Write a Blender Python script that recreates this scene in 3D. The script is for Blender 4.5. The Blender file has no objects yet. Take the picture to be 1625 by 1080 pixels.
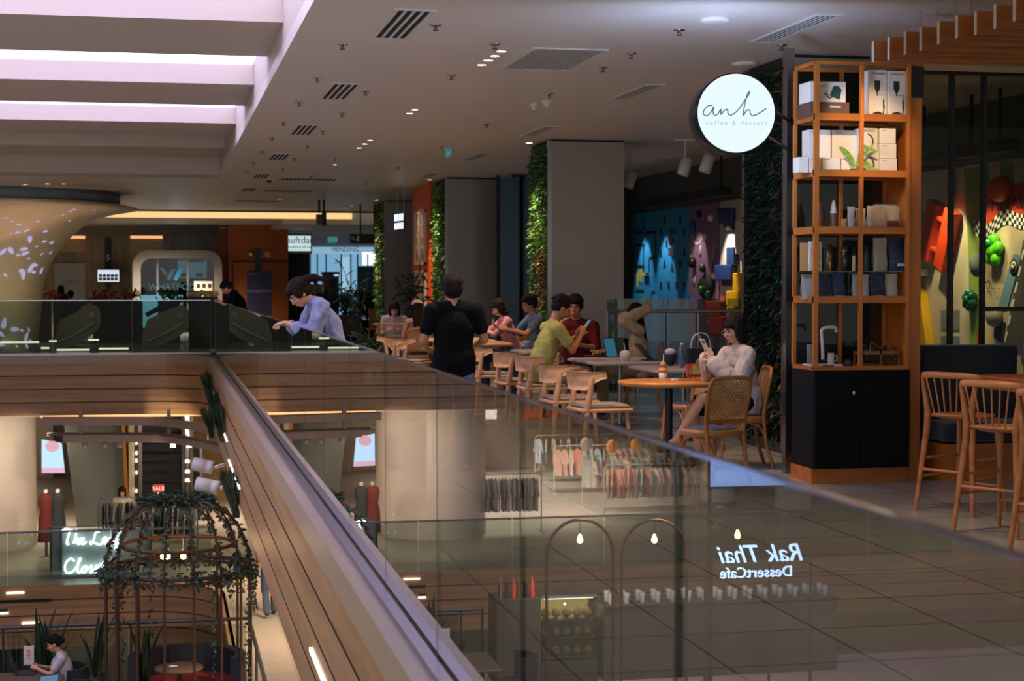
import bpy, math, random
from mathutils import Vector, Matrix, noise
random.seed(7)
PI=math.pi
scene=bpy.context.scene; COL=scene.collection
def V(*a): return Vector(a if len(a)>1 else a[0])
# ---------------------------------------------------------------- camera
FPX=2700.; HZ=1.62
TH=math.atan((812.5-257)/FPX); PH=math.atan((540-447)*math.cos(TH)/FPX)
CF=V(math.sin(TH)*math.cos(PH),math.cos(TH)*math.cos(PH),-math.sin(PH)); CR=V(math.cos(TH),-math.sin(TH),0); CU=CR.cross(CF)
cam=bpy.data.cameras.new('camera'); cam.sensor_width=36; cam.lens=FPX/1625*36; cam.clip_end=400; cam.clip_start=.05
cam.dof.use_dof=True; cam.dof.focus_distance=14.5; cam.dof.aperture_fstop=4.2
co=bpy.data.objects.new('camera',cam); COL.objects.link(co); scene.camera=co
co.matrix_world=Matrix.Translation((0,0,HZ)) @ Matrix((CR,CU,-CF)).transposed().to_4x4()
def ray(x,y): return CF+CR*((x-812.5)/FPX)+CU*((540-y)/FPX)
def atY(x,y,Y): r=ray(x,y); return V(0,0,HZ)+r*(Y/r.y)
def atX(x,y,X): r=ray(x,y); return V(0,0,HZ)+r*(X/r.x)
def atZ(x,y,Z): r=ray(x,y); return V(0,0,HZ)+r*((Z-HZ)/r.z)
# ---------------------------------------------------------------- materials
def lin(c):
    if isinstance(c,str):
        c=c.lstrip('#'); c=[int(c[i:i+2],16)/255 for i in (0,2,4)]
        c=[x/12.92 if x<=.04045 else ((x+.055)/1.055)**2.4 for x in c]
    return (*c[:3],1)
MC={}
def mat(name,color='#808080',rough=.5,metal=0,emit=None,es=0,alpha=None,noise_=None,bump=None,spec=None,trans=0,sheen=0):
    if name in MC: return MC[name]
    m=bpy.data.materials.new(name); m.use_nodes=True; nt=m.node_tree; b=nt.nodes['Principled BSDF']
    b.inputs['Base Color'].default_value=lin(color); b.inputs['Roughness'].default_value=rough; b.inputs['Metallic'].default_value=metal
    if spec is not None: b.inputs['Specular IOR Level'].default_value=spec
    if emit: b.inputs['Emission Color'].default_value=lin(emit); b.inputs['Emission Strength'].default_value=es
    if trans: b.inputs['Transmission Weight'].default_value=trans
    if sheen: b.inputs['Sheen Weight'].default_value=sheen
    if noise_:   # (scale tuple, color2, detail, lo, hi)
        sc,c2,det,lo,hi=noise_
        tc=nt.nodes.new('ShaderNodeTexCoord'); mp=nt.nodes.new('ShaderNodeMapping'); mp.inputs['Scale'].default_value=sc
        n=nt.nodes.new('ShaderNodeTexNoise'); n.inputs['Detail'].default_value=det; n.inputs['Scale'].default_value=1
        r=nt.nodes.new('ShaderNodeValToRGB'); r.color_ramp.elements[0].position=lo; r.color_ramp.elements[1].position=hi
        r.color_ramp.elements[0].color=lin(color); r.color_ramp.elements[1].color=lin(c2)
        nt.links.new(tc.outputs['Object'],mp.inputs[0]); nt.links.new(mp.outputs[0],n.inputs['Vector']); nt.links.new(n.outputs['Fac'],r.inputs[0]); nt.links.new(r.outputs[0],b.inputs['Base Color'])
        if bump:
            bp=nt.nodes.new('ShaderNodeBump'); bp.inputs['Strength'].default_value=bump; bp.inputs['Distance'].default_value=.01
            nt.links.new(n.outputs['Fac'],bp.inputs['Height']); nt.links.new(bp.outputs[0],b.inputs['Normal'])
    MC[name]=m; return m
def emis(name,color,s):
    if name in MC: return MC[name]
    m=bpy.data.materials.new(name); m.use_nodes=True; nt=m.node_tree; nt.nodes.clear()
    e=nt.nodes.new('ShaderNodeEmission'); e.inputs[0].default_value=lin(color); e.inputs[1].default_value=s
    o=nt.nodes.new('ShaderNodeOutputMaterial'); nt.links.new(e.outputs[0],o.inputs[0]); MC[name]=m; return m
def glassmat(name,tint='#e6efe9',ior=1.5,rough=0.0,boost=1.0):
    if name in MC: return MC[name]
    m=bpy.data.materials.new(name); m.use_nodes=True; nt=m.node_tree; nt.nodes.clear()
    t=nt.nodes.new('ShaderNodeBsdfTransparent'); t.inputs[0].default_value=lin(tint)
    g=nt.nodes.new('ShaderNodeBsdfGlossy'); g.inputs['Roughness'].default_value=rough; g.inputs[0].default_value=(.95,.95,.95,1)
    f=nt.nodes.new('ShaderNodeFresnel'); f.inputs[0].default_value=ior
    # the fresnel node flips the ior on back faces: feed both sides the same outside value through the geometry-free layer
    mu=nt.nodes.new('ShaderNodeMath'); mu.operation='MULTIPLY'; mu.use_clamp=True; mu.inputs[1].default_value=boost
    ge=nt.nodes.new('ShaderNodeNewGeometry'); iv=nt.nodes.new('ShaderNodeMath'); iv.operation='SUBTRACT'; iv.inputs[0].default_value=1
    nt.links.new(ge.outputs['Backfacing'],iv.inputs[1])
    mu2=nt.nodes.new('ShaderNodeMath'); mu2.operation='MULTIPLY'
    x=nt.nodes.new('ShaderNodeMixShader'); o=nt.nodes.new('ShaderNodeOutputMaterial')
    nt.links.new(f.outputs[0],mu.inputs[0]); nt.links.new(mu.outputs[0],mu2.inputs[0]); nt.links.new(iv.outputs[0],mu2.inputs[1])
    nt.links.new(mu2.outputs[0],x.inputs[0]); nt.links.new(t.outputs[0],x.inputs[1]); nt.links.new(g.outputs[0],x.inputs[2]); nt.links.new(x.outputs[0],o.inputs[0])
    MC[name]=m; return m
def woodmat(name,c1,c2,rough=.45,scale=(1.2,14,14)):
    return mat(name,c1,rough,noise_=(scale,c2,5,.35,.65))
def tilemat(name,c1,c2,grout,wx,wy,ox,oy,rough=.3,gap=.006):
    m=bpy.data.materials.new(name); m.use_nodes=True; nt=m.node_tree; b=nt.nodes['Principled BSDF']
    tc=nt.nodes.new('ShaderNodeNewGeometry'); mp=nt.nodes.new('ShaderNodeMapping'); mp.inputs['Location'].default_value=(-ox,-oy,0)
    br=nt.nodes.new('ShaderNodeTexBrick'); br.offset=0; br.inputs['Scale'].default_value=1; br.inputs['Mortar Size'].default_value=gap; br.inputs['Mortar Smooth'].default_value=.1
    br.inputs['Brick Width'].default_value=wx; br.inputs['Row Height'].default_value=wy
    br.inputs['Color1'].default_value=lin(c1); br.inputs['Color2'].default_value=lin(c2); br.inputs['Mortar'].default_value=lin(grout)
    nt.links.new(tc.outputs['Position'],mp.inputs[0]); nt.links.new(mp.outputs[0],br.inputs['Vector'])
    n=nt.nodes.new('ShaderNodeTexNoise'); n.inputs['Scale'].default_value=1.5; n.inputs['Detail'].default_value=8
    mx=nt.nodes.new('ShaderNodeMix'); mx.data_type='RGBA'; mx.blend_type='MULTIPLY'; mx.inputs[0].default_value=.35
    nt.links.new(mp.outputs[0],n.inputs['Vector']); nt.links.new(br.outputs['Color'],mx.inputs[6]); nt.links.new(n.outputs['Color'],mx.inputs[7]); 
    nt.links.new(mx.outputs[2],b.inputs['Base Color']); b.inputs['Roughness'].default_value=rough
    MC[name]=m; return m
# ---------------------------------------------------------------- mesh builder
def rotm(rx=0,ry=0,rz=0): return Matrix.Rotation(rz,3,'Z')@Matrix.Rotation(ry,3,'Y')@Matrix.Rotation(rx,3,'X')
class MB:
    def __init__(s): s.v=[]; s.f=[]; s.mi=[]; s.sm=[]; s.m=0; s.X=None
    def add(s,vs,fs,smooth=False):
        k=len(s.v)
        if s.X is not None: vs=[s.X@V(v) for v in vs]
        s.v+= [tuple(v) for v in vs]; s.f+=[tuple(i+k for i in f) for f in fs]; s.mi+=[s.m]*len(fs); s.sm+=[smooth]*len(fs); return s
    def box(s,x0,x1,y0,y1,z0,z1):
        if x0>x1:x0,x1=x1,x0
        if y0>y1:y0,y1=y1,y0
        if z0>z1:z0,z1=z1,z0
        return s.add([(x0,y0,z0),(x1,y0,z0),(x1,y1,z0),(x0,y1,z0),(x0,y0,z1),(x1,y0,z1),(x1,y1,z1),(x0,y1,z1)],
          [(0,3,2,1),(4,5,6,7),(0,1,5,4),(1,2,6,5),(2,3,7,6),(3,0,4,7)])
    def obox(s,c,size,R=None,bev=0):
        hx,hy,hz=[a/2 for a in size]; c=V(c)
        if bev:
            b=bev; vs=[]; 
            # chamfered box
            pts=[]
            for z,ins in ((-hz,b),(-hz+b,0),(hz-b,0),(hz,b)):
                for x,y in ((-hx+b,-hy),(hx-b,-hy),(hx,-hy+b),(hx,hy-b),(hx-b,hy),(-hx+b,hy),(-hx,hy-b),(-hx,-hy+b)):
                    k=1-ins/max(hx,hy); pts.append(V(x-math.copysign(ins,x) if ins else x, y-math.copysign(ins,y) if ins else y, z))
            fs=[tuple(range(7,-1,-1)),tuple(range(24,32))]
            for l in range(3):
                for i in range(8): fs.append((l*8+i,l*8+(i+1)%8,l*8+8+(i+1)%8,l*8+8+i))
            vs=pts
        else:
            vs=[V(x,y,z) for z in(-hz,hz) for x,y in((-hx,-hy),(hx,-hy),(hx,hy),(-hx,hy))]
            fs=[(0,3,2,1),(4,5,6,7),(0,1,5,4),(1,2,6,5),(2,3,7,6),(3,0,4,7)]
        return s.add([(R@v if R else v)+c for v in vs],fs)
    def prism(s,pts,d,smooth=False):
        """pts: planar 3d polygon, d: extrusion vector"""
        n=len(pts); d=V(d); vs=[V(p) for p in pts]+[V(p)+d for p in pts]
        return s.add(vs,[tuple(range(n-1,-1,-1)),tuple(range(n,2*n))]+[(i,(i+1)%n,n+(i+1)%n,n+i) for i in range(n)],smooth)
    def poly(s,pts): return s.add(pts,[tuple(range(len(pts)))])
    def tube(s,pts,r,seg=8,closed=False,caps=True,flat=None):
        """flat=(a,b): elliptical section radii multipliers"""
        pts=[V(p) for p in pts]; n=len(pts); rr=r if isinstance(r,(list,tuple)) else [r]*n
        vs=[];up=None
        for i,p in enumerate(pts):
            if closed: t=(pts[(i+1)%n]-pts[i-1])
            else: t=pts[min(i+1,n-1)]-pts[max(i-1,0)]
            if t.length<1e-9: t=V(0,0,1)
            t.normalize()
            if up is None:
                up=V(0,0,1) if abs(t.z)<.9 else V(0,1,0)
            a=up.cross(t); 
            if a.length<1e-6: a=V(1,0,0).cross(t)
            a.normalize(); b=t.cross(a); up=b
            fa,fb=flat or (1,1)
            for k in range(seg):
                w=2*PI*k/seg; vs.append(p+a*(math.cos(w)*rr[i]*fa)+b*(math.sin(w)*rr[i]*fb))
        fs=[]
        for i in range(n if closed else n-1):
            j=(i+1)%n
            for k in range(seg): fs.append((i*seg+k,i*seg+(k+1)%seg,j*seg+(k+1)%seg,j*seg+k))
        s.add(vs,fs,True)
        if caps and not closed:
            s.add(vs[:seg],[tuple(range(seg-1,-1,-1))]); s.add(vs[-seg:],[tuple(range(seg))])
        return s
    def cyl(s,a,b,r,r2=None,seg=16): return s.tube([a,b],[r,r if r2 is None else r2],seg)
    def lathe(s,prof,c=(0,0,0),seg=24,R=None,smooth=True,sx=1,sy=1):
        c=V(c); vs=[]
        for r,z in prof:
            for k in range(seg):
                w=2*PI*k/seg; v=V(r*math.cos(w)*sx,r*math.sin(w)*sy,z); vs.append((R@v if R else v)+c)
        n=len(prof); fs=[(i*seg+k,i*seg+(k+1)%seg,(i+1)*seg+(k+1)%seg,(i+1)*seg+k) for i in range(n-1) for k in range(seg)]
        s.add(vs,fs,smooth)
        if prof[0][0]>1e-5: s.add(vs[:seg],[tuple(range(seg-1,-1,-1))])
        if prof[-1][0]>1e-5: s.add(vs[-seg:],[tuple(range(seg))])
        return s
    def ell(s,c,r,R=None,seg=16,rings=10):
        if isinstance(r,(int,float)): r=(r,r,r)
        c=V(c); vs=[]
        for i in range(rings+1):
            a=PI*i/rings
            for k in range(seg):
                w=2*PI*k/seg; v=V(max(math.sin(a),1e-3)*math.cos(w)*r[0],max(math.sin(a),1e-3)*math.sin(w)*r[1],-math.cos(a)*r[2]); vs.append((R@v if R else v)+c)
        fs=[(i*seg+k,i*seg+(k+1)%seg,(i+1)*seg+(k+1)%seg,(i+1)*seg+k) for i in range(rings) for k in range(seg)]
        s.add(vs,fs,True); s.add(vs[:seg],[tuple(range(seg-1,-1,-1))],True); return s.add(vs[-seg:],[tuple(range(seg))],True)
    def sheet(s,grid,thick=0,smooth=True):
        """grid[i][j] points; doubled with thickness along normals"""
        n=len(grid);m=len(grid[0]); P=[V(p) for row in grid for p in row]
        fs=[(i*m+j,i*m+j+1,(i+1)*m+j+1,(i+1)*m+j) for i in range(n-1) for j in range(m-1)]
        if not thick: return s.add(P,fs,smooth)
        N=[]
        for i in range(n):
            for j in range(m):
                a=V(grid[min(i+1,n-1)][j])-V(grid[max(i-1,0)][j]); b=V(grid[i][min(j+1,m-1)])-V(grid[i][max(j-1,0)])
                c=b.cross(a); c=c.normalized() if c.length>1e-9 else V(0,0,1); N.append(c)
        Q=[p+c*thick for p,c in zip(P,N)]; k=n*m
        rim=[j for j in range(m)]+[i*m+m-1 for i in range(1,n)]+[(n-1)*m+j for j in range(m-2,-1,-1)]+[i*m for i in range(n-2,0,-1)]
        fs2=[tuple(reversed([x for x in f])) for f in fs]
        allf=[tuple(x+k for x in f) for f in fs2]+fs+[(rim[a],rim[(a+1)%len(rim)],rim[(a+1)%len(rim)]+k,rim[a]+k) for a in range(len(rim))]
        return s.add(P+Q,allf,smooth)
    def leaf(s,p,d,l,w,curl=.2,n=None,blade=False):
        p=V(p); d=V(d).normalized(); n=V(n) if n is not None else V(random.uniform(-1,1),random.uniform(-1,1),random.uniform(.2,1))
        a=d.cross(n); 
        if a.length<1e-4: a=V(1,0,0)
        a.normalize(); n=a.cross(d)
        q=[p,p+d*l*.35+a*w*.5+n*l*curl*.3,p+d*l*.35-a*w*.5+n*l*curl*.3,p+d*l*.75+a*w*.35+n*l*curl*.2,p+d*l*.75-a*w*.35+n*l*curl*.2,p+d*l-n*l*curl*.3,p+d*l*.4+n*l*curl*.1]
        return s.add(q,[(0,1,6),(0,6,2),(1,3,6),(6,4,2),(3,5,6),(6,5,4)],True)
    def build(s,name,m,parent=None,bev=0,autosm=None,weld=False):
        vs=s.v
        if not vs: return None
        if parent is None:
            xs=[v[0] for v in vs];ys=[v[1] for v in vs];zs=[v[2] for v in vs]; o=V((min(xs)+max(xs))/2,(min(ys)+max(ys))/2,min(zs))
        else:
            o=V(0,0,0);q=parent
            while q: o+=q.location; q=q.parent
        me=bpy.data.meshes.new(name); me.from_pydata([tuple(V(v)-o) for v in vs],[],s.f)
        ms=m if isinstance(m,(list,tuple)) else [m]
        for x in ms: me.materials.append(x)
        me.polygons.foreach_set('material_index',s.mi); me.polygons.foreach_set('use_smooth',s.sm); me.update()
        ob=bpy.data.objects.new(name,me); COL.objects.link(ob)
        if parent is None: ob.location=o
        else: ob.parent=parent
        if bev:
            b=ob.modifiers.new('bevel','BEVEL'); b.width=bev; b.segments=2; b.limit_method='ANGLE'; b.angle_limit=.7; b.use_clamp_overlap=True
        return ob
def tag(o,label=None,cat=None,group=None,kind=None):
    if label:o['label']=label
    if cat:o['category']=cat
    if group:o['group']=group
    if kind:o['kind']=kind
    return o
def thing(name,label,cat,loc=(0,0,0),group=None):
    o=bpy.data.objects.new(name,None); COL.objects.link(o); o.location=loc; o.empty_display_size=.1
    return tag(o,label,cat,group)
def st(o): o['kind']='structure'; return o
KIDS={}
def copy_tree(o,parent=None):
    c=o.copy(); COL.objects.link(c)
    if parent: c.parent=parent
    for ch in [k for k in bpy.data.objects if k.parent==o]: copy_tree(ch,c)
    return c
def put(o,loc,rz=0,label=None,group=None,sc=None):
    o.location=loc; o.rotation_euler=(0,0,rz)
    if label:o['label']=label
    if group:o['group']=group
    if sc:o.scale=(sc,sc,sc) if not isinstance(sc,tuple) else sc
    return o
class Proto:
    """first use moves the prototype itself, later uses copy it with its parts"""
    def __init__(s,o): s.o=o; s.used=False
    def put(s,loc,rz=0,label=None,group=None,sc=None):
        o=copy_tree(s.o) if s.used else s.o; s.used=True
        return put(o,loc,rz,label,group,sc)
def text(name,body,size,m,mtx,parent=None,ext=.004,align='CENTER',space=1,shear=0,sx=1):
    c=bpy.data.curves.new(name,'FONT'); c.body=body; c.size=size; c.extrude=ext; c.align_x=align; c.align_y='CENTER'; c.space_character=space; c.shear=shear; c.resolution_u=3
    t=bpy.data.objects.new(name+'_tmp',c); COL.objects.link(t); bpy.context.view_layer.update()
    me=bpy.data.meshes.new_from_object(t.evaluated_get(bpy.context.evaluated_depsgraph_get())); bpy.data.objects.remove(t); bpy.data.curves.remove(c)
    if sx!=1: me.transform(Matrix.Diagonal((sx,1,1,1)))
    o=V(0,0,0);q=parent
    while q: o+=q.location; q=q.parent
    if parent is None: o=mtx.translation.copy()
    me.transform(Matrix.Translation(-o)@mtx); me.materials.clear(); me.materials.append(m)
    ob=bpy.data.objects.new(name,me); COL.objects.link(ob)
    if parent: ob.parent=parent
    else: ob.location=o
    return ob
def facing(loc,rz=0,flip=False,tilt=0):
    """matrix for writing that stands upright and reads for someone looking along +Y (rz turns it)"""
    return Matrix.Translation(loc)@Matrix.Rotation(rz,4,'Z')@Matrix.Rotation(PI/2+tilt,4,'X')
def spline(pts,n=6,closed=False):
    pts=[V(p) for p in pts]; out=[]; N=len(pts)
    for i in range(N if closed else N-1):
        p0=pts[i-1] if (i>0 or closed) else pts[0]; p1=pts[i]; p2=pts[(i+1)%N]; p3=pts[(i+2)%N] if (closed or i+2<N) else pts[-1]
        for k in range(n):
            t=k/n; out.append(.5*((2*p1)+(p2-p0)*t+(2*p0-5*p1+4*p2-p3)*t*t+(3*p1-p0-3*p2+p3)*t**3))
    if not closed: out.append(pts[-1])
    return out
ORD=['first','second','third','fourth','fifth','sixth','seventh','eighth','ninth','tenth','eleventh','twelfth','thirteenth','fourteenth','fifteenth','sixteenth','seventeenth','eighteenth','nineteenth','twentieth','twenty-first','twenty-second','twenty-third','twenty-fourth','twenty-fifth','twenty-sixth','twenty-seventh','twenty-eighth','twenty-ninth','thirtieth']+['%d-th'%i for i in range(31,90)]
def spot(loc,target,power,color='#ffd2a0',size=60,blend=.6,rad=.05):
    l=bpy.data.lights.new('spot_lamp','SPOT'); l.energy=power; l.color=lin(color)[:3]; l.spot_size=math.radians(size); l.spot_blend=blend; l.shadow_soft_size=rad
    o=bpy.data.objects.new('spot_lamp',l); COL.objects.link(o); o.location=loc
    o.rotation_euler=(V(target)-V(loc)).to_track_quat('-Z','Y').to_euler(); return o
def area(loc,target,power,color,sx,sy):
    l=bpy.data.lights.new('area_lamp','AREA'); l.shape='RECTANGLE'; l.size=sx; l.size_y=sy; l.energy=power; l.color=lin(color)[:3]
    o=bpy.data.objects.new('area_lamp',l); COL.objects.link(o); o.location=loc
    o.rotation_euler=(V(target)-V(loc)).to_track_quat('-Z','Y').to_euler(); return o
def point(loc,power,color,rad=.1):
    l=bpy.data.lights.new('point_lamp','POINT'); l.energy=power; l.color=lin(color)[:3]; l.shadow_soft_size=rad
    o=bpy.data.objects.new('point_lamp',l); COL.objects.link(o); o.location=loc; return o
# common materials
white=mat('white_paint','#d9d6d2',.6); plaster=mat('plaster','#c9c4bd',.55); black=mat('black_metal','#0d0e10',.45); steel=mat('steel','#9a9a9c',.28,1)
chrome=mat('chrome','#c8c8cc',.15,1); darkgrey=mat('dark_grey','#26282a',.6)
# ================================================================ the setting
ZC=3.77; ZL=-4.7; GX=1.14; YF=39.4; YL=36.6
def slab(name,pieces,m):
    b=MB()
    for p in pieces: b.box(*p)
    return st(b.build(name,m))
floor_m=tilemat('grey_floor_tile','#a3a29f','#9a9a98','#42413f',.665,.68,2.33,.0,.22)
floor_l=tilemat('beige_floor_tile','#b3aa9e','#ada498','#6b6154',.8,.8,1.3,.3,.3)
slab('floor',[(GX+.06,15,-4,YF+1,-.5,0),(-22,15,YF+.12,96,-.5,-.001)],floor_m)
fl=slab('floor',[(-22,15,6,27.0,ZL-.5,ZL),(1.16,15,27.0,YL+.1,ZL-.5,ZL),(-22,15,YL+.1,70,ZL-.5,ZL)],floor_l)
slab('floor',[(-22,15,6,70,-10,-9.6)],mat('dim_floor','#8a8074',.5))
ceil_m=mat('ceiling_paint','#e4dcd2',.4)
slab('ceiling',[(1.15,15,-1,35.6,ZC,ZC+.3),(-22,15,35.6,51,ZC,ZC+.3)],ceil_m)
soff=mat('taupe_soffit','#8f8378',.6)
slab('ceiling',[(-22,3.6,52,62.2,3.55,3.95),(3.6,15,52,96,3.4,3.95)],soff)
st(MB().box(-22,15,51.0,51.2,3.72,3.95).build('trim',soff))
# ceiling beams over the void with a glowing panel between them
lav=mat('coffer_paint','#cbc0b4',.6)
beams=[(16.4,18.9),(21.6,24.2),(26.9,29.3),(31.8,34.2)]
b=MB()
for y0,y1 in beams: b.box(-22,1.148,y0,y1,4.1,4.34)
b.box(-22,1.15,34.4,35.6,3.77,4.6); b.box(1.15,1.3,-1,36,3.9,4.6)
st(b.build('ceiling',lav))
b=MB(); b.box(-22,1.15,34.2,34.42,4.2,4.34); st(b.build('trim_beam_end',lav))
pan=emis('lavender_light_panel','#dfd3ff',3.2)
for i,(y0,y1) in enumerate([(12.0,16.4),(18.9,21.6),(24.2,26.9)]):
    b=MB().box(-21.7,1.13,y0,y1,4.345,4.36)
    tag(b.build('ceiling_light',pan),['long glowing white ceiling panel in the nearest coffer, at the top left corner','broad glowing white ceiling panel between the first two coffer beams','thin glowing white ceiling panel behind the second coffer beam'][i],'light panel','glowing panels in the ceiling coffers')
st(MB().box(-22,1.15,29.3,31.8,4.345,4.36).build('ceiling',lav))
st(MB().box(-22,1.15,-1,12.0,4.34,4.4).build('ceiling',lav))
# cove over the far gallery: its lit face is made to glow itself
cove=emis('warm_cove_glow','#ffc98a',1.15)
tag(MB().box(-22,5.7,51.9,52.0,3.57,3.775).build('glowing_cove_face',cove),'long warm glowing cove face across the far gallery ceiling','light strip')
# ---- fascia sweeps
def sweep(path,prof,name,m,parent=None,mi=None):
    """path: list of (x,y); prof: list of (offset to the left of travel, z)"""
    b=MB(); n=len(path); rows=[]
    for i,(x,y) in enumerate(path):
        a=V(*path[max(i-1,0)]); c=V(*path[min(i+1,n-1)]); p=V(x,y)
        t=(c-a).normalized(); nn=V(-t.y,t.x)
        if 0<i<n-1:
            t1=(p-a).normalized(); k=1/max(.3,nn.dot(V(-t1.y,t1.x)))
        else:k=1
        rows.append([(x+nn.x*o*k,y+nn.y*o*k,z) for o,z in prof])
    m_=len(prof)
    vs=[v for r in rows for v in r]
    for j in range(m_-1):
        if mi: b.m=mi[j]
        b.add(vs,[(i*m_+j,(i+1)*m_+j,(i+1)*m_+j+1,i*m_+j+1) for i in range(n-1)])
    return b.build(name,m,parent)
def sweeps(path,prof,name,m,mi=None):
    b=MB(); n=len(path); rows=[]
    for i,(x,y) in enumerate(path):
        a=V(*path[max(i-1,0)]); c=V(*path[min(i+1,n-1)])
        t=(c-a).normalized(); nn=V(-t.y,t.x); rows.append([(x+nn.x*o,y+nn.y*o,z) for o,z in prof])
    k=len(prof); vs=[v for r in rows for v in r]; fs=[];mm=[]
    for j in range(k-1):
        for i in range(n-1): fs.append((i*k+j,(i+1)*k+j,(i+1)*k+j+1,i*k+j+1)); mm.append(mi[j] if mi else 0)
    b.v=[tuple(v) for v in vs]; b.f=fs; b.mi=mm; b.sm=[False]*len(fs)
    return b.build(name,m)
def fpath(xe,yf,r,y0,x1,seg=10):
    p=[(xe,y0),(xe,yf-r)]
    for i in range(1,seg): a=PI/2*i/seg; p.append((xe-r+r*math.cos(a),yf-r+r*math.sin(a)))
    p+=[(xe-r,yf),(x1,yf)]
    return p
woodc=woodmat('wood_cladding','#b88f63','#9b754c',.4,(.5,.5,9))
groove=mat('dark_groove','#241d18',.7); stone=mat('tan_capping','#a8957f',.35)
def prof(z0,bands,zb,g=.022):
    P=[(-.12,z0),(0,z0)]; mi=[0]
    for z in bands:
        P+= [(0,z+.012),(-g,z+.012),(-g,z-.012),(0,z-.012)]; mi+=[0,1,1,1]
    P+=[(0,zb),(-.5,zb)]; mi+=[0,0]
    return P,mi
FX=1.0
P_,mi=prof(-.19,[-.46,-.76,-1.06],-1.35)
st(sweeps([(x,y) for x,y in fpath(FX,YF,1.3,-2,-22)],P_,'wall_balcony_fascia',[woodc,groove],mi))
# stone capping band above the planks
st(sweeps(fpath(FX-.015,YF-.01,1.3,-2,-22),[(-.14,-.19),(0,-.19),(0,.0),(-.10,.012),(-.20,.012)],'trim_capping',stone))
# channel that holds the glass
b=MB(); b.box(GX-.075,GX-.02,-2,YF-.0,-.05,.045); b.box(GX+.02,GX+.08,-2,YF-.0,-.05,.03); b.box(-22,GX+.02,YF+.0,YF+.04,-.05,.045);b.box(-22,GX+.02,YF+.07,YF+.12,-.05,.03)
st(b.build('trim_glass_channel',mat('channel_metal','#8b8894',.25,.9)))
# lower fascia
P_,mi=prof(0,[-.3,-.62,-.95],-1.3)
P_=[(o,z+ZL) for o,z in P_]
st(sweeps(fpath(1.1,YL,1.6,27.0,-22),P_,'wall_lower_fascia',[woodc,groove],mi))
st(MB().box(-22,1.1,27.0,27.1,ZL-1.3,ZL).build('wall_platform_edge',woodc))
# undersides and cove of the upper far slab
st(MB().box(-22,15,YF+1.7,58,-1.5,-1.3).build('ceiling',plaster))
st(MB().box(1.25,15,-2,YF+.6,-1.5,-1.3).build('ceiling',plaster))
# outer walls
wallm=mat('dark_wall','#4a4742',.7)
st(MB().box(-22,-21.8,6,96,-10,5).build('wall_left',mat('brown_wall','#7a6a58',.6)))
st(MB().box(14.8,15,-4,96,-10,5).build('wall_right',wallm))
st(MB().box(-22,15,96,96.2,-.5,5).build('wall_back',mat('pale_blue_wall','#8fb5cf',.6)))
st(MB().box(-22,15,58,58.2,ZL-.2,-.5).build('wall_lower_back',mat('grey_green_wall','#7b8078',.6)))
st(MB().box(-22,15,44,44.2,-9.7,ZL-.3).build('wall_basement_back',plaster))
# ================================================================ glass balustrades
gl=glassmat('balustrade_glass','#dfe2df',1.5,.0,1.75); gedge=mat('glass_edge','#1c2a26',.3); getop=mat('glass_top_edge','#b6b4cc',.12,.8)
js=[-.9]; 
for k in range(24): js.append(2.02+1.69*k-.05)
js=[-1.35+1.69*k+.26 for k in range(26)]
js=[3.67+1.7*(k-3) for k in range(25)]
js=[y for y in js if y<YF-.3]+[YF+.05]
for i in range(len(js)-1):
    y0,y1=js[i]+.004,js[i+1]-.004
    if y1-y0<.4: continue
    t=thing('balustrade_pane','%s pane of the clear glass balustrade beside the walkway, counted from the camera'%ORD[i],'glass panel',(GX,(y0+y1)/2,.045),'glass panes along the walkway edge')
    MB().box(GX-.008,GX+.008,y0+.007,y1-.007,.0,1.245).build('glass',gl,t)
    MB().box(GX-.008,GX+.008,y0,y0+.006,.0,1.245).build('edge',gedge,t); MB().box(GX-.008,GX+.008,y1-.006,y1,.0,1.245).build('edge',gedge,t)
    MB().box(GX-.009,GX+.009,y0,y1,1.245,1.252).build('top_edge',getop,t)
gl2=glassmat('gallery_glass','#d8e2da',1.5,0,.15)
xs=[GX-.05-1.75*k for k in range(13)]
for i in range(12):
    x1,x0=xs[i]-.004,xs[i+1]+.004
    t=thing('balustrade_pane','%s pane of the glass balustrade across the far gallery, counted from its right corner'%ORD[i],'glass panel',((x0+x1)/2,YF+.055,.045),'glass panes along the far gallery')
    MB().box(x0+.01,x1-.01,YF+.048,YF+.062,.0,1.22).build('glass',gl2,t)
    MB().box(x0,x0+.01,YF+.048,YF+.062,.0,1.22).build('edge',gedge,t); MB().box(x1-.01,x1,YF+.048,YF+.062,.0,1.22).build('edge',gedge,t)
    MB().box(x0,x1,YF+.047,YF+.063,1.22,1.235).build('top_edge',getop,t)
# ================================================================ columns clad in steel with planted sides
def steelmat():
    m=bpy.data.materials.new('brushed_steel'); m.use_nodes=True; nt=m.node_tree; b=nt.nodes['Principled BSDF']
    b.inputs['Base Color'].default_value=lin('#9d9793'); b.inputs['Metallic'].default_value=.6
    tc=nt.nodes.new('ShaderNodeTexCoord'); mp=nt.nodes.new('ShaderNodeMapping'); mp.inputs['Scale'].default_value=(400,400,.6)
    n=nt.nodes.new('ShaderNodeTexNoise'); n.inputs['Scale'].default_value=1; r=nt.nodes.new('ShaderNodeMapRange'); r.inputs[3].default_value=.34; r.inputs[4].default_value=.5
    nt.links.new(tc.outputs['Object'],mp.inputs[0]); nt.links.new(mp.outputs[0],n.inputs['Vector']); nt.links.new(n.outputs['Fac'],r.inputs[0]); nt.links.new(r.outputs[0],b.inputs['Roughness'])
    return m
bsteel=steelmat(); backing=mat('planting_backing','#1a231a',.9)
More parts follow.
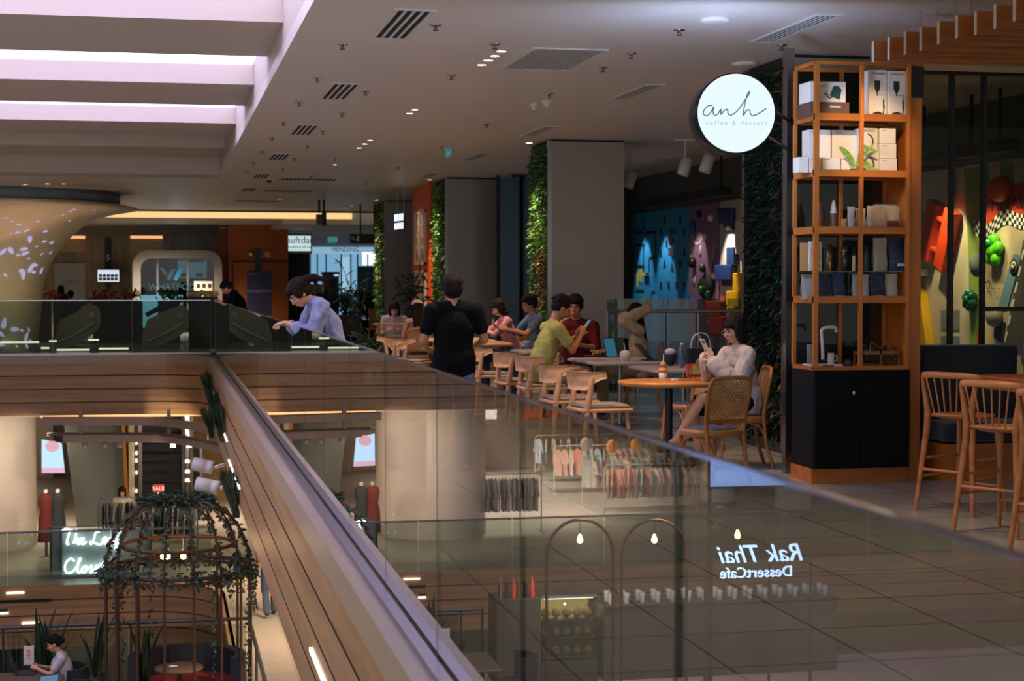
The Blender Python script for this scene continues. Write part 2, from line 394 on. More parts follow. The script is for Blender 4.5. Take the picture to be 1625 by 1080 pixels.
G=[mat('leaf_green_a','#3f6b2c',.5),mat('leaf_green_b','#7ea23e',.5),mat('leaf_green_c','#234a2a',.5),mat('leaf_rust','#8a5a2c',.5),mat('leaf_pale','#b4b886',.5),mat('leaf_dark','#16281c',.6)]
def foliage(x,y0,y1,z0,z1,n,seed,name,parent,dark=False,l=(.1,.24)):
    random.seed(seed); b=MB()
    for i in range(n):
        y=random.uniform(y0,y1); z=random.uniform(z0,z1); k=noise.noise(V(y*1.2,z*1.3,seed))
        u=random.random()
        if dark: b.m=5 if u<.75 else (2 if u<.93 else (3 if k>.1 else 5)); x_=x+.07
        else: b.m=(1 if u<.5 else 0) if k>-.05 else (0 if u<.6 else 2)
        if not dark and noise.noise(V(y*2,z*.9,seed+9))>.25 and u<.5: b.m=3
        if not dark and u>.93: b.m=4
        d=V(-1,random.uniform(-.9,.4),random.uniform(-1.3,.5)); L=random.uniform(*l)
        b.leaf(((x+.06 if dark else x)-random.uniform(0,.05),y,z),d,L,L*random.uniform(.12,.34),.5)
    tag(b.build(name,G,parent),kind='stuff')
def column(label,x0,x1,y0,y1,n,seed,dark=False,strip=.05,l=(.07,.16)):
    t=thing('planted_column',label,'column',((x0+x1)/2,(y0+y1)/2,0),'steel clad columns with planted sides')
    MB().box(x0,x1,y0,y0+.03,.1,ZC-.03).build('front_panel',bsteel,t)
    MB().box(x0,x1,y0+.02,y1,.0,.1).build('plinth',darkgrey,t)
    MB().box(x0+.05,x1,y0+.03,y1,.1,ZC-.001).build('planting_board',backing,t)
    b=MB(); b.box(x0-.015,x0+.05,y0-.01,y0+strip,.05,ZC-.02); b.box(x0-.015,x0+.05,y1-strip,y1,.05,ZC-.02); b.build('trim_strip',steel,t)
    foliage(x0+.05,y0+strip,y1-strip,.12,ZC-.12,n,seed,'foliage',t,dark,l)
column('near steel column beside the display cabinet, its planted side dark and ferny',5.76,6.6,15.2,16.4,4200,1,True,.07,(.07,.15))
column('wide brushed steel column right of the middle, with a bright planted side behind the man in green',5.68,6.85,24.9,26.1,2200,2)
column('steel column beside the orange wall, its planted side spotlit green',5.68,6.85,34.3,35.9,1500,3)
column('farthest steel column, a thin strip of green down its left side',5.68,6.75,44,45.9,1300,4)
# orange wall with framed pictures between the third and the fourth column
ora=mat('orange_paint','#e04a12',.5)
ow=thing('orange_partition','bright orange wall panel standing left of the third column, behind the seated diners','wall panel',(5.6,37.2,0))
MB().box(5.6,5.72,36.0,38.5,0,ZC-.002).build('panel',ora,ow)
fr=mat('pale_frame','#d8cdbb',.5); pic=mat('sepia_print','#6d5c4a',.5,noise_=((3,3,9),'#c9b79a',4,.4,.6))
for i,(y0,z0,z1) in enumerate(((36.35,2.02,3.2),(37.2,2.02,3.2),(36.35,.95,1.9),(37.2,.95,1.9))):
    t=thing('framed_picture','%s tall sepia picture in a pale frame on the orange wall'%['right upper','left upper','right lower','left lower'][i],'picture',(5.57,y0+.35,z0),'framed pictures on the orange wall')
    b=MB()
    for a in ((y0,y0+.05,z0,z1),(y0+.65,y0+.7,z0,z1),(y0,y0+.7,z0,z0+.05),(y0,y0+.7,z1-.05,z1)): b.box(5.555,5.598,*a)
    b.build('frame',fr,t); MB().box(5.58,5.597,y0+.05,y0+.65,z0+.05,z1-.05).build('print',pic,t)
# ================================================================ ceiling fittings
vdark=mat('vent_dark','#141312',.8)
def diffuser(x0,x1,y0,y1,label,n,along='x',group='slotted air vents in the white ceiling',fr_=.03,z=ZC):
    t=thing('ceiling_vent',label,'air vent',((x0+x1)/2,(y0+y1)/2,z-.012),group)
    b=MB(); b.box(x0,x1,y0,y0+fr_,z-.012,z-.001); b.box(x0,x1,y1-fr_,y1,z-.012,z-.001); b.box(x0,x0+fr_,y0+fr_,y1-fr_,z-.012,z-.001); b.box(x1-fr_,x1,y0+fr_,y1-fr_,z-.012,z-.001); b.build('frame',white,t)
    MB().box(x0+fr_,x1-fr_,y0+fr_,y1-fr_,z-.004,z-.001).build('backing',vdark,t)
    b=MB(); X0,X1=x0+fr_,x1-fr_; w=(X1-X0)/n
    for i in range(n+1):
        c=X0+w*i; q_=w*(.17 if n<10 else .16) if x0<5 else w*.12; b.box(max(X0,c-q_),min(X1,c+q_),y0+fr_,y1-fr_,z-.011,z-.0045)
    b.build('slats',white,t)
yv=[14.15,19.2,24.1,29.3,34.6,39.6]
for i,y in enumerate(yv):
    diffuser(1.8,2.14,y-.82,y+.78,'%s air vent in the row along the coffer edge, counted from the camera'%ORD[i],4)
for i,y in enumerate((13.7,18.6,23.6,28.6,33.6,38.6)):
    diffuser(5.14,5.36,y-.8,y+.8,'%s slotted vent in the row above the cafe tables, counted from the camera'%ORD[i],4)
diffuser(3.33,4.05,15.25,16.8,'large square air return grille with fine slats in the middle of the ceiling',26,fr_=.04)
for i,(y,x0) in enumerate(((35.5,2.4),(40,2.3),(45,1.9))):
    diffuser(x0,x0+1.2,y-.5,y+.5,'%s dark rectangular grille in the far ceiling, counted from the camera'%ORD[i],14,group='dark grilles in the far ceiling')
def sprinkler():
    t=thing('sprinkler_head','','sprinkler'); 
    MB().lathe([(.0,-.0),(.05,-.001),(.05,-.008),(.0,-.008)],(0,0,0),12).build('escutcheon',chrome,t)
    b=MB(); b.cyl((0,0,-.008),(0,0,-.03),.014,.012,8); b.tube([(.01,0,-.025),(.018,0,-.035),(.0,0,-.046)],.004,5); b.tube([(-.01,0,-.025),(-.018,0,-.035),(0,0,-.046)],.004,5); b.cyl((0,0,-.046),(0,0,-.05),.026,.024,10); b.build('deflector',mat('brass_dark','#5a5048',.35,.9),t)
    return Proto(t)
sp=sprinkler()
rows={'nearest the coffers':(1.61,[15.4,17.95,20.4,23.0,25.4,28,30.6,33.2]),'beside the row of coffer edge vents':(2.25,[14.1,19.1,21.6,24.2,26.8,29.5,32.3]),'left of the big square grille':(2.95,[15.1,17.45,29.5,34.5,40]),'right of the big square grille':(4.32,[13.95,15.45,16.5,18.9,22.7,26.5,31.5,36.5])}
for rn,(x,ys) in rows.items():
    for i,y in enumerate(ys): sp.put((x,y,ZC),random.uniform(-.3,.3),'%s chrome sprinkler head in the ceiling row %s'%(ORD[i],rn),'chrome sprinkler heads in the white ceiling')
sp.put((5.5,14.65,ZC),0,'chrome sprinkler head on the ceiling just above the round glowing sign','chrome sprinkler heads in the white ceiling')
# recessed lamps
lampw=emis('warm_lamp_glow','#ffe3bf',14); lampt=mat('lamp_trim','#b9b2aa',.5)
def downlight(r=.05):
    t=thing('recessed_lamp','','ceiling lamp')
    MB().lathe([(r*1.35,0),(r*1.35,-.008),(r,-.008),(r,-.001)],(0,0,0),14).build('trim_ring',lampt,t)
    MB().lathe([(.0,-.003),(r,-.003)],(0,0,0),14).build('lamp',lampw,t); return Proto(t)
dl=downlight()
D=[(3.1,15.55),(3.1,15.87),(3.1,16.2),(3.1,16.55),(3.09,21.0),(3.09,21.45),(3.09,25.6),(3.09,26.3),(3.09,27.1),(3.09,31.0),(3.05,35.4),(3.05,35.9),(3.0,39.8),(3.0,44),(3.0,44.6)]
for i,(x,y) in enumerate(D): dl.put((x,y,ZC),0,'%s lit recessed ceiling lamp over the walkway, counted from the camera'%ORD[i],'lit recessed lamps over the walkway')
for i,(px,py) in enumerate(((40,292),(75,291),(101,291),(63,305),(91,305),(145,305),(160,309))):
    p=atZ(px,py,ZC); dl.put((p.x,p.y,ZC),0,'%s lit lamp of the far gallery ceiling above the white tree column, from the left'%ORD[i],'lit recessed lamps over the far gallery',sc=1.3)
for i,(px,py) in enumerate(((840,226),(682,285),(597,317),(558,326),(548,330))):
    p=atZ(px,py,ZC); dl.put((p.x,p.y,ZC),0,'%s lit lamp in the ceiling beside the planted columns, counted from the camera'%ORD[i],'lit lamps beside the planted columns',sc=1.2)
# smoke detectors, dome camera, speakers
def dome(px,py,r,label,cat,m,z=ZC):
    p=atZ(px,py,z); t=thing('ceiling_speaker' if cat=='speaker' else 'smoke_detector' if cat=='smoke detector' else 'dome_camera',label,cat,(p.x,p.y,z))
    MB().lathe([(r,-.001),(r,-.02),(r*.85,-.028),(r*.2,-.03),(0,-.03)],(p.x,p.y,z),18).build('housing',white,t)
    if cat!='speaker': MB().lathe([(r*.6,-.02),(r*.55,-.05),(r*.3,-.075),(0,-.08)],(p.x,p.y,z),16).build('dome',m,t)
dome(1133,30,.13,'round white ceiling speaker at the top, left of the slotted vent','speaker',white)
dome(1182,100,.13,'round white ceiling speaker behind the top of the glowing sign','speaker',white)
dome(868,160,.07,'white smoke detector right of the pair on the ceiling','smoke detector',white)
dome(848,165,.06,'white smoke detector left of the pair on the ceiling','smoke detector',white)
dome(427,284,.1,'white dome security camera with black glass on the ceiling','camera',mat('black_glass','#08080a',.1))
# ================================================================ round cafe sign
sc_=atY(1172,179,12.0); rs=.30
t=thing('round_sign','round glowing white cafe sign with thin grey script, hung beside the planted column','sign',(sc_.x,12.1,sc_.z))
Rx=Matrix.Rotation(math.radians(-7),3,'Z')@Matrix.Rotation(PI/2,3,'X')
cz=V(sc_.x,12.1,sc_.z)
MB().lathe([(0,-.22),(rs*.985,-.22),(rs,-.215),(rs,.08),(rs*.97,.085),(rs*.97,.075)],cz,56,Rx).build('casing',mat('sign_casing','#20242c',.35,.5),t)
MB().lathe([(0,.078),(rs*.965,.078)],cz,56,Rx).build('lit_face',emis('sign_light','#e6f7ff',1.05),t)
MB().lathe([(0,-.2206),(rs*.9,-.2206)],cz,56,Rx).build('added_rear_glow',emis('ceiling_tint_glow','#b9d0ff',55),t)  # strong blue glow added behind the sign to tint the ceiling
Fm=Matrix.Translation(cz)@Matrix.Rotation(math.radians(-7),4,'Z')@Matrix.Rotation(PI/2,4,'X')
ink=emis('sign_ink','#4a8299',.75)
def stroke(pts,r,b,M,n=6,flat=None):
    b.tube([M@V(x,y,z if True else 0) for x,y,z in spline([(p[0],p[1],0) for p in pts],n)],r,6,flat=flat)
b=MB(); k=.0345
anh=[(-5.0,1.3),(-5.9,1.2),(-6.8,.4),(-7.0,-.5),(-6.3,-.9),(-5.4,-.2),(-4.8,1.0),(-4.9,0),(-4.6,-.8),(-3.9,-.5),(-3.2,.5),(-3.2,-.6),(-2.5,.2),(-1.8,.5),(-1.7,-.2),(-1.4,-.7),(-.5,-.5),(.7,.6),(2,2.5),(2.9,3.8),(2.9,4.3),(2.4,3.4),(1.9,1.2),(1.6,-.8),(2.3,.2),(3.0,.4),(3.2,-.3),(3.7,-.8),(4.9,-.4),(6.6,.7)]
stroke([(x*k,y*k+.01) for x,y in anh],.0045,b,Fm@Matrix.Translation((-.005,0,.08)),5)
b.build('script_lettering',ink,t)
text('small_lettering','coffee & dessert',.05,emis('sign_ink_pale','#b4dbe6',.85),Fm@Matrix.Translation((0,-.075,.079)),t,.001,space=1.35)
xp=atY(1251,400,13.7).x
for dz in (-.13,.11): MB().tube([(sc_.x+.24,12.14,sc_.z+dz),(xp-.01,13.67,sc_.z+dz)],.012,6).build('bracket',black,t)
MB().box(xp-.032,xp+.032,13.66,13.75,0,3.6).build('steel_post',steel,t)
# ================================================================ display cabinet
pine=woodmat('orange_pine','#c27028','#9c5518',.45,(3,3,.9)); pinel=woodmat('orange_pine_rail','#c27028','#9c5518',.45,(.9,6,6)); navy=mat('navy_laminate','#0b0e15',.6,spec=.15)
X0,X1,YA,YB=5.14,5.98,12.93,13.42
t=cab=thing('display_cabinet','tall orange pine display cabinet with open shelves above a navy cupboard','cabinet',((X0+X1)/2,(YA+YB)/2,0))
def zpx(y,Y=12.95): return atY(1360,y,Y).z
xl=atY(1283,400,YA).x; xm=atY(1367,400,YA).x; xr=atY(1441,400,YA).x; 
xl=X0+.0; 
cx0=X0-.0; ch=.13  # chamfered left corner: side face runs back-left
ZS=[zpx(y) for y in (98,186,275,365,475,586,742,765)]
b=MB(); b.box(cx0,xr+.03,YA+.03,YB,0,ZS[6]); b.build('plinth',pinel,t)
b=MB(); b.box(cx0+.004,xr+.025,YA,YB,ZS[6],ZS[5]-.005); body=b.build('cupboard_body',navy,t,bev=.004)
mid=(cx0+xr)/2
for i,(a,c) in enumerate(((cx0+.01,mid-.003),(mid+.003,xr+.018))):
    d=MB().box(a,c,YA-.018,YA-.001,ZS[6]+.01,ZS[5]-.07).build('cupboard_door',navy,t,bev=.003)
    if i==0: MB().lathe([(0,.0),(.018,.0),(.018,.012),(.0,.014)],(mid-.06,YA-.018,ZS[5]-.19),14,Matrix.Rotation(PI/2,3,'X')).build('lock',chrome,d)
MB().box(cx0+.004,xr+.02,YA-.016,YA-.001,ZS[5]-.06,ZS[5]-.01).build('top_rail_panel',navy,t)
# pine boxes stacked: posts and rails, five open bays
pw=.03; b=MB()
for x in (cx0,xm-pw/2,xr-.012):
    b.box(x,x+pw+(.012 if x==cx0 else 0),YA,YA+.035,ZS[5],ZS[0])
for x in (cx0,(cx0+xr)/2,xr-.012): b.box(x,x+pw,YB-.035,YB,ZS[5],ZS[0])
b.build('posts',pine,t,bev=.002)
for i in range(6):
    z=ZS[i]; b=MB(); top=z if i==0 else z+.028; bot=z-.03 if i<5 else z-.005
    for y0 in (YA+.001,YB-.034): b.box(cx0,xr+.02,y0,y0+.033,bot,top)
    for x in (cx0+.001,xr-.011): b.box(x,x+.03,YA+.035,YB-.035,bot,top)
    sf_=b.build('shelf_frame',pinel,t,bev=.002)
    if i: MB().box(cx0+.03,xr-.012,YA+.035,YB-.035,z-.005,z+.004).build('shelf_board',pinel,sf_)
MB().box(xr+.021,atY(1463,400,YA).x,YA+.02,YB+.3,.0,ZS[0]+.02).build('side_upright',pine,t)
MB().box(xr+.025,atY(1464,400,YA).x+.004,YA+.005,YA+.02,zpx(153),zpx(103)).build('black_top_block',black,t)
gshelf=zpx(430); MB().box(cx0+.035,xr-.015,YA+.04,YB-.04,gshelf-.006,gshelf).build('glass_shelf',glassmat('shelf_glass','#cfe0da'),t)
MB().box(cx0+.02,xr,YB-.006,YB+.012,ZS[5],ZS[0]).build('glass_back',glassmat('cabinet_glass','#8f9792',1.5,0,.35),t)
# --- goods: boxes
card=mat('white_card','#d9cfc2',.6); cardg=mat('grey_card','#bdb5aa',.6)
def shz(i): return ZS[i]+.0045
def pbox(name,x0,x1,z0,z1,y,d,label,m,cat='box',group=None,extra=None):
    """box from pixel columns x0,x1 at depth y"""
    a=atY(x0,300,y).x; c=atY(x1,300,y).x
    t=thing(name,label,cat,((a+c)/2,y+d/2,z0),group); MB().box(a,c,y,y+d,z0,z1).build('carton',m,t,bev=.002)
    if extra: extra(t,a,c,y,z0,z1)
    return t
inkd=mat('dark_ink','#25282a',.6); teal=mat('kettle_green','#1c4038',.5); inkg=mat('grey_ink','#6d6760',.6)
def lines(t,a,c,y,zs,m=inkg,name='printed_text'):
    b=MB()
    for (u0,u1,z,h) in zs: b.box(a+(c-a)*u0,a+(c-a)*u1,y-.0015,y-.0003,z,z+h)
    b.build(name,m,t)
def kettle_art(t,a,c,y,z0,z1):
    w=c-a;h=z1-z0; R=Matrix.Rotation(.35,3,'Y')
    b=MB(); pts=[V(x*w,0,z*h) for x,z in ((-.13,-.28),(.17,-.3),(.13,.2),(.05,.3),(-.05,.3),(-.12,.2))]
    b.prism([R@p+V(a+w*.72,y-.002,z0+h*.5) for p in pts],(0,.0015,0)); b.tube(spline([(a+w*.62,y-.002,z0+h*.25),(a+w*.52,y-.002,z0+h*.2),(a+w*.47,y-.002,z0+h*.35),(a+w*.38,y-.002,z0+h*.42)],4),.005,5)
    b.build('kettle_print',teal,t); lines(t,a,c,y,[(.15,.45,z0+h*.75,.008),(.15,.32,z0+h*.15,.005),(.2,.28,z0+h*.55,.02)])
pbox('kettle_box',1285,1341,ZS[1]+.004+.12,ZS[1]+.004+.12+.165,YA+.08,.25,'white carton printed with a dark green kettle, on a brown box, top shelf',card,extra=kettle_art)
pbox('brown_box',1285,1347,ZS[1]+.0045,ZS[1]+.0045+.119,YA+.07,.28,'flat brown printed carton under the kettle box on the top shelf',mat('brown_card','#5d4336',.6),extra=lambda t,a,c,y,z0,z1:lines(t,a,c,y,[(.5,.78,z0+.075,.014),(.1,.2,z0+.06,.02),(.05,.9,z0+.02,.004)],cardg))
def siphon_art(t,a,c,y,z0,z1):
    w=c-a;h=z1-z0;b=MB(); Y=y-.002; P=lambda u,v:V(a+w*u,Y,z0+h*v)
    b.prism([P(.3,.78),(P(.62,.78)),P(.62,.62),P(.52,.53),P(.4,.53),P(.3,.62)],(0,.0015,0))
    b.prism([P(.43,.53),P(.49,.53),P(.49,.46),P(.43,.46)],(0,.0015,0)); b.prism([P(.78,.38),P(.86,.38),P(.88,.18),P(.8,.18)],(0,.0015,0)); b.prism([P(.22,.1),P(.5,.13),P(.75,.1),P(.72,.07),P(.25,.07)],(0,.0015,0))
    b.tube([P(.5,.48),P(.82,.48),P(.83,.38)],.002,4); b.prism([P(.85,.25),P(.9,.25),P(.82,.06),P(.76,.06)],(0,.0015,0)); b.build('siphon_print',inkd,t)
    text('box_lettering','Coffee Syphon',.021,inkd,facing((a+w*.5,y-.002,z0+h*.93)),t,.0004,shear=.3)
hS=zpx(107)-ZS[1]-.0045-.01
pbox('syphon_box',1378,1406,ZS[1]+.0045,ZS[1]+.0045+hS,YA+.06,.2,'left of two tall white cartons printed with a black coffee siphon, top shelf',card,group='tall coffee siphon cartons',extra=siphon_art)
pbox('syphon_box',1408,1437,ZS[1]+.0045,ZS[1]+.0045+hS-.005,YA+.05,.2,'right of two tall white cartons printed with a black coffee siphon, top shelf',card,group='tall coffee siphon cartons',extra=siphon_art)
# second shelf: plain white boxes
z=ZS[2]+.0045
def top(py,Y=YA+.1): return atY(1360,py,Y).z
tiny=lambda t,a,c,y,z0,z1:lines(t,a,c,y,[(.1,.42,z1-.02,.004)])
for k,(a,c) in enumerate(((1267,1283),(1284,1303),(1305,1333),(1335,1350))):
    pbox('white_carton',a,c,z,top(251),YA+.06,.12,'%s small white carton in the front row of the second shelf, from the left'%ORD[k],card,group='small white cartons on the second shelf',extra=tiny)
pbox('white_carton',1283,1318,z,top(208,YA+.26),YA+.2,.15,'large plain white carton at the left back of the second shelf',card,group='large white cartons on the second shelf',extra=tiny)
pbox('white_carton',1320,1362,z,top(208,YA+.26),YA+.2,.15,'large plain white carton behind the light switch vase of leaves, second shelf'.replace('light switch vase of leaves','green leaves'),card,group='large white cartons on the second shelf',extra=tiny)
def tool_art(t,a,c,y,z0,z1):
    w=c-a;h=z1-z0;b=MB();P=lambda u,v:V(a+w*u,y-.002,z0+h*v); b.tube(spline([P(.4,.72),P(.62,.62),P(.72,.4),P(.66,.18)],4),[.006]*12+[.009],5); b.build('tool_print',inkd,t)
    text('box_lettering','LABORATE'[:7],.03,inkd,facing((a+w*.4,y-.002,z1-.025)),t,.0004)
za=z; zm=(z+top(202,YA+.2))/2
pbox('printed_carton',1366,1394,za,zm-.004,YA+.1,.14,'white carton with a black tool print, lower of the two stacked behind the leaves',card,group='stacked tool cartons',extra=tool_art)
pbox('printed_carton',1366,1392,zm-.003,top(205,YA+.2)+.005,YA+.1,.14,'white carton with a black tool print, upper of the two stacked behind the leaves',card,group='stacked tool cartons',extra=tool_art)
hh=(top(203,YA+.1)-z)/3
for k in range(3):
    pbox('white_carton',1396,1423-k,z+hh*k+.0005,z+hh*(k+1)-.001,YA+.07,.14,['bottom','middle','top'][k]+' white carton of the stack of three at the right of the second shelf',card,group='stack of three cartons on the second shelf',extra=tiny)
# leaves of a potted plant lying across the boxes
lg=mat('fresh_leaf','#8fb455',.4,noise_=((8,8,30),'#6f9a3c',3,.4,.6))
t=thing('potted_plant','broad pale green leaves in a small dark pot on the second cabinet shelf','plant',(*atY(1354,268,YA+.03).xy,ZS[2]+.0045))
pb=atY(1354,268,YA+.045)
MB().lathe([(.02,0),(.028,.03),(.024,.035),(.0,.03)],(pb.x,pb.y,ZS[2]+.0045),14).build('pot',inkd,t)
def bigleaf(pxs,w):
    pts=spline([atY(x,y,YA+.045-.012*i) for i,(x,y) in enumerate(pxs)],5); b=MB(); g=[]
    for i,p in enumerate(pts):
        u=i/(len(pts)-1); ww=w*math.sin(PI*min(1,.08+u*.9))**.7; tt=(pts[min(i+1,len(pts)-1)]-pts[max(i-1,0)]).normalized(); n=V(-tt.z,0,tt.x)
        g.append([p-n*ww,p-V(0,.006,0),p+n*ww])
    b.sheet(g,.0015); b.build('leaf',lg,t)
bigleaf([(1354,266),(1350,252),(1340,240),(1332,233)],.026); bigleaf([(1355,266),(1366,252),(1376,240),(1388,226)],.012)
bigleaf([(1358,262),(1370,258),(1385,268),(1396,271)],.02); bigleaf([(1360,262),(1368,235),(1378,236),(1393,241)],.018)
# third shelf
z=ZS[3]+.0045
def bottle(px,w,zt,label,mb,mc,liquid=None,name='bottle',y=YA+.12):
    p=atY(px,300,y); h=zt-z_; t=thing(name,label,'bottle',(p.x,p.y,z_)); r=w/2
    MB().lathe([(r*.9,0),(r,.006),(r,h*.55),(r*.85,h*.66),(r*.42,h*.8),(r*.42,h*.84)],(p.x,p.y,z_),20).build('glass_body',mb,t)
    MB().lathe([(r*.5,h*.84),(r*.52,h*.86),(r*.52,h),(0,h)],(p.x,p.y,z_),16).build('cap',mc,t)
    if liquid: MB().lathe([(r*1.01,.01),(r*1.015,h*.4)],(p.x,p.y,z_),20).build('label_band',liquid,t)
    return t
z_=z; red=mat('red_plastic','#c03222',.4)
bt=bottle(1300,.074,zpx(322),'clear bottle with red cap and red printed sleeve on the third shelf',mat('clear_bottle','#8f9aa0',.15,trans=.6),red,red)
p=atY(1323,300,YA+.12); t=thing('cone_lamp','small cone with a white tip, wooden waist and pale foot on the third shelf','ornament',(p.x,p.y,z)); h=zpx(317)-z
MB().lathe([(.038,0),(.04,.008),(.038,.02)],(p.x,p.y,z),20).build('foot',card,t); MB().lathe([(.04,.02),(.036,h*.5),(.03,h*.56)],(p.x,p.y,z),20).build('wooden_band',mat('walnut','#6d4128',.5),t); MB().lathe([(.03,h*.56),(.02,h*.8),(.008,h),(0,h)],(p.x,p.y,z),20).build('tip',card,t)
kraft=mat('kraft_paper','#c9b597',.7,noise_=((14,14,14),'#b7a182',4,.4,.6)); foil=mat('silver_bag','#a9a49b',.5)
def bag(name,px0,px1,y,zt,label,m,group,top_tilt=0,lab=None,z0=None,cat='bag'):
    z0=z_ if z0 is None else z0
    a=atY(px0,300,y).x; c=atY(px1,300,y).x; t=thing(name,label,cat,((a+c)/2,y,z0),group); h=zt-z0; g=[]
    b=MB(); w=c-a; d=.05
    for s in (-1,1):
        g=[]
        for i in range(7):
            u=i/6; th=d/2*(1-u**1.5)+.002; row=[]
            for j in range(7):
                v=j/6; row.append((a+w*v+(.004*math.sin(9*u+s)),y+s*th*(1-.35*abs(2*v-1)**3)+.004*noise.noise(V(u*5,v*5,px0)),z0+h*u))
            g.append(row if s>0 else row[::-1])
        b.sheet(g)
    b.prism([(a+.003,y-d/2+.004,z0),(c-.003,y-d/2+.004,z0),(c-.003,y+d/2-.004,z0),(a+.003,y+d/2-.004,z0)],(0,0,.003)); b.build('pouch',m,t)
    MB().box(a,c,y-.004,y+.004,zt-.006,zt+.008).build('seal',m,t)
    if lab: 
        MB().box(a+w*lab[0],a+w*lab[1],y-.03,y-.0275,z0+h*lab[2],z0+h*lab[3]).build('printed_label',lab[4],t)
    return t
G3='coffee bags on the third shelf'
bag('coffee_bag',1345,1356,YA+.16,zpx(328),'narrow pale bag standing left of the centre post on the third shelf',foil,G3)
bag('coffee_bag',1358,1373,YA+.2,zpx(330),'pale bag half behind the centre post on the third shelf',kraft,G3)
bag('coffee_bag',1376,1404,YA+.12,zpx(327),'plain crumpled cream bag right of the centre post on the third shelf',kraft,G3)
bag('coffee_bag',1403,1427,YA+.15,zpx(328),'cream bag with a dark red square print at the right of the third shelf',kraft,G3,lab=(.12,.9,.04,.42,mat('dark_red_print','#7d2418',.6)))
pbox('small_carton',1390,1424,z,zpx(321),YA+.27,.06,'grey white carton standing behind the bags of the third shelf',cardg)
pbox('pastry_box',1341,1360,z,z+.1,YA+.33,.08,'small yellowish wooden scoop block at the back of the third shelf'.replace('scoop block','block'),mat('pale_wood_block','#c29a5c',.5),cat='box')
# fourth shelf: upper glass level
z_=gshelf+.0005; blueb=mat('navy_bag','#121f38',.55,noise_=((10,10,26),'#22385c',3,.45,.55)); G4='coffee bags on the fourth shelf'
pbox('patterned_card',1272,1284,z_,zpx(385),YA+.1,.03,'tan printed card leaning at the left of the fourth shelf',mat('tan_card','#b98f58',.6),cat='card')
def dots(t,a,c,y,z0,z1):
    random.seed(3); b=MB()
    for i in range(14): u,v=random.uniform(.1,.9),random.uniform(.1,.9); s=random.uniform(.004,.009); b.box(a+(c-a)*u-s,a+(c-a)*u+s,y-.002,y-.0005,z0+(z1-z0)*v-s/2,z0+(z1-z0)*v+s/2)
    b.build('print',inkg,t)
pbox('gift_card',1285,1305,z_,zpx(383),YA+.07,.02,'white card with small drawings, front left of the fourth shelf',card,cat='card',extra=dots)
def jar(px,w,zt,label,mj,ml,ratio=.75,z0=None,y=YA+.14,name='jar',cat='jar'):
    z0=z_ if z0 is None else z0; p=atY(px,300,y); r=w/2; h=zt-z0; t=thing(name,label,cat,(p.x,p.y,z0))
    MB().lathe([(r*.9,0),(r,.004),(r,h*ratio),(r*.8,h*(ratio+.04))],(p.x,p.y,z0),20).build('jar_body',mj,t)
    MB().lathe([(r*.86,h*ratio+.001),(r*.88,h),(0,h)],(p.x,p.y,z0),20).build('lid',ml,t); return t
brass=mat('brass_tin','#8c7448',.3,.8); dkg=mat('smoked_glass','#22241f',.15)
jar(1317,.05,zpx(388),'tall brass coloured canister on the fourth shelf',brass,brass,.5)
jar(1341,.055,zpx(390),'squat smoked glass jar left of the centre bottle, fourth shelf',dkg,brass)
jar(1356,.03,zpx(390),'small dark bottle with a cream label beside the centre post, fourth shelf',mat('cream_label','#b7a98a',.5),inkd,.6)
jar(1376,.05,zpx(388),'black lidded jar right of the centre post, fourth shelf',inkd,inkd,.7)
bag('coffee_bag',1386,1407,YA+.15,zpx(378),'grey silver bag leaning on the upper level of the fourth shelf',foil,G4)
bag('coffee_bag',1411,1440,YA+.13,zpx(378),'dark blue bag with white script on the upper level of the fourth shelf',blueb,G4,lab=(.4,.85,.16,.24,card))
# fourth shelf lower level
z_=ZS[4]+.0045
bag('coffee_bag',1272,1296,YA+.15,zpx(437),'silver grey bag at the left of the fourth shelf, below the glass',foil,G4)
bag('coffee_bag',1298,1320,YA+.1,zpx(440),'navy bag with wave pattern, left of two below the glass shelf',blueb,G4,lab=(.2,.8,.05,.13,card))
bag('coffee_bag',1321,1341,YA+.13,zpx(434),'navy bag with wave pattern, right of two below the glass shelf',blueb,G4,lab=(.2,.8,.05,.13,card))
bag('coffee_bag',1353,1363,YA+.12,zpx(437),'thin grey bag just left of the centre post below the glass shelf',foil,G4)
bag('coffee_bag',1366,1379,YA+.12,zpx(437),'grey bag just right of the centre post below the glass shelf',foil,G4)
bag('coffee_bag',1381,1405,YA+.1,zpx(433),'navy bag standing right of the grey bag below the glass shelf',blueb,G4,lab=(.2,.8,.05,.13,card))
bag('coffee_bag',1405,1424,YA+.12,zpx(436),'plain silver bag at the right end below the glass shelf',foil,G4)
# fifth shelf: drip machine, mug, kettle ball, basket
z_=ZS[5]+.0045; wp=mat('white_plastic','#cfccc8',.35)
y=YA+.14; A=lambda px,py:atY(px,py,y)
t=thing('coffee_machine','white drip coffee machine with an arched arm on the bottom open shelf','coffee machine',(A(1312,570).x,y+.05,z_))
a,c=A(1287,1).x,A(1338,1).x
MB().box(a,c,y-.05,y+.15,z_,z_+.035).build('base',wp,t,bev=.006); MB().box(a+(c-a)*.35,a+(c-a)*.7,y-.052,y-.0505,z_+.008,z_+.028).build('display_panel',inkd,t)
b=MB(); b.tube(spline([A(1306,570),A(1305,540),A(1304,525),A(1310,520),A(1322,519),A(1327,520)],5),.011,8,flat=(1.3,1)); b.build('arm',wp,t)
MB().lathe([(.028,.035),(.03,.04),(.034,.19),(.032,.195)],(A(1294,1).x,y+.06,z_),18).build('water_tank',mat('clear_tank','#8f9492',.2,trans=.5),t)
MB().lathe([(.012,0),(.014,.02),(.006,.03)],tuple(A(1327,527)),14).build('drip_head',wp,t)
p=A(1322,1); t=thing('mug','white mug standing on the base of the coffee machine','mug',(p.x,y,z_+.0355))
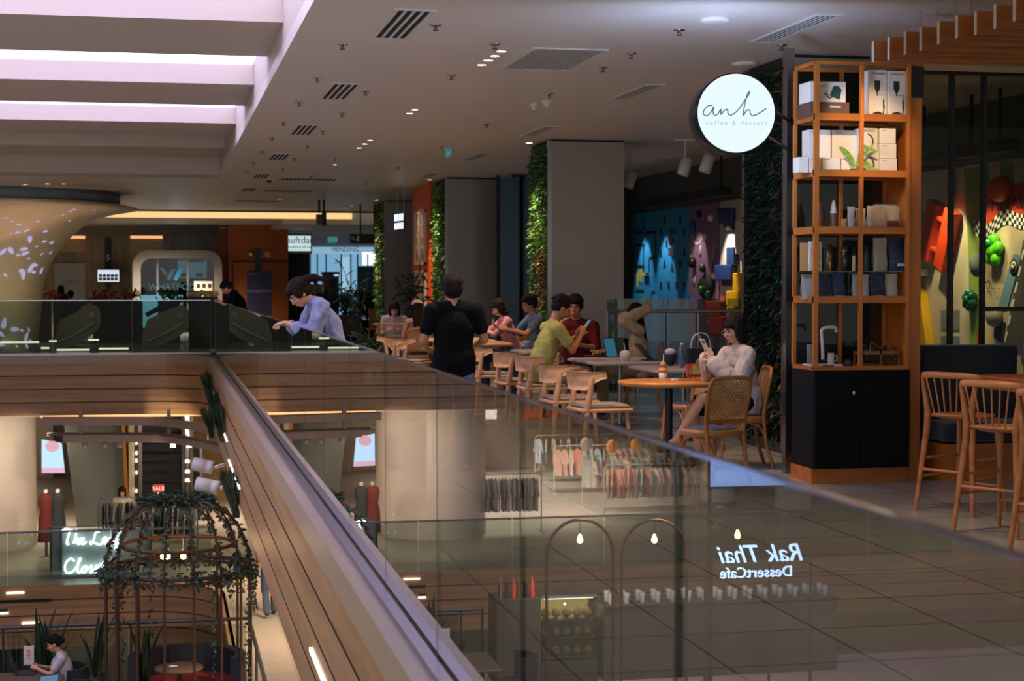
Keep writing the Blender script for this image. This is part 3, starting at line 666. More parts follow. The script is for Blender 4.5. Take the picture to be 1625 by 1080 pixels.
MB().lathe([(.024,0),(.027,.004),(.028,.09),(.025,.09),(.024,.01),(0,.008)],(p.x,y,z_+.0355),20).build('cup',wp,t); b=MB(); b.tube(spline([(p.x+.027,y,z_+.105),(p.x+.05,y,z_+.1),(p.x+.05,y,z_+.065),(p.x+.026,y,z_+.055)],4),.005,6); b.build('handle',wp,t)
p=A(1350,1); t=thing('black_ball_speaker','small black ball shaped speaker beside the coffee machine','speaker',(p.x,y,z_)); MB().ell((p.x,y,z_+.036),.036).build('ball',inkd,t); MB().lathe([(.026,0),(.024,.008)],(p.x,y,z_),16).build('base_ring',chrome,t)
# basket
a,c=atY(1372,1,y).x,atY(1431,1,y).x; t=thing('gift_basket','tan framed basket with handles and dried greenery on the bottom open shelf','basket',((a+c)/2,y+.08,z_))
tan=mat('tan_leather','#7d6546',.6); b=MB(); zt=z_+.14
for (u,v) in ((a,y),(c,y),(a,y+.16),(c,y+.16),((a+c)/2,y)): b.box(u-.006,u+.006,v-.006,v+.006,z_,zt)
for zz in (z_,zt-.03): b.box(a,c,y-.006,y+.006,zz,zz+(.03 if zz>z_ else .01)); b.box(a,c,y+.154,y+.166,zz,zz+.02); b.box(a-.006,a+.006,y,y+.16,zz,zz+.02); b.box(c-.006,c+.006,y,y+.16,zz,zz+.02)
b.build('frame',tan,t); MB().box(a,c,y,y+.16,z_+.001,z_+.006).build('floor',tan,t)
b=MB(); b.tube(spline([(a+.07,y,zt),(a+.09,y+.02,zt+.07),((a+c)/2,y+.03,zt+.02)],5),.004,6);b.tube(spline([(c-.07,y,zt),(c-.1,y+.02,zt+.06),((a+c)/2,y+.03,zt+.02)],5),.004,6); b.build('handle',tan,t)
b=MB(); random.seed(5)
for i in range(220): b.leaf((random.uniform(a+.02,c-.02),random.uniform(y+.02,y+.14),random.uniform(z_+.03,zt+.02)),(random.uniform(-1,1),random.uniform(-1,1),random.uniform(-.2,1)),.05,.012)
tag(b.build('dried_greenery',mat('dried_green','#3a4230',.7),t),kind='stuff')
# ================================================================ wooden slats under the ceiling at the right
slatw=woodmat('slat_wood','#b5703a','#8d5024',.5,(.8,8,8)); wht=mat('slat_end','#c9bfb2',.6)
sl=[(1387,65,98),(1412,58,95),(1438,50,86),(1463,43,80),(1491,33,70),(1520,24,60),(1550,17,55),(1581,6,45),(1612,-6,33),(1645,-18,20)]
for i,(px,y0,y1) in enumerate(sl):
    Y=12.75-.44*i; p=atY(px,y0,Y); q=atY(px,y1,Y); zt,zb=p.z,q.z
    zb=3.36; p=atZ(px,y1,zb); x,Y=p.x,p.y; zt=atY(px,y0,Y).z
    t=thing('ceiling_slat','%s wooden slat of the stepped rafter ceiling at the top right, from the cabinet'%ORD[i],'slat',(x+3,Y,zb),'stepped wooden slats at the top right')
    MB().box(x,x+6,Y,Y+.035,zb,zt).build('board',slatw,t); MB().box(x-.004,x,Y-.001,Y+.036,zb,zt).build('end_cap',wht,t)
    b=MB(); b.cyl((x+.4,Y+.017,zt),(x+.4,Y+.017,ZC),.006,seg=6); b.cyl((x+3,Y+.017,zt),(x+3,Y+.017,ZC),.006,seg=6); b.build('hanger',steel,t)
# ================================================================ climbing wall at the right
WX=9.5
def W(px,py,dx=0): return atX(px,py,WX-dx)
def wpoly(b,pts,d0=.001,d1=.02):
    """panel shape given by photo corners, standing d0..d1 in front of the wall plane"""
    P=[atX(x,y,WX) for x,y in pts]; b.prism([V(WX-d0,p.y,p.z) for p in P],(-(d1-d0),0,0)); return b
def wbox(b,x0,x1,y0,y1,d0=.001,d1=.1): return wpoly(b,[(x0,y0),(x1,y0),(x1,y1),(x0,y1)],d0,d1)
def wyz(px,py): p=atX(px,py,WX); return p.y,p.z
def panel(name,label,x0,x1,m,cat='climbing wall'):
    y1,_=wyz(x0,400); y0,_=wyz(x1,400); t=thing(name,label,cat,(WX+.05,(y0+y1)/2,0),'climbing wall panels')
    MB().box(WX,WX+.08,y0+.01,y1-.01,0,3.03).build('board',m,t); return t
cb=mat('climb_blue','#2f86ab',.5); cbd=mat('climb_recess','#15191a',.7); gold=mat('gold_insert','#c9a640',.4)
def slots(t,name,rects,m,d=.012):
    b=MB()
    for r in rects: wbox(b,*r,.001,d)
    b.build(name,m,t)
t=panel('climbing_panel','blue climbing panel with dark interlocking notches, leftmost behind the seated woman',1004,1043,cb)
slots(t,'notch',[(1009,1020,366,371)],cbd);slots(t,'notch',[(1026,1041,366,371)],cbd);slots(t,'notch',[(1009,1024,387,391)],cbd);slots(t,'notch',[(1031,1040,407,411)],cbd);slots(t,'notch',[(1009,1022,420,424)],cbd);slots(t,'notch',[(1010,1022,459,463)],cbd);slots(t,'notch',[(1035,1040,461,465)],cbd)
slots(t,'gold_hold',[(1023,1030,432,437)],gold,.08); slots(t,'gold_hold',[(1023,1031,473,478)],gold,.08)
b=MB()
for r in ((1021,1022.2,340,366),(1025,1026.2,371,387),(1021,1022.2,391,432),(1029.5,1030.7,411,432),(1040,1041.2,371,407),(1033.5,1034.5,465,490)): wbox(b,*r,.001,.006)
b.build('joint_lines',cbd,t)
b=MB()
for x,y0,y1 in ((1012,433,455),(1015,428,446),(1018,426,447)): wbox(b,x,x+1,y0,y1,.001,.03)
b.build('emblem',gold,t)
t=panel('climbing_panel','blue climbing panel with rows of small window and drop shaped holes',1043,1077,cb)
for x,y in ((1048,363),(1057,381),(1048,397),(1085,363),(1086,395),(1048,447),(1060,447),(1073,447),(1085,447),(1064,363.5),(1070,363.5),(1077,380)):
    if x<1077: slots(t,'slot_hole',[(x,x+2.6,y,y+11 if y!=363.5 else y+7)],cbd)
for x,y in ((1055,343),(1055,411),(1067,417),(1053,472)):
    b=MB(); wpoly(b,[(x-.2,y),(x+2,y+13),(x-2,y+13)],.001,.012); b.build('drop_hole',cbd,t)
hb=MB(); y,z=wyz(1067,382); hb.ell((WX-.03,y-.03,z+.03),(.03,.06,.05)); hb.ell((WX-.03,y+.07,z+.03),(.03,.06,.05)); hb.ell((WX-.03,y+.02,z-.03),(.03,.06,.07)); hb.build('red_heart_hold',red,t)
y,z=wyz(1067,399); MB().lathe([(0,-.1),(.06,-.07),(.09,.07),(.06,.07),(0,-.02)],(WX-.02,y,z),16).build('white_cup_hold',white,t)
t=panel('climbing_panel','narrow blue climbing panel next to the plum coloured one',1077,1093,cb)
for x,y in ((1084,363),(1085,395),(1073,447),(1085,447)):
    if x>1077: slots(t,'slot_hole',[(x,x+2.6,y,y+11)],cbd)
for x,y in ((1080,341),(1080,409),(1083,472)):
    b=MB(); wpoly(b,[(x-.2,y),(x+2,y+13),(x-2,y+13)],.001,.012); b.build('drop_hole',cbd,t)
plum=mat('plum_panel','#80637e',.55); pnk=mat('pale_inlay','#a9a09e',.5)
t=panel('climbing_panel','plum coloured climbing panel with round holds and pale looping lines',1093,1142,plum)
def hold(t,px,py,r,m,name='round_hold',d=.06):
    y,z=wyz(px,py); MB().ell((WX-d*.6,y,z),(d,r,r),seg=12,rings=8).build(name,m,t)
bh=mat('blue_hold','#1c4f8c',.3); bk=mat('black_hold','#15161a',.25); gh=mat('green_hold','#1f8a2e',.25); wh=mat('ivory_hold','#e6dcc0',.35)
hold(t,1101,360,.14,bh); hold(t,1100,478,.12,bh); hold(t,1112,339,.07,bk); hold(t,1131,346,.06,wh);hold(t,1122,375,.055,wh); hold(t,1103,417,.1,bk,d=.08); hold(t,1118,425,.08,mat('moss_hold','#2c4a2c',.4)); hold(t,1136,438,.055,wh,d=.06); hold(t,1132,511,.055,wh,d=.06)
b=MB(); P=[]
for i in range(13): 
    a=PI+PI*i/12; P.append((1107+9*math.cos(a),372-17*math.sin(a)*1.0))
for i in range(12):
    (xa,ya),(xb,yb)=P[i],P[i+1]; k=.72; wpoly(b,[(xa,ya),(xb,yb),(1107+(xb-1107)*k,372+(yb-372)*k),(1107+(xa-1107)*k,372+(ya-372)*k)],.001,.01)
b.build('pale_arc',pnk,t)
b=MB(); y,z=wyz(1127,455); b.lathe([(0,0),(.9,0),(.9,.008),(0,.008)],(WX-.001,y+.2,z),28,Matrix.Rotation(-PI/2,3,'Y'),sx=.24,sy=.55); b.build('dark_blob_inlay',cbd,t)
for (x,y) in ((1117,459),(1128,467)): hold(t,x,y,.07,gh,d=.07)
b=MB(); pts=[(1125,425),(1125,395),(1127,390),(1129,395),(1129,410),(1131,415),(1133,410),(1133,385),(1135,380),(1137,385),(1137,396)]
b.tube([V(WX-.01,*wyz(*q)) for q in spline([(x,y,0) for x,y in pts],1) for q in [(q[0],q[1])]],.016,6); b.build('loop_line',pnk,t)
for (x,y) in ((1097,393),(1096,410),(1102,446),(1112,398)):
    b=MB(); yy,zz=wyz(x,y); b.lathe([(0,0),(.07,0),(.07,.01),(0,.01)],(WX-.001,yy,zz),16,Matrix.Rotation(-PI/2,3,'Y'),sx=1.6); b.build('pale_disc',pnk,t)
t=panel('climbing_panel','white climbing panel with stepped navy, yellow and red blocks',1142,1200,mat('white_panel','#b9b5ac',.5))
nv=mat('navy_block','#22376b',.4); ye=mat('yellow_block','#d9a516',.4); rd=mat('red_block','#c43a20',.4); iv=mat('ivory_block','#cfc3ac',.4); gy=mat('slate_block','#3b3d40',.5)
for n_,m_,x0,x1,y0,y1,d in (('navy_block',nv,1146,1168,330,355,.09),('slate_block',gy,1154,1167,355,366,.07),('navy_block',nv,1161,1173,392,421,.1),('navy_block',nv,1144,1170,420,445,.12),('slate_block',gy,1151,1171,445,469,.08),('ivory_block',iv,1173,1184,349,403,.08),('yellow_block',ye,1173,1184,433,461,.12),('yellow_block',ye,1164,1184,461,485,.14),('red_block',rd,1140,1163,477,502,.25),('red_block',rd,1146,1168,502,531,.25),('yellow_block',ye,1171,1184,485,500,.2)):
    b=MB(); wbox(b,x0,x1,y0,y1,.001,d); b.build(n_,m_,t,bev=.02)
cream=mat('mural_cream','#c8b89c',.55); mgreen=mat('mural_green','#7d8f3a',.6)
t=panel('climbing_panel','cream climbing panel with an orange ladder hold, seen through the dark glazing bars',1440,1557,cream)
og=mat('orange_hold','#d8431c',.4)
def obar(t,name,p,q,w,d0,d1,m):
    a=V(WX,*wyz(*p)); c=V(WX,*wyz(*q)); u=(c-a).normalized(); n=V(0,-u.z,u.y); b=MB(); b.prism([V(WX-d0,*(a-n*w).yz),V(WX-d0,*(a+n*w).yz),V(WX-d0,*(c+n*w).yz),V(WX-d0,*(c-n*w).yz)],(-(d1-d0),0,0)); b.build(name,m,t,bev=.015)
obar(t,'ladder_rail',(1494,320),(1479,412),.13,.001,.13,og); obar(t,'ladder_rail',(1521,334),(1502,427),.13,.001,.13,og)
obar(t,'ladder_rung',(1488,340),(1515,352),.03,.06,.12,og); obar(t,'ladder_rung',(1482,391),(1505,400),.03,.06,.12,og)
b=MB(); wpoly(b,[(1530,268),(1557,264),(1557,545),(1540,560),(1538,400)],.001,.008); b.build('green_stripe',mgreen,t)
b=MB(); wpoly(b,[(1448,430),(1464,445),(1474,470),(1486,560),(1448,560)],.001,.12); b.build('yellow_slide',ye,t,bev=.02)
wgy=mat('window_grey','#7c7f83',.5)
for r in ((1494,1523,492,523),(1494,1523,533,560),(1464,1478,338,362),(1464,1478,380,400)): b=MB(); wbox(b,*r,.001,.01); b.build('painted_window',wgy,t)
b=MB(); wbox(b,1462,1475,427,438,.001,.25); b.build('cream_ledge',iv,t)
y,z=wyz(1551,419); b=MB(); b.lathe([(0,0),(.2,0),(.2,.008),(0,.008)],(WX-.008,y,z),20,Matrix.Rotation(-PI/2,3,'Y'),sx=.7,sy=.9); b.build('grey_oval',mat('oval_grey','#5b6560',.6),t)
def clover(t,px,py,r,m,n,name):
    y,z=wyz(px,py); b=MB(); b.ell((WX-.07,y,z),(.08,r*.5,r*.5))
    for i in range(n): a=2*PI*i/n+.4; b.ell((WX-.06,y+r*.62*math.cos(a),z+r*.62*math.sin(a)),(.06,r*.42,r*.42),seg=12,rings=8)
    b.build(name,m,t)
clover(t,1546,476,.13,mat('jade_hold','#125a48',.2),6,'jade_hold')
b=MB(); b.tube(spline([V(WX-.05,*wyz(x,y)) for x,y in ((1520,270),(1519,285),(1516,295),(1517,305))],4),.02,6); b.ell(tuple(V(WX-.06,*wyz(1517,305))),(.04,.05,.1)); b.build('hanging_cord',cbd,t)
t=panel('climbing_panel','race track mural panel with a checkered ribbon and the word FINAL, at the right edge',1557,1640,mat('mural_sand','#bda98a',.55))
b=MB(); wpoly(b,[(1566,298),(1660,285),(1660,350),(1625,352),(1600,345),(1580,362),(1566,372)],.001,.006); b.build('red_field',mat('mural_red','#b8391c',.55),t)
for x0,x1,y0 in ((1562,1569,262),(1587,1607,255),(1630,1650,250)): b=MB(); wpoly(b,[(x0,y0),(x1,y0),(x1+3,292),(x0+2,294)],.001,.007); b.build('green_leaf_shape',mgreen,t)
y,z=wyz(1573,326); text('final_lettering','FINAL',.23,mat('letter_dark','#3a1c16',.6),facing((WX-.008,y,z),-PI/2),t,.002,align='LEFT',sx=1.35)
b1=MB();b2=MB()
def rib(u): # ribbon centre line in photo columns
    return [(1546,360),(1557,366),(1566,370),(1575,362),(1588,348),(1602,344),(1614,350),(1625,352),(1640,356)]
ctr=spline([(x,y,0) for x,y in rib(0)],3)
for i in range(len(ctr)-1):
    a,c=ctr[i],ctr[i+1]
    for j in range(4):
        o0,o1=-12+6*j,-6+6*j; bb=b1 if (i+j)%2 else b2; wpoly(bb,[(a.x,a.y+o0),(c.x,c.y+o0),(c.x,c.y+o1),(a.x,a.y+o1)],.008,.01)
b1.build('checker_black',cbd,t); b2.build('checker_white',white,t)
hold(t,1596,300,.15,og,'orange_drum_hold',.13); clover(t,1584,397,.19,mat('lime_hold','#5fd01e',.22),5,'lime_hold'); hold(t,1584,386,.07,gh,'green_knob',.12)
b=MB(); wpoly(b,[(1625,380),(1640,380),(1640,560),(1592,560)],.001,.008); b.build('grey_road',mat('road_grey','#4b4844',.6),t)
for k in range(6): b=MB(); wpoly(b,[(1625-5.4*k,396+26*k),(1628-5.4*k,396+26*k),(1624-5.4*k,412+26*k),(1621-5.4*k,412+26*k)],.009,.011); b.build('road_dash',white,t)
b=MB(); wpoly(b,[(1610,402),(1617,404),(1619,420),(1600,488),(1588,492),(1586,484),(1603,425)],.001,.014); b.build('blue_car_body',mat('mural_blue','#6d8ea3',.5),t)
y,z=wyz(1611,424)
for r_,m_,d_ in ((.1,cbd,.016),(.068,cream,.02),(.048,cbd,.024),(.028,cream,.028)): MB().lathe([(0,0),(r_,0),(r_,.003),(0,.003)],(WX-d_,y,z),24,Matrix.Rotation(-PI/2,3,'Y')).build('wheel_ring',m_,t)
random.seed(8); b=MB()
for i in range(70):
    u=random.gauss(1572,5); v=random.gauss(447,18); s=random.uniform(.3,1.4); 
    if u>1558: wbox(b,u,u+s,v,v+s*1.2,.001,.005)
tag(b.build('ink_splatter',cbd,t),kind='stuff')
hold(t,1586,503,.12,mat('grey_hold','#8d897d',.4),'grey_hold',.1); b=MB(); wpoly(b,[(1580,508),(1597,512),(1592,545),(1578,535)],.001,.012); b.build('dark_shape',mat('mural_teal','#24343a',.6),t)
b=MB(); wpoly(b,[(1552,530),(1556,518),(1560,530),(1560,560),(1553,560)],.009,.02); b.build('orange_flame',og,t)
# track with brackets and spot lamps above the wall
for k,(xa,xb,dy) in enumerate(((1008,1190,0),(1440,1532,0),(1572,1660,0))):
    ya=wyz(xb,300)[0]; yb=wyz(xa,300)[0]; t=thing('lamp_track','%s black track beam above the climbing wall'%['left','middle','right'][k],'track',(WX-.35,(ya+yb)/2,3.08),'black track beams')
    MB().box(WX-.5,WX-.3,ya,yb,3.06,3.2).build('beam',cbd,t); MB().cyl((WX-.4,ya+.3,3.2),(WX-.4,ya+.3,ZC),.02,seg=8).build('hanger',cbd,t); MB().cyl((WX-.4,yb-.3,3.2),(WX-.4,yb-.3,ZC),.02,seg=8).build('hanger',cbd,t)
st(MB().box(WX+.1,WX+.25,14.5,38.4,0,ZC).build('wall_play_area',mat('play_wall','#5b615f',.7)))
for px,col,p in ((1024,'#cfeaff',130),(1057,'#cfeaff',130),(1110,'#ffe8e0',80),(1160,'#fff0d8',260),(1517,'#ffe0b0',380),(1573,'#ffe0b0',220),(1612,'#ffe0b0',260)):
    y,_=wyz(px,400); spot((WX-.6,y-.05,3.02),(WX-.02,y,1.55),p,col,58,.5,.04)
# back of the play area: dark wall with tall panes
st(MB().box(5.8,9.6,38.5,38.7,0,ZC).build('wall_cafe_back',mat('teal_dark_wall','#3c4a4c',.6)))
pane=mat('blue_grey_pane','#46687a',.25)
for i,(a,c) in enumerate(((6.95,7.55),(7.6,8.2),(9.0,9.45))):pass
for i,(x0,x1) in enumerate(((998,1022),(1024,1060),(1062,1080))):
    a=atY(x0,300,38.4).x; c=atY(x1,300,38.4).x; t=thing('tall_window','%s tall blue grey window pane in the wall behind the climbing area'%['left','middle','right'][i],'window',((a+c)/2,38.4,.1),'tall panes behind the climbing area')
    MB().box(a,c,38.4,38.44,.1,3.62).build('pane',pane,t); b=MB(); b.box(a-.03,a+.03,38.36,38.45,.1,3.66); b.box(c-.03,c+.03,38.36,38.45,.1,3.66); b.box(a,c,38.36,38.45,3.6,3.66); b.build('frame',black,t)
for i,(x0,x1) in enumerate(((790,826),(828,845))):
    a=atY(x0,300,33).x; c=atY(x1,300,33).x; t=thing('tall_window','%s tall dark blue pane between the second and third columns'%['left','right'][i],'window',((a+c)/2,33,.1),'tall panes between the columns')
    MB().box(a,c,33,33.04,.1,3.7).build('pane',pane,t); b=MB(); b.box(a-.03,a+.03,32.96,33.05,.1,3.74); b.box(c-.03,c+.03,32.96,33.05,.1,3.74); b.build('frame',black,t)
st(MB().box(6.85,9.0,33.1,33.3,0,ZC).build('wall_between_columns',mat('teal_dark_wall','#3c4a4c',.6)))
# white cylinder spots hanging at the back
for i,(px,py,Y) in enumerate(((1000,285,26),(1087,265,24.5),(1122,260,24.2))):
    p=atY(px,py,Y); t=thing('cylinder_spotlight','%s white cylinder spotlight under the dark ceiling right of the middle column, from the left'%ORD[i],'spotlight',(p.x,p.y,p.z-.1),'white cylinder spotlights')
    R=rotm(0,.35,0); MB().lathe([(.085,-.13),(.09,-.12),(.09,.13),(.0,.13)],p,18,R).build('can',white,t); MB().lathe([(0,-.11),(.083,-.11)],p,18,R).build('lens',darkgrey,t)
    b=MB(); b.cyl(p+V(0,0,.1),(p.x,p.y,ZC),.012,seg=8); b.box(p.x-.15,p.x+.15,p.y-.03,p.y+.03,ZC-.03,ZC); b.build('mount',white,t)
# glass guard rail in front of the climbing wall
a,c=atY(962,490,21).x,atY(1200,495,21).x; zt=1.26
t=thing('guard_rail','glass guard rail with a steel handrail in front of the climbing wall','railing',((a+c)/2,21,0))
MB().tube([(a,20.9,zt),(c,20.9,zt)],.022,10).build('handrail',steel,t); n=5
for i in range(n): x0=a+(c-a)*i/n; MB().box(x0+.01,x0+(c-a)/n-.01,20.98,20.995,.05,zt+.16).build('glass',glassmat('rail_glass','#bfd2cc'),t)
for i in range(n+1): x0=a+(c-a)*i/n; MB().cyl((x0,20.95,0),(x0,20.95,zt),.016,seg=8).build('post',steel,t)
# glazing bars right of the cabinet
Yg=13.9
t=thing('glazed_screen','black framed glass screen right of the display cabinet','screen',(6.9,Yg,0))
zt=atY(1500,113,Yg).z; fm=mat('green_black_frame','#161a15',.5)
for px,w in ((1509,.034),(1560,.034),(1640,.034)): x=atY(px,300,Yg).x; MB().box(x-w/2,x+w/2,Yg-.03,Yg+.03,0,zt).build('mullion',fm,t)
xa=6.35; xb=atY(1680,300,Yg).x
MB().box(xa,xb,Yg-.029,Yg+.029,zt-.03,zt+.0).build('top_bar',fm,t); z=atY(1485,252,Yg).z; MB().box(xa,atY(1509,300,Yg).x,Yg-.025,Yg+.025,z-.018,z+.018).build('cross_bar',fm,t)
z=atY(1600,490,Yg).z; MB().box(atY(1560,300,Yg).x,xb,Yg-.025,Yg+.025,z-.02,z+.02).build('cross_bar',fm,t)
for a,c in ((xa,1509),(1509,1560),(1560,1640)):
    x0=a if a<100 else atY(a,300,Yg).x+.02; x1=atY(c,300,Yg).x-.02; MB().box(x0,x1,Yg-.005,Yg+.005,.05,zt-.03).build('glass',glassmat('screen_glass','#c9d2cc'),t)
# navy banquette
nf=mat('navy_fabric','#15222e',.75,sheen=.3)
p0,p1=atY(1462,548,13.3),atY(1612,546,13.3)
t=thing('banquette','dark navy upholstered banquette along the glass screen behind the bar stools','bench',((p0.x+p1.x)/2,13.3,0))
MB().box(p0.x,p1.x,13.25,13.5,.3,p0.z).build('backrest',nf,t,bev=.03); MB().box(p0.x,p1.x,12.85,13.245,.32,.48).build('seat',nf,t,bev=.03); MB().box(p0.x,p1.x,12.9,13.5,0,.3).build('base',pinel,t)
# ================================================================ furniture builders
oak=woodmat('light_oak','#c79c74','#b0845c',.45,(2,9,9)); oakd=woodmat('honey_oak','#b8783f','#97592b',.42,(2,9,9)); padm=mat('grey_seat_pad','#8d8176',.8)
def wood_chair():
    """light wood cafe chair, low wrap-around back; faces +X, origin under the seat"""
    t=thing('wooden_chair','','chair')
    b=MB(); b.obox((0,0,.44),(.5,.5,.035),None,.01); b.build('seat_frame',oak,t,bev=.008)
    b=MB(); b.obox((.0,0,.475),(.45,.44,.035),None,.012); b.build('seat_pad',padm,t,bev=.012)
    for sx,sy in ((1,1),(1,-1)): b=MB(); b.tube([(sx*.2,sy*.2,.43),(sx*.225,sy*.225,0)],[.022,.016],8); b.build('leg',oak,t)
    for sy in (1,-1):
        b=MB(); b.tube([(-.235,sy*.235,0),(-.2,sy*.23,.45),(-.16,sy*.255,.74)],[.018,.026,.022],8,flat=(1.2,.8)); b.build('leg',oak,t)
    g=[]
    for i in range(17):
        a=PI*(.5+i/16)   # from +y side round the back to -y side
        x=.17*math.copysign(abs(math.cos(a))**.8,math.cos(a))*1.55; y=.275*math.copysign(abs(math.sin(a))**.6,math.sin(a)); x=x+.0 - .02
        if abs(math.cos(a))<.25: x=-.02-.26*abs(math.cos(a))*1.2
        h=.17 if abs(math.sin(a))<.8 else .17-.11*(abs(math.sin(a))-.8)/.2
        g.append([(x-.015*j/3+.0,y,.80-h+h*j/3) for j in range(4)])
    b=MB(); b.sheet(g,.018); b.build('backrest',oak,t)
    return Proto(t)
def cane_chair():
    """bentwood chair with woven cane back; faces +Y, origin under the seat"""
    bw=woodmat('bentwood','#a8703a','#8c5829',.35,(3,3,9)); cane=mat('cane','#b98d58',.6); ns=mat('navy_seat','#1c3450',.7)
    t=thing('cane_chair','','chair')
    def ring(r,z,n=28): return [(r*1.0*math.copysign(abs(math.cos(2*PI*k/n))**.75,math.cos(2*PI*k/n)),r*.98*math.copysign(abs(math.sin(2*PI*k/n))**.75,math.sin(2*PI*k/n)),z) for k in range(n)]
    b=MB(); b.tube(ring(.215,.43),.024,8,closed=True,flat=(.8,1.3)); b.build('seat_ring',bw,t)
    b=MB(); P=ring(.205,.44); n=len(P); b.add([(0,0,.475)]+[(x*.6,y*.6,.475) for x,y,z in P]+[(x*.97,y*.97,.462) for x,y,z in P]+[(x,y,.44) for x,y,z in P]+[(0,0,.43)],[(0,1+k,1+(k+1)%n) for k in range(n)]+[(1+j*n+k,1+(j+1)*n+k,1+(j+1)*n+(k+1)%n,1+j*n+(k+1)%n) for j in range(2) for k in range(n)]+[(3*n+1,1+2*n+(k+1)%n,1+2*n+k) for k in range(n)],True); b.build('seat_pad',ns,t)
    for s in (-1,1): b=MB(); b.tube(spline([(s*.17,.17,.42),(s*.18,.19,.2),(s*.185,.215,0)],4),[.018]*4+[.015]*5,8); b.build('leg',bw,t)
    for s in (-1,1): b=MB(); b.tube(spline([(s*.19,-.17,.5),(s*.185,-.175,.42),(s*.19,-.2,.2),(s*.2,-.26,0)],4),.017,8); b.build('leg',bw,t)
    b=MB(); P=spline([(-.19,-.17,.46),(-.2,-.19,.6),(-.205,-.225,.78),(-.185,-.24,.85),(-.14,-.245,.872),(0,-.25,.878),(.14,-.245,.872),(.185,-.24,.85),(.205,-.225,.78),(.2,-.19,.6),(.19,-.17,.46)],5); b.tube(P,.017,8); b.tube([(-.2,-.19,.53),(.2,-.19,.53)],.013,8); b.build('back_frame',bw,t)
    b=MB(); 
    def bp(u,z): return V(u,-.19-.055*(z-.53)/.34,z)
    for k in range(19): u=-.18+.36*k/18; b.box(0,0,0,0,0,0) if 0 else b.add([bp(u-.004,.53),bp(u+.004,.53),bp(u+.004,.865),bp(u-.004,.865)],[(0,1,2,3)])
    for k in range(17): z=.545+.31*k/16; b.add([bp(-.19,z-.004),bp(.19,z-.004),bp(.19,z+.004),bp(-.19,z+.004)],[(0,1,2,3)])
    for k in range(-16,19):
        for s in (1,-1):
            a=V(-.19,0); pts=[]
            x0=-.19; z0=.53+k*.0365
            seg=[]
            for q in (0,1):
                x=-.19 if q==0 else .19; z=z0 if (q==0)==(s>0) else z0+.38*.97
                seg.append((x,z))
            (xa,za),(xb_,zb_)=seg
            def clip(zc): return xa+(xb_-xa)*(zc-za)/(zb_-za)
            lo,hi=.53,.865
            pA=(xa,za) if lo<=za<=hi else ((clip(lo),lo) if za<lo else (clip(hi),hi)); pB=(xb_,zb_) if lo<=zb_<=hi else ((clip(lo),lo) if zb_<lo else (clip(hi),hi))
            if max(za,zb_)<lo or min(za,zb_)>hi: continue
            b.add([bp(pA[0],pA[1]-.002),bp(pB[0],pB[1]-.002),bp(pB[0],pB[1]+.003),bp(pA[0],pA[1]+.003)],[(0,1,2,3)])
    o=b.build('cane_back',cane,t); so=o.modifiers.new('s','SOLIDIFY'); so.thickness=.003
    b=MB()
    for s in (-1,1): b.tube(spline([(s*.182,.18,.24),(s*.19,.12,.36),(s*.19,.02,.405)],4),.01,6); b.tube(spline([(s*.188,-.2,.24),(s*.192,-.13,.37),(s*.19,-.02,.405)],4),.01,6)
    b.tube(spline([(-.17,.19,.24),(-.1,.195,.37),(0,.2,.41),(.1,.195,.37),(.17,.19,.24)],4),.01,6); b.build('curved_braces',bw,t)
    return Proto(t)
def bar_stool():
    """tall spindle back bar stool; faces +Y"""
    bwd=woodmat('stool_wood','#b3774a','#925a33',.4,(3,3,9)); t=thing('bar_stool','','stool')
    b=MB(); b.lathe([(0,-.02),(.19,-.018),(.21,0),(.205,.014),(.15,.008),(0,.002)],(0,0,.68),28,sx=1.0,sy=.95); b.build('seat',bwd,t)
    for sx,sy in ((1,1),(-1,1)): b=MB(); b.tube([(sx*.15,sy*.14,.67),(sx*.2,sy*.2,0)],[.02,.015],10); b.build('leg',bwd,t)
    for sx in (-1,1): b=MB(); b.tube([(sx*.24,-.25,0),(sx*.19,-.19,.6),(sx*.185,-.19,.72),(sx*.225,-.2,.96)],[.015,.024,.025,.014],10); b.build('leg',bwd,t)
    P=[(-.25,-.13,.95),(-.225,-.2,.965),(-.12,-.24,.975),(0,-.25,.975),(.12,-.24,.975),(.225,-.2,.965),(.25,-.13,.95)]
    b=MB(); b.tube(spline(P,4),.016,8,flat=(.7,1.5)); b.build('top_rail',bwd,t)
    b=MB(); b.tube(spline([(-.19,-.16,.685),(-.1,-.2,.69),(0,-.21,.69),(.1,-.2,.69),(.19,-.16,.685)],4),.014,8); b.build('back_seat_rail',bwd,t)
    for k in range(6): u=-.15+.3*k/5; b=MB(); b.tube([(u*.75,-.205,.69),(u*1.1,-.24,.965)],.0065,6); b.build('spindle',bwd,t)
    for (a,c,z) in (((-.19,.185),(.19,.185),.18),((-.21,-.22),(.21,-.22),.3),((-.195,.17),(-.215,-.21),.25),((.195,.17),(.215,-.21),.25),((-.18,.16),(-.2,-.2),.38),((.18,.16),(.2,-.2),.38)): b=MB(); b.tube([(a[0],a[1],z),(c[0],c[1],z)],.011,8); b.build('stretcher',bwd,t)
    return Proto(t)
wc=wood_chair(); cc=cane_chair(); bs=bar_stool()
GW='light wooden cafe chairs'
wc.put((4.02,15.45,0),.08,'nearest empty light wooden chair with a grey seat pad, left of the round table',GW)
wc.put((4.0,16.6,0),.05,'empty light wooden chair behind the nearest one',GW)
wc.put((4.2,18.75,0),.0,'light wooden chair under the man in the yellow green shirt',GW)
wc.put((4.15,19.75,0),.1,'light wooden chair with bare seat, first behind the man in green toward the far end',GW)
wc.put((4.08,21.3,0),.1,'light wooden chair second behind the man in green, left of the blue cup',GW)
wc.put((4.0,22.9,0),.1,'light wooden chair farthest of the row right of the man in black',GW)
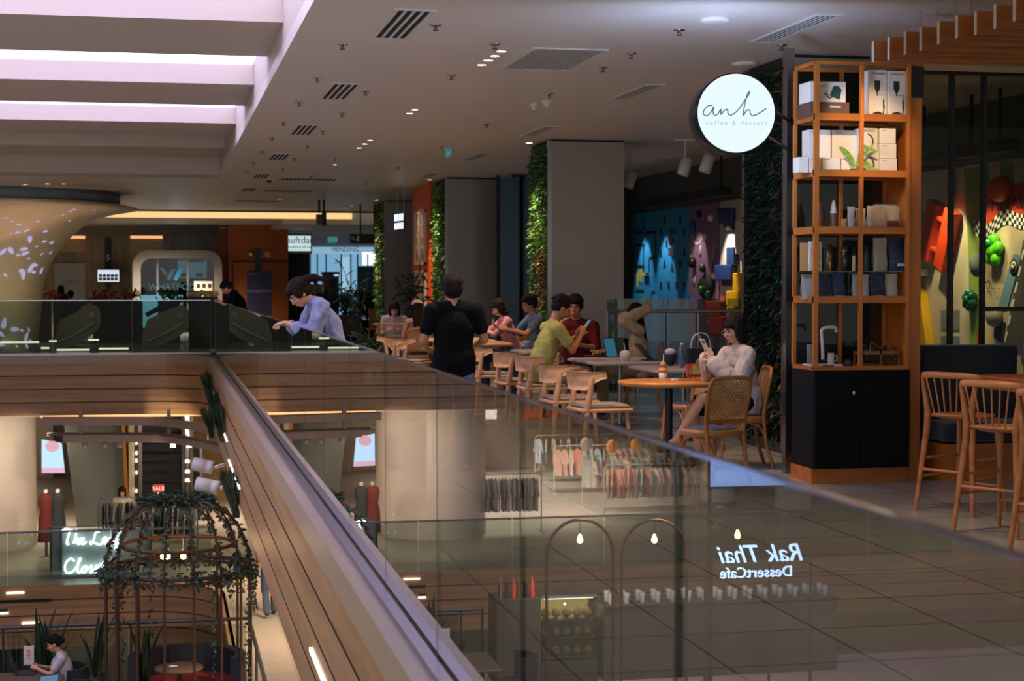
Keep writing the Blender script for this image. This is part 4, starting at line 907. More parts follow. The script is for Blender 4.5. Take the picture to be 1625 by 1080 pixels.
wc.put((3.62,25.0,0),-.5,'light wooden chair just left of the man in black',GW)
wc.put((3.35,26.4,0),PI-.5,'curved dark honey wooden chair by the small plant left of the man in black'.replace('dark honey ',''),GW)
wc.put((5.28,25.55,0),PI,'light wooden chair under the woman in the pink top',GW); wc.put((5.45,24.4,0),PI+.1,'light wooden chair under the man in the checked shirt',GW)
wc.put((4.95,20.05,0),math.radians(238),'light wooden chair under the man in the dark red shirt',GW)
cc.put((4.30,12.98,0),math.radians(20),'cane backed bentwood chair with navy seat standing empty with its back to the camera','bentwood cane chairs')
cc.put((5.0,14.3,0),math.radians(82),'bentwood chair with navy seat under the woman in the white blouse','bentwood cane chairs')
cc.put((5.0,15.75,0),math.radians(110),'cane chair with navy seat beyond the round table','bentwood cane chairs')
cc.put((4.07,27.3,0),math.radians(-5),'cane backed chair under the woman in the cap','bentwood cane chairs')
cc.put((5.76,20.1,0),math.radians(75),'cane chair under the long haired woman in cream','bentwood cane chairs')
GS='tall spindle back bar stools'
bs.put((5.58,11.15,0),math.radians(-62),'spindle back bar stool nearest the display cabinet',GS)
bs.put((5.38,10.15,0),math.radians(-62),'spindle back bar stool second from the display cabinet',GS)
bs.put((5.3,9.25,0),math.radians(-62),'spindle back bar stool at the right edge, closest to the camera',GS)
bs.put((6.75,11.3,0),math.radians(100),'spindle back bar stool on the far side of the high table',GS)
# high table
t=thing('high_table','high round edged wooden bar table at the right edge behind the stools','table',(6.35,10.2,0))
b=MB(); b.obox((6.35,10.15,.92),(1.3,2.2,.06),None,.08); b.build('tabletop',woodmat('table_wood','#a9673c','#8a4f2c',.35,(1,6,6)),t,bev=.01)
for x,y in ((5.95,9.4),(6.8,9.4),(5.95,10.95),(6.8,10.95)): MB().box(x-.04,x+.04,y-.04,y+.04,0,.89).build('leg',pinel,t)
# round table
oakt=woodmat('honey_table','#b8773c','#a0622d',.35,(2,8,8))
T1=V(4.42,14.55,0)
t=thing('round_table','round honey coloured cafe table on a black pole beside the woman in white','table',T1)
MB().lathe([(0,.71),(.42,.71),(.45,.72),(.455,.735),(.45,.75),(0,.752)],T1,48).build('tabletop',oakt,t)
MB().lathe([(.035,.02),(.035,.71)],T1,16).build('pole',black,t); MB().lathe([(.22,0),(.22,.012),(.05,.025),(.0,.03)],T1,28).build('base',black,t)
def table(name,label,x0,x1,y0,y1,m,leg,z=.75,th=.035,cat='table',group=None,legs=4):
    t=thing(name,label,cat,((x0+x1)/2,(y0+y1)/2,0),group); b=MB(); b.obox(((x0+x1)/2,(y0+y1)/2,z-th/2),(x1-x0,y1-y0,th),None,.03 if th>.03 else .012); b.build('tabletop',m,t,bev=.004)
    if legs==4:
        for x in (x0+.08,x1-.08):
            for y in (y0+.08,y1-.08): MB().cyl((x,y,0),(x,y,z-th),.022,seg=10).build('leg',leg,t)
    else:
        x,y=(x0+x1)/2,(y0+y1)/2; MB().cyl((x,y,.02),(x,y,z-th),.03,seg=12).build('pole',leg,t); MB().lathe([(.22,0),(.22,.012),(.05,.03)],(x,y,0),24).build('base',leg,t)
    return t
gtop=mat('grey_white_laminate','#9a8f8c',.4)
table('cafe_table','grey topped table with the tablet and coconut, before the man in green',4.62,5.55,17.95,19.3,gtop,steel,group='grey topped cafe tables',legs=1)
table('cafe_table','smaller grey topped table with the water bottle behind the round table',4.83,5.75,16.35,17.4,gtop,steel,group='grey topped cafe tables',legs=1)
table('cafe_table','grey topped table with the blue cup, left of the man in green',4.5,5.25,21.1,22.0,gtop,oakd,group='grey topped cafe tables',legs=1)
table('wooden_table','long light wooden table of the pair with phones, right of the man in black',3.95,4.85,23.4,25.9,oak,black,z=.78,th=.05)
table('wooden_table','small orange wooden table left of the woman in the cap',3.45,4.2,28.05,28.45,oakd,oakd,z=.95)
# tabletop things
zt1=.7525
def onT(px,py,z): p=atZ(px,py,z); return V(p.x,p.y,z)
p=onT(1052,599,zt1); t=thing('burger_drink','iced drink with orange whipped topping and white base on the round table','drink',p)
MB().lathe([(.035,0),(.038,.03),(.035,.045),(.02,.048)],p,20).build('wrapped_base',card,t); MB().lathe([(.03,.048),(.042,.06),(.042,.085),(.02,.1),(.03,.11),(.036,.125),(.012,.15),(0,.152)],p,20).build('whipped_topping',mat('caramel_cream','#c58a52',.6),t); MB().lathe([(.034,.05),(.045,.16)],p,20).build('cup',glassmat('cup_glass','#e8eef0'),t); MB().cyl(p+V(0,0,.1),p+V(.008,0,.22),.0035,seg=6).build('straw',white,t)
p=onT(1102,598,zt1); t=thing('menu_box','red and yellow patterned snack box standing on the round table','box',p); MB().box(p.x-.07,p.x+.08,p.y-.02,p.y+.03,zt1,zt1+.12).build('carton',mat('box_red','#a8301e',.5),t); MB().box(p.x-.035,p.x+.075,p.y-.022,p.y-.0202,zt1+.025,zt1+.11).build('printed_panel',mat('box_print','#b39a5a',.5,noise_=((30,30,30),'#6d7a3a',4,.4,.6)),t); text('menu_lettering','MENU',.022,white,Matrix.Translation((p.x-.05,p.y-.023,zt1+.055))@Matrix.Rotation(-PI/2,4,'Y')@Matrix.Rotation(PI/2,4,'X'),t,.0004)
p=onT(1078,603,zt1); t=thing('red_tray','thin red tray and napkin edge under the snack box on the round table','tray',p); MB().box(p.x-.02,p.x+.24,p.y-.05,p.y-.02,zt1,zt1+.008).build('rim',red,t); MB().box(p.x-.08,p.x-.025,p.y-.06,p.y-.02,zt1,zt1+.02).build('napkin',card,t)
p=onT(1082,583,.7505); t=thing('water_bottle','clear plastic water bottle with blue label behind the round table','bottle',p)
bm_=mat('pet_bottle','#b9c6cc',.1,trans=.85); MB().lathe([(.03,0),(.033,.01),(.033,.19),(.02,.22),(.013,.235)],p,20).build('bottle_body',bm_,t); MB().lathe([(.0335,.08),(.0335,.13)],p,20).build('label_band',mat('blue_label','#2f5fae',.5),t); MB().lathe([(.015,.235),(.015,.255),(0,.255)],p,14).build('cap',white,t)
p=onT(992,572,.7505); t=thing('coconut_drink','white coconut drink with a straw on the grey table','drink',p); MB().lathe([(.045,0),(.058,.02),(.062,.06),(.055,.1),(.03,.115),(0,.117)],p,24).build('coconut',mat('coconut_white','#c9b9b2',.6),t); MB().cyl(p+V(0,0,.11),p+V(-.015,0,.2),.004,seg=6).build('straw',white,t)
p=onT(968,567,.7505); t=thing('tablet','tablet propped up on its stand with a pale blue screen on the grey table','tablet',p)
R=rotm(-.3,0,.6); MB().obox(p+V(.0,0,.115),(.2,.012,.24),R).build('body',darkgrey,t); MB().obox(p+V(.0,0,.115)+R@V(0,-.0068,0),(.18,.001,.22),R).build('screen',emis('tablet_glow','#4f9bb8',.35),t)
p=onT(1022,572,.7505); t=thing('laptop','dark folded laptop stand leaning right of the coconut','laptop',p); MB().obox(p+V(0,0,.1),(.02,.2,.25),rotm(0,-.75,0)).build('lid',darkgrey,t); MB().box(p.x,p.x+.28,p.y-.1,p.y+.1,p.z,p.z+.015).build('base',darkgrey,t)
p=onT(950,566,.7505); t=thing('food_tray','dark tray with noodles and chopsticks in front of the man in dark red','tray',p); MB().lathe([(0,0),(.16,.0),(.18,.02),(.17,.02),(.15,.006),(0,.006)],p,24).build('tray',darkgrey,t); b=MB(); random.seed(2)
for i in range(26): b.ell(p+V(random.uniform(-.07,.07),random.uniform(-.06,.06),random.uniform(.02,.06)),random.uniform(.015,.028),seg=8,rings=5)
tag(b.build('noodles',mat('noodle_brown','#8a5a34',.6),t),kind='stuff'); MB().cyl(p+V(-.1,0,.07),p+V(.15,0,.09),.004,seg=6).build('chopstick',card,t)
p=onT(918,563,.7505)
p=onT(836,550,.7505); t=thing('blue_cup','pale blue cup on a saucer on the grey table left of the man in green','cup',p); bl=mat('cup_blue','#7fa0bf',.4); MB().lathe([(.0,.0),(.07,.004),(.085,.014),(.08,.014),(0,.008)],p,24).build('saucer',bl,t); MB().lathe([(.03,.014),(.05,.04),(.058,.085),(.052,.085),(.03,.03),(0,.02)],p,24).build('cup',bl,t)
p=onT(780,533,.7805); t=thing('iced_latte','tall glass of iced latte with white straw on the long wooden table','drink',p); MB().lathe([(.036,0),(.046,.16),(.0,.162)],p,20).build('drink',mat('latte','#b79a84',.4),t); MB().lathe([(.037,0),(.05,.2)],p,20).build('glass',glassmat('cup_glass'),t); MB().cyl(p+V(0,0,.1),p+V(.03,0,.27),.006,seg=6).build('straw',white,t)
p=onT(779,541,.7805)
# bags on the bench beside the woman in white
t=thing('tote_bag','black tote bag with white cord handles beside the woman in white','bag',(5.3,17.05,.7505)); px=5.3; 
MB().box(5.36,5.68,17.0,17.12,.751,.95).build('bag_body',inkd,t,bev=.02); b=MB(); b.tube(spline([(x+.18,y,z) for x,y,z in ((5.22,17.0,.94),(5.25,16.99,1.06),(5.33,16.98,1.1),(5.41,16.99,1.06),(5.44,17.0,.94))],4),.006,6); b.tube(spline([(x+.18,y,z) for x,y,z in ((5.25,17.1,.94),(5.28,17.11,1.05),(5.34,17.12,1.08),(5.42,17.1,.94))],4),.006,6); b.build('handle',white,t)
t=thing('backpack','small dark bag with a white flap beside the water bottle','bag',(5.24,17.2,.7505)); MB().ell((5.24,17.2,.84),(.08,.06,.09)).build('bag_body',darkgrey,t); MB().ell((5.23,17.17,.9),(.06,.05,.035)).build('flap',card,t)
p=onT(1084,582,.7505)
# tall plant with thin leaves near the third column, small plants
pg=mat('dark_leaf','#20351f',.6)
def leafy(name,label,x,y,z,n,h,spread,L,w,m,pot=None,seed=1,cat='plant',group=None,droop=.3,stems=None):
    random.seed(seed); t=thing(name,label,cat,(x,y,z),group); z0=z
    if pot: MB().lathe([(pot[0]*.75,0),(pot[0],pot[1]),(pot[0]*.9,pot[1]),(pot[0]*.85,pot[1]-.03),(0,pot[1]-.03)],(x,y,z),20).build('pot',pot[2],t); z0=z+pot[1]-.03
    b=MB(); lf=MB()
    for i in range(stems or 8):
        a=random.uniform(0,2*PI); r=random.uniform(.2,1)*spread; hh=h*random.uniform(.6,1); tip=V(x+r*math.cos(a),y+r*math.sin(a),z0+hh)
        P=spline([(x,y,z0),(x+r*.3*math.cos(a),y+r*.3*math.sin(a),z0+hh*.6),tip],4); b.tube(P,.006,5)
        for k in range(n//(stems or 8)):
            q=P[random.randint(2,len(P)-1)]; d=V(random.uniform(-1,1),random.uniform(-1,1),random.uniform(-.6,.9)); lf.leaf(q,d,L*random.uniform(.6,1.1),w,droop)
    b.build('stem',m,t); tag(lf.build('foliage',m,t),kind='stuff'); return t
leafy('thin_leaf_plant','slender dark plant rising in front of the third steel column behind the man in black',3.35,29.5,0,90,1.75,.5,.26,.02,pg,(.16,.3,darkgrey),3,stems=7)
leafy('palm_plant','small dark leafy plant beside the orange partition',4.55,31.5,0,120,1.3,.35,.3,.035,pg,(.14,.5,card),4,stems=8)
leafy('potted_fern','low green plant under the small orange table',3.3,27.2,0,120,.6,.3,.24,.04,G[2],(.14,.25,card),5,stems=8)
# ================================================================ far gallery on this floor
def F(name,x0,x1,y0,y1,Y,d,m,parent=None,bev=0):
    a=atY(x0,y1,Y); c=atY(x1,y0,Y); return MB().box(a.x,c.x,Y,Y+d,a.z,c.z).build(name,m,parent,bev=bev)
def base(x0,x1,Y,z=0,d=0): return ((atY(x0,450,Y).x+atY(x1,450,Y).x)/2,Y+d/2,z)
# white tree column with leaf lights
TY=42.6; tcx=-4.4
def ex(px): return (px-257)*TY/2700*1.0-tcx
prof_=[(68,467),(70,450),(74,435),(79,422),(85,410),(94,397),(104,385),(115,374),(126,364),(137,356),(148,350),(162,345),(180,340),(205,336),(217,334)]
P=[(ex(66),ZL)]+[(ex(66),-.5)]+[(atY(px,py,TY).x-tcx,atY(px,py,TY).z) for px,py in prof_]
zt=P[-1][1]; P+=[(P[-1][0]+.02,zt+.05),(P[-1][0]-.4,zt+.14),(0,zt+.14)]
t=thing('tree_column','big white tree shaped column flaring into the ceiling, pierced with glowing leaf shapes','column',(tcx,TY,ZL))
MB().lathe(P,(tcx,TY,0),72).build('trunk',mat('warm_white_plaster','#d2c6b6',.5),t)
MB().lathe([(ex(190),zt+.14),(ex(195),zt+.16),(ex(195),ZC),(0,ZC)],(tcx,TY,0),64).build('crown_ring',mat('slate_ring','#8496a6',.5),t)
def rad(z):
    for (r0,z0),(r1,z1) in zip(P[:-4],P[1:-3]):
        if z0<=z<=z1: return r0+(r1-r0)*(z-z0)/max(1e-6,z1-z0)
    return P[0][0]
leafp=[(5,398,7,60),(10,344,4,20),(17,397,8,-50),(30,355,5,10),(36,435,9,-70),(42,365,5,30),(47,379,8,-60),(40,401,7,20),(49,424,9,70),(56,420,5,0),(65,429,6,80),(38,394,7,10),(28,368,5,0),(70,382,5,10),(82,384,5,20),(92,393,5,60),(103,386,4,50),(53,431,5,0),(32,428,4,50),(8,436,4,-40),(29,404,4,0),(18,369,3,0),(118,331,5,0),(112,334,4,0),(150,332,4,0),(100,340,3,0),(88,345,3,10),(60,350,4,0),(72,366,5,10),(110,350,3,20),(20,350,3,0),(58,390,3,0),(66,402,3,40),(80,400,4,50),(45,410,3,10),
 (6,512,9,80),(23,522,8,0),(34,524,4,-10),(41,534,8,70),(45,523,4,-50),(57,531,4,30),(2,530,6,-40),(42,549,5,-50),(57,548,7,80),(2,547,5,0),(47,540,4,0),(26,549,3,-40),
 (57,818,8,-70),(54,835,4,10),(50,847,4,0),(40,845,5,20),(58,851,5,-60),(29,861,4,30),(25,877,7,0),(41,862,4,0),(53,870,4,60),(58,881,5,-20),(42,884,5,0),(19,896,8,10),(35,905,6,80),(53,896,5,0),(60,905,4,0),(5,882,4,20),(3,900,5,30),(47,909,4,0),(33,833,3,20)]
b=MB()
for px,py,s,an in leafp:
    Y=TY-1.3
    for _ in range(14):
        p=atY(px,py,Y); r=rad(p.z); dx=p.x-tcx; 
        if abs(dx)>=r: break
        Y=TY-math.sqrt(r*r-dx*dx)
    else:
        L=s*Y/2700; a=math.radians(an); n=(p-V(tcx,TY,p.z)).normalized()
        nz=(rad(p.z+.05)-rad(p.z-.05))/.1; n=V(n.x,n.y,-nz).normalized() if nz>0 else n
        u=V(-n.y,n.x,0).normalized(); v=n.cross(u); c=p+n*.02
        dd=u*math.cos(a)+v*math.sin(a); ee=-u*math.sin(a)+v*math.cos(a); q=[]
        for k in range(12): w=2*PI*k/12; q.append(c+dd*L*math.cos(w)+ee*L*.45*math.sin(w)*(1-.35*math.cos(w)))
        b.poly(q)
b.build('leaf_lights',emis('leaf_glow','#cdbff0',.75),t)
# woody lift lobby wall
wp_=mat('lobby_wood','#8d7a5e',.5,noise_=((6,6,.7),'#75644b',4,.4,.6)); YW=60
a=atY(70,450,YW).x; c=atY(349,450,YW).x
st(MB().box(-22,c,YW,YW+.2,0,atY(1,372,YW).z).build('wall_lobby',wp_)); st(MB().box(-22,c,YW-.4,YW+.2,atY(1,372,YW).z,3.56).build('wall_lobby_soffit',mat('soffit_brown','#6d6152',.6)))
for i,(x0,x1) in enumerate(((85,135),(207,258))):
    t=thing('lift_alcove','%s lit alcove above a lift door in the far lobby wall'%['left','right'][i],'alcove',base(x0,x1,YW-.03),'lit alcoves of the far lobby')
    F('recess',x0,x1,374,400,YW-.03,.02,mat('alcove_tan','#a98a68',.6),t); F('glow_strip',x0,x1,374,378,YW-.06,.02,emis('alcove_glow','#ffb87a',1.1),t)
t=thing('lift_door','grey lift door with faint red lettering left of the wall screen','door',base(87,135,YW-.08)); F('door_leaf',87,110.5,417,500,YW-.08,.05,mat('lift_grey','#8e8f8d',.4,.3),t); F('door_leaf',111.5,135,417,500,YW-.08,.05,MC['lift_grey'],t)
b=MB(); 
for k in range(3): a=atY(97+k*2,444+3*k,YW-.09); c=atY(127-k*3,445+3*k,YW-.09); b.box(a.x,c.x,YW-.095,YW-.09,c.z,a.z)
b.build('red_lettering',mat('faded_red','#9c4a3a',.6),t)
t=thing('floor_number_board','dark vertical board with the white number 5 on the lobby wall','sign',base(167,176,YW-.1)); F('board',167,176,378,455,YW-.1,.06,mat('board_black','#1b1b1d',.5),t); text('number','5',.27,white,facing((atY(171.5,409,YW-.11)),0),t)
t=thing('wall_screen','lit wall screen showing two rows of small pictures in the far lobby','screen',base(154,190,YW-.7)); F('casing',153.5,190,426.5,449,YW-.6,.06,black,t); F('display',155,189,428,447,YW-.62,.01,emis('screen_white','#dbe6f2',.95),t)
for r_ in range(2):
    for k in range(5): F('thumbnail',157+6.2*k,162+6.2*k,435+5.2*r_,439.5+5.2*r_,YW-.63,.005,mat('thumb_dark','#34506a',.5),t)
F('stand',168,175,449,462,YW-.58,.05,black,t)
# glass pod shop
t=thing('glass_pod_shop','rounded glass fronted pod with a blue W logo beside the orange wall','shop',base(207,349,YW-3))
YP=YW-3; z1=atY(1,396,YP).z; x0=atY(207,1,YP).x; x1=atY(350,1,YP).x; w_=.26
def rr(x0,x1,z0,z1,r,n=8): 
    q=[(x0,z0)]
    for k in range(n+1): a=PI-PI/2*k/n; q.append((x0+r+r*math.cos(a),z1-r+r*math.sin(a)))
    for k in range(n+1): a=PI/2-PI/2*k/n; q.append((x1-r+r*math.cos(a),z1-r+r*math.sin(a)))
    q.append((x1,z0)); return q
A_=rr(x0,x1,0,z1,.5); B_=rr(x0+w_,x1-w_,0,z1-w_,.35); b=MB()
for i in range(len(A_)-1):
    b.prism([(A_[i][0],YP,A_[i][1]),(A_[i+1][0],YP,A_[i+1][1]),(B_[i+1][0],YP,B_[i+1][1]),(B_[i][0],YP,B_[i][1])],(0,1.2,0))
b.build('pod_frame',mat('pod_grey','#8f8e8a',.5),t)
MB().box(x0+w_,x1-w_,YP+.3,YP+.33,0,z1-w_).build('glass',glassmat('pod_glass','#7f9c9c'),t)
MB().box(x0+w_,x1-w_,YP+1.6,YP+1.7,0,z1-w_).build('back_panel',mat('pod_back','#6f7566',.6),t)
F('poster_screen',282,328,413,441,YP+1.2,.03,emis('poster_glow','#d5e6f5',.75),t); F('dark_panel',286,296,433,439,YP+1.19,.005,nv,t); F('dark_panel',311,322,433,439,YP+1.19,.005,nv,t); F('red_band',300,324,413,416,YP+1.19,.005,mat('pink_band','#d07a6a',.5),t)
for px in (250,298): F('mullion',px-1,px+1,404,520,YP+.28,.06,mat('pod_metal','#8e9aa0',.4,.5),t)
lb=mat('logo_blue','#1d7fb5',.5); lb2=mat('logo_navy','#24506e',.5)
def quad(name,pts,Y,m,t): b=MB(); b.prism([atY(x,y,Y) for x,y in pts],(0,.02,0)); return b.build(name,m,t)
quad('logo',[(253,424),(259,425),(266,434),(262,437)],YP+.27,lb2,t); quad('logo',[(272,426),(280,426),(270,445),(264,442)],YP+.27,lb2,t); quad('logo',[(284,425),(293,425),(281,445),(275,444),(279,434)],YP+.27,lb,t)
text('pod_lettering','WHATPOD',.3,lb2,facing(atY(273,455,YP+.26)),t)
F('counter',222,290,468,520,YP+.0,.25,mat('pod_counter','#2f6f92',.5),t); point((atY(280,430,YP+1).x,YP+.9,2.6),30,'#cfe6ff',.2)
t=thing('sign_board','small white framed notice board with three pictograms near the woman in black','sign',base(308,338,YP-1)); F('board',308,337,446,461,YP-1,.03,card,t)
for k in range(3): F('pictogram',312+9*k,317+9*k,450,456,YP-1.01,.005,inkd,t)
F('stand',321,324,461,520,YP-.99,.03,card,t)
# orange block
ob=mat('burnt_orange_wall','#9a4f20',.6); YO=57.5
st(F('wall_orange_side',347,364,362,520,YO+.8,1.5,ob)); st(F('wall_orange_block',363,457,350,520,YO,2.5,ob))
t=thing('conduit_pipe','dark horizontal pipe with a drop along the orange wall','pipe',base(368,457,YO-.03,2.2)); b=MB(); b.tube([atY(457,415,YO-.02),atY(369,415,YO-.02),atY(369,480,YO-.02)],.03,6); b.build('pipe',mat('pipe_brown','#3a2013',.5),t)
t=thing('fire_alarm','red round fire alarm on the orange wall','alarm',base(395,404,YO-.02,2.6)); p=atY(398.5,403,YO-.02); F('back_box',395,403,398,409,YO-.03,.03,mat('alarm_red','#7a1f17',.5),t); MB().lathe([(0,0),(.07,0),(.06,.04),(0,.05)],V(p.x,YO-.031,p.z),14,Matrix.Rotation(PI/2,3,'X')).build('bell',card,t)
t=thing('wall_panel','square pale access panel on the orange wall','panel',base(420,429,YO-.02,2.5)); F('plate',420,429,399.5,408,YO-.03,.03,mat('beige_panel','#c2a98a',.6),t)
t=thing('banner','tall navy reception banner hanging from a dark post in front of the orange wall','banner',base(392,431,YO-1)); F('post',405,415,394,430,YO-.9,.1,mat('post_slate','#232b31',.5),t); F('cloth',392,431,429,500,YO-1,.06,mat('banner_navy','#20264e',.7),t); text('banner_lettering','reception',.2,mat('banner_text','#7f86a8',.6),facing(atY(412,461,YO-1.01)),t); text('banner_lettering','welcome',.11,MC['banner_text'],facing(atY(402,434,YO-1.01)),t)
# lettered light box
t=thing('light_box_sign','glowing shop light box reading auftdar academy of run','sign',base(457,493,YO+.5,2.5)); F('box',457,495,370,402,YO+.5,.3,mat('box_grey','#8a8f8c',.5),t); F('lit_face',457.5,493,374,398,YO+.49,.01,emis('lightbox_glow','#cfe8e8',.9),t)
text('lettering','auftdar',.32,inkd,facing(atY(476,381,YO+.48)),t); text('small_lettering','academy of run',.13,inkd,facing(atY(476,391.5,YO+.48)),t)
t=thing('dark_shop_front','dark slatted shop front under the light box','shop',base(457,492,YO+1)); F('front',457,491,402,520,YO+1,.2,mat('slat_dark','#1e2321',.6),t)
for k in range(7): F('slat',462,488,424+2.4*k,425+2.4*k,YO+.98,.02,mat('slat_mid','#3a413d',.6),t)
# bright corridor
pb_=mat('pale_shop_wall','#a9c8dc',.6); 
st(F('wall_bright_shop',489,600,352,520,90,.3,pb_))
t=thing('bright_shop_front','pale blue lit glass shop front at the end of the corridor','shop',base(500,600,84))
F('fascia',494,603,383,403,84,.3,emis('shop_fascia_glow','#9cc6e2',.75),t); F('glass_front',494,603,403,520,84.2,.05,emis('shop_window_glow','#7fb4d6',.85),t)
F('bright_window',575,598,400,421,83.8,.1,emis('shop_bright','#d9f0ff',1.6),t); F('doorway',567,598,422,480,83.8,.1,mat('teal_doorway','#2f6a74',.5),t); F('pale_door',541,556,408,470,83.8,.1,emis('pale_door_glow','#9fc9e4',.9),t)
for px in (503,517,541,556,567,583): F('mullion',px,px+1.6,403,490,83.7,.1,mat('mullion_blue','#4d7790',.5),t)
text('fascia_lettering','MENDING',.3,mat('fascia_text','#5d93b5',.4),facing(atY(548,396,83.9)),t)
st(F('trim_far_light',494,600,366,372,83,.5,emis('far_soft_light','#bcd9ea',1.0)))
t=thing('exit_sign','small green illuminated exit sign in the far corridor','sign',base(521,535,62,3)); F('panel',521,535,375,385,62,.1,emis('exit_glow','#1f8f86',.7),t); text('exit_lettering','EXIT',.2,white,facing(atY(528,380,61.99)),t); MB().cyl(tuple(atY(528,375,62.05)),V(atY(528,375,62.05).x,62.05,3.4),.015,seg=6).build('hanger',black,t)
t=thing('direction_sign','long black hanging sign with a white arrow and pictogram','sign',base(556,600,46,2.8)); F('panel',556,602,371,386,46,.12,mat('sign_black','#131416',.5),t); text('arrow','<-',.22,white,facing(atY(562,378.5,45.99)),t); F('pictogram',567,570,374,383,45.98,.01,white,t)
for px in (572,594): p=atY(px,371,46.05); MB().cyl(p,V(p.x,p.y,ZC),.02,seg=6).build('hanger',black,t)
t=thing('hanging_projector','black boxed sign hanging side-on from two black rods under the cove','sign',base(505,518,44,3)); F('box',512,518,337,358,44,.3,black,t); F('side',503,512,340,356,44.1,.3,mat('box_brown','#6b5a45',.5),t)
for px in (506.5,514): p=atY(px,338,44.2); MB().cyl(p,V(p.x,p.y,ZC),.03,seg=6).build('hanger',black,t)
t=thing('lettered_hanging_sign','small white lettered sign hanging side-on before the far steel column','sign',base(625,642,38,2.9)); p=atY(633,351,38)
F('back_plate',641,642.5,339,366,38,.5,black,t); 
for r_ in range(2):
    for k in range(4): F('letter',626+3.7*k,629+3.7*k,340+14*r_-k*.5,351+13*r_-k*.5,37.95,.03,emis('white_letter_glow','#e4ecff',1.3),t)
for px in (631,641): q=atY(px,341,38); MB().cyl(q,V(q.x,q.y,ZC),.012,seg=6).build('hanger',steel,t)
# kiosk machine, planters and dark counters
t=thing('photo_kiosk','grey photo machine with a small lit screen among the dark plants','machine',base(514,538,50)); F('cabinet',514,538,434,520,50,.6,mat('kiosk_grey','#5b5b60',.5),t,bev=.02); F('roof',513,539,431,435,49.95,.7,mat('kiosk_top','#3a3a3e',.5),t); F('screen',530,537,435,438,49.98,.01,emis('kiosk_screen','#bcd0ff',.9),t); F('dark_opening',523,534,443,456,49.98,.01,black,t)
pl=mat('planter_dark','#1c1713',.7)
for i,(px,Y) in enumerate(((500,48),(516,48.6),(548,49),(566,48),(583,49),(595,48))):
    p=atY(px,500,Y); t=leafy('planter_palm','%s dark bushy plant of the planter row before the bright corridor, from the left'%ORD[i],p.x,Y,0,220,(.8 if i!=2 else 1.0),.4,.26,.05,pg,(.2,.55,pl),20+i,stems=12,group='bushy plants along the far planter')
t=thing('dark_counter','long dark counter in front of the planter row','counter',base(500,590,43)); F('body',497,573,500,535,43,.5,mat('counter_black','#14110f',.6),t); F('tray',508,526,510,514,42.95,.05,oakd,t)
t=thing('orange_chair','slatted orange wooden chair beside the planted strip of the farthest column','chair',base(585,598,41)); 
for k in range(4): p=atY(586+3*k,490,41); MB().tube([p,atY(588+3*k,522,40.9)],.02,6).build('spindle',oakd,t)
F('seat',585,600,521,524,40.8,.4,oakd,t)
for px in (586,598): 
    for Y in (40.85,41.15): p=atY(px,522,Y); MB().cyl((p.x,Y,0),(p.x,Y,p.z),.02,seg=6).build('leg',oakd,t)
# escalator ends with glass sides, planters with orange flowers
ec=mat('escalator_cladding','#a89d83',.45); er=mat('escalator_rubber','#101113',.5)
for i,(x0,x1) in enumerate(((86,160),(224,302))):
    Y=44; t=thing('escalator_end','%s beige clad escalator end behind the far glass balustrade'%['left','right'][i],'escalator',base(x0,x1,Y))
    w=x1-x0; q=[(x0,552),(x0+w*.02,533),(x0+w*.12,508),(x0+w*.55,492),(x0+w*.86,484),(x0+w*.97,492),(x0+w,508),(x0+w*.93,524),(x0+w*.7,537),(x0+w*.3,551)]
    b=MB(); b.prism([atY(x,y,Y) for x,y in q],(0,.9,0)); b.build('side_cladding',ec,t)
    b=MB(); b.tube(spline([atY(x0+w*.12,541,Y-.03),atY(x0+w*.5,528,Y-.03),atY(x0+w*.85,512,Y-.03)],4),.06,6,flat=(1,1)); b.build('light_line',mat('pale_metal_line','#b8bdb0',.3,.4),t)
    b=MB(); b.tube(spline([atY(x0+w*.1,500,Y+.3),atY(x0+w*.5,484,Y+.3),atY(x0+w*.9,475,Y+.3),atY(x0+w*1.02,486,Y+.3),atY(x0+w*.98,505,Y+.3)],5),.06,8); b.build('handrail',er,t)
    MB().lathe([(0,0),(.1,0),(.08,.03),(0,.03)],atY(x0+w*.8,499,Y-.02),12,Matrix.Rotation(PI/2,3,'X')).build('round_button',card,t)
t=thing('escalator','wide dark escalator landing between the two escalator ends','escalator',base(160,230,47)); F('landing',84,318,543,562,46.95,2,black,t); F('dark_side',158,226,478,545,47.3,.6,mat('deep_grey','#1b1d1e',.6),t)
for i,(x0,x1,py) in enumerate(((0,62,543),(78,90,541),(140,157,539),(65,78,552),(90,142,555),(157,204,553),(450,490,552),(430,437,536),(497,512,553))):
    Y=41.3; a=atY(x0,py,Y); c=atY(x1,py,Y)
    if x0<400: t=tag(MB().box(a.x,c.x,Y,Y+.03,a.z-.02,a.z+.02).build('light_line',emis('white_line_glow','#fff3dc',1.6)),'%s glowing white line low behind the far glass balustrade, from the left'%ORD[i],'light strip','glowing lines behind the far balustrade')
of=mat('orange_flower','#a6451c',.6)
for i,(px,y) in enumerate(((76,462),(165,468),(202,466),(268,469))):
    p=atY(px,y,47.8); random.seed(i); t=thing('flower_planter','%s planter with orange flowers at the far escalators, from the left'%ORD[i],'planter',(p.x,48,0),'flower planters by the escalators'); MB().box(p.x-.3,p.x+.3,47.8,48.3,0,1.15).build('box',pl,t); b=MB()
    for k in range(60): b.leaf((p.x+random.uniform(-.3,.3),48+random.uniform(-.2,.2),1.12+random.uniform(0,.25)),(random.uniform(-1,1),random.uniform(-1,1),random.uniform(0,1)),.16,.07)
    tag(b.build('flowers',of if i<3 else G[0],t),kind='stuff')
t=thing('flower_counter','counter with a row of cream blossoms before the notice board','counter',base(268,345,42.5)); F('counter',300,346,471,560,42.5,.4,mat('counter_green','#232f2a',.6),t); b=MB(); random.seed(4)
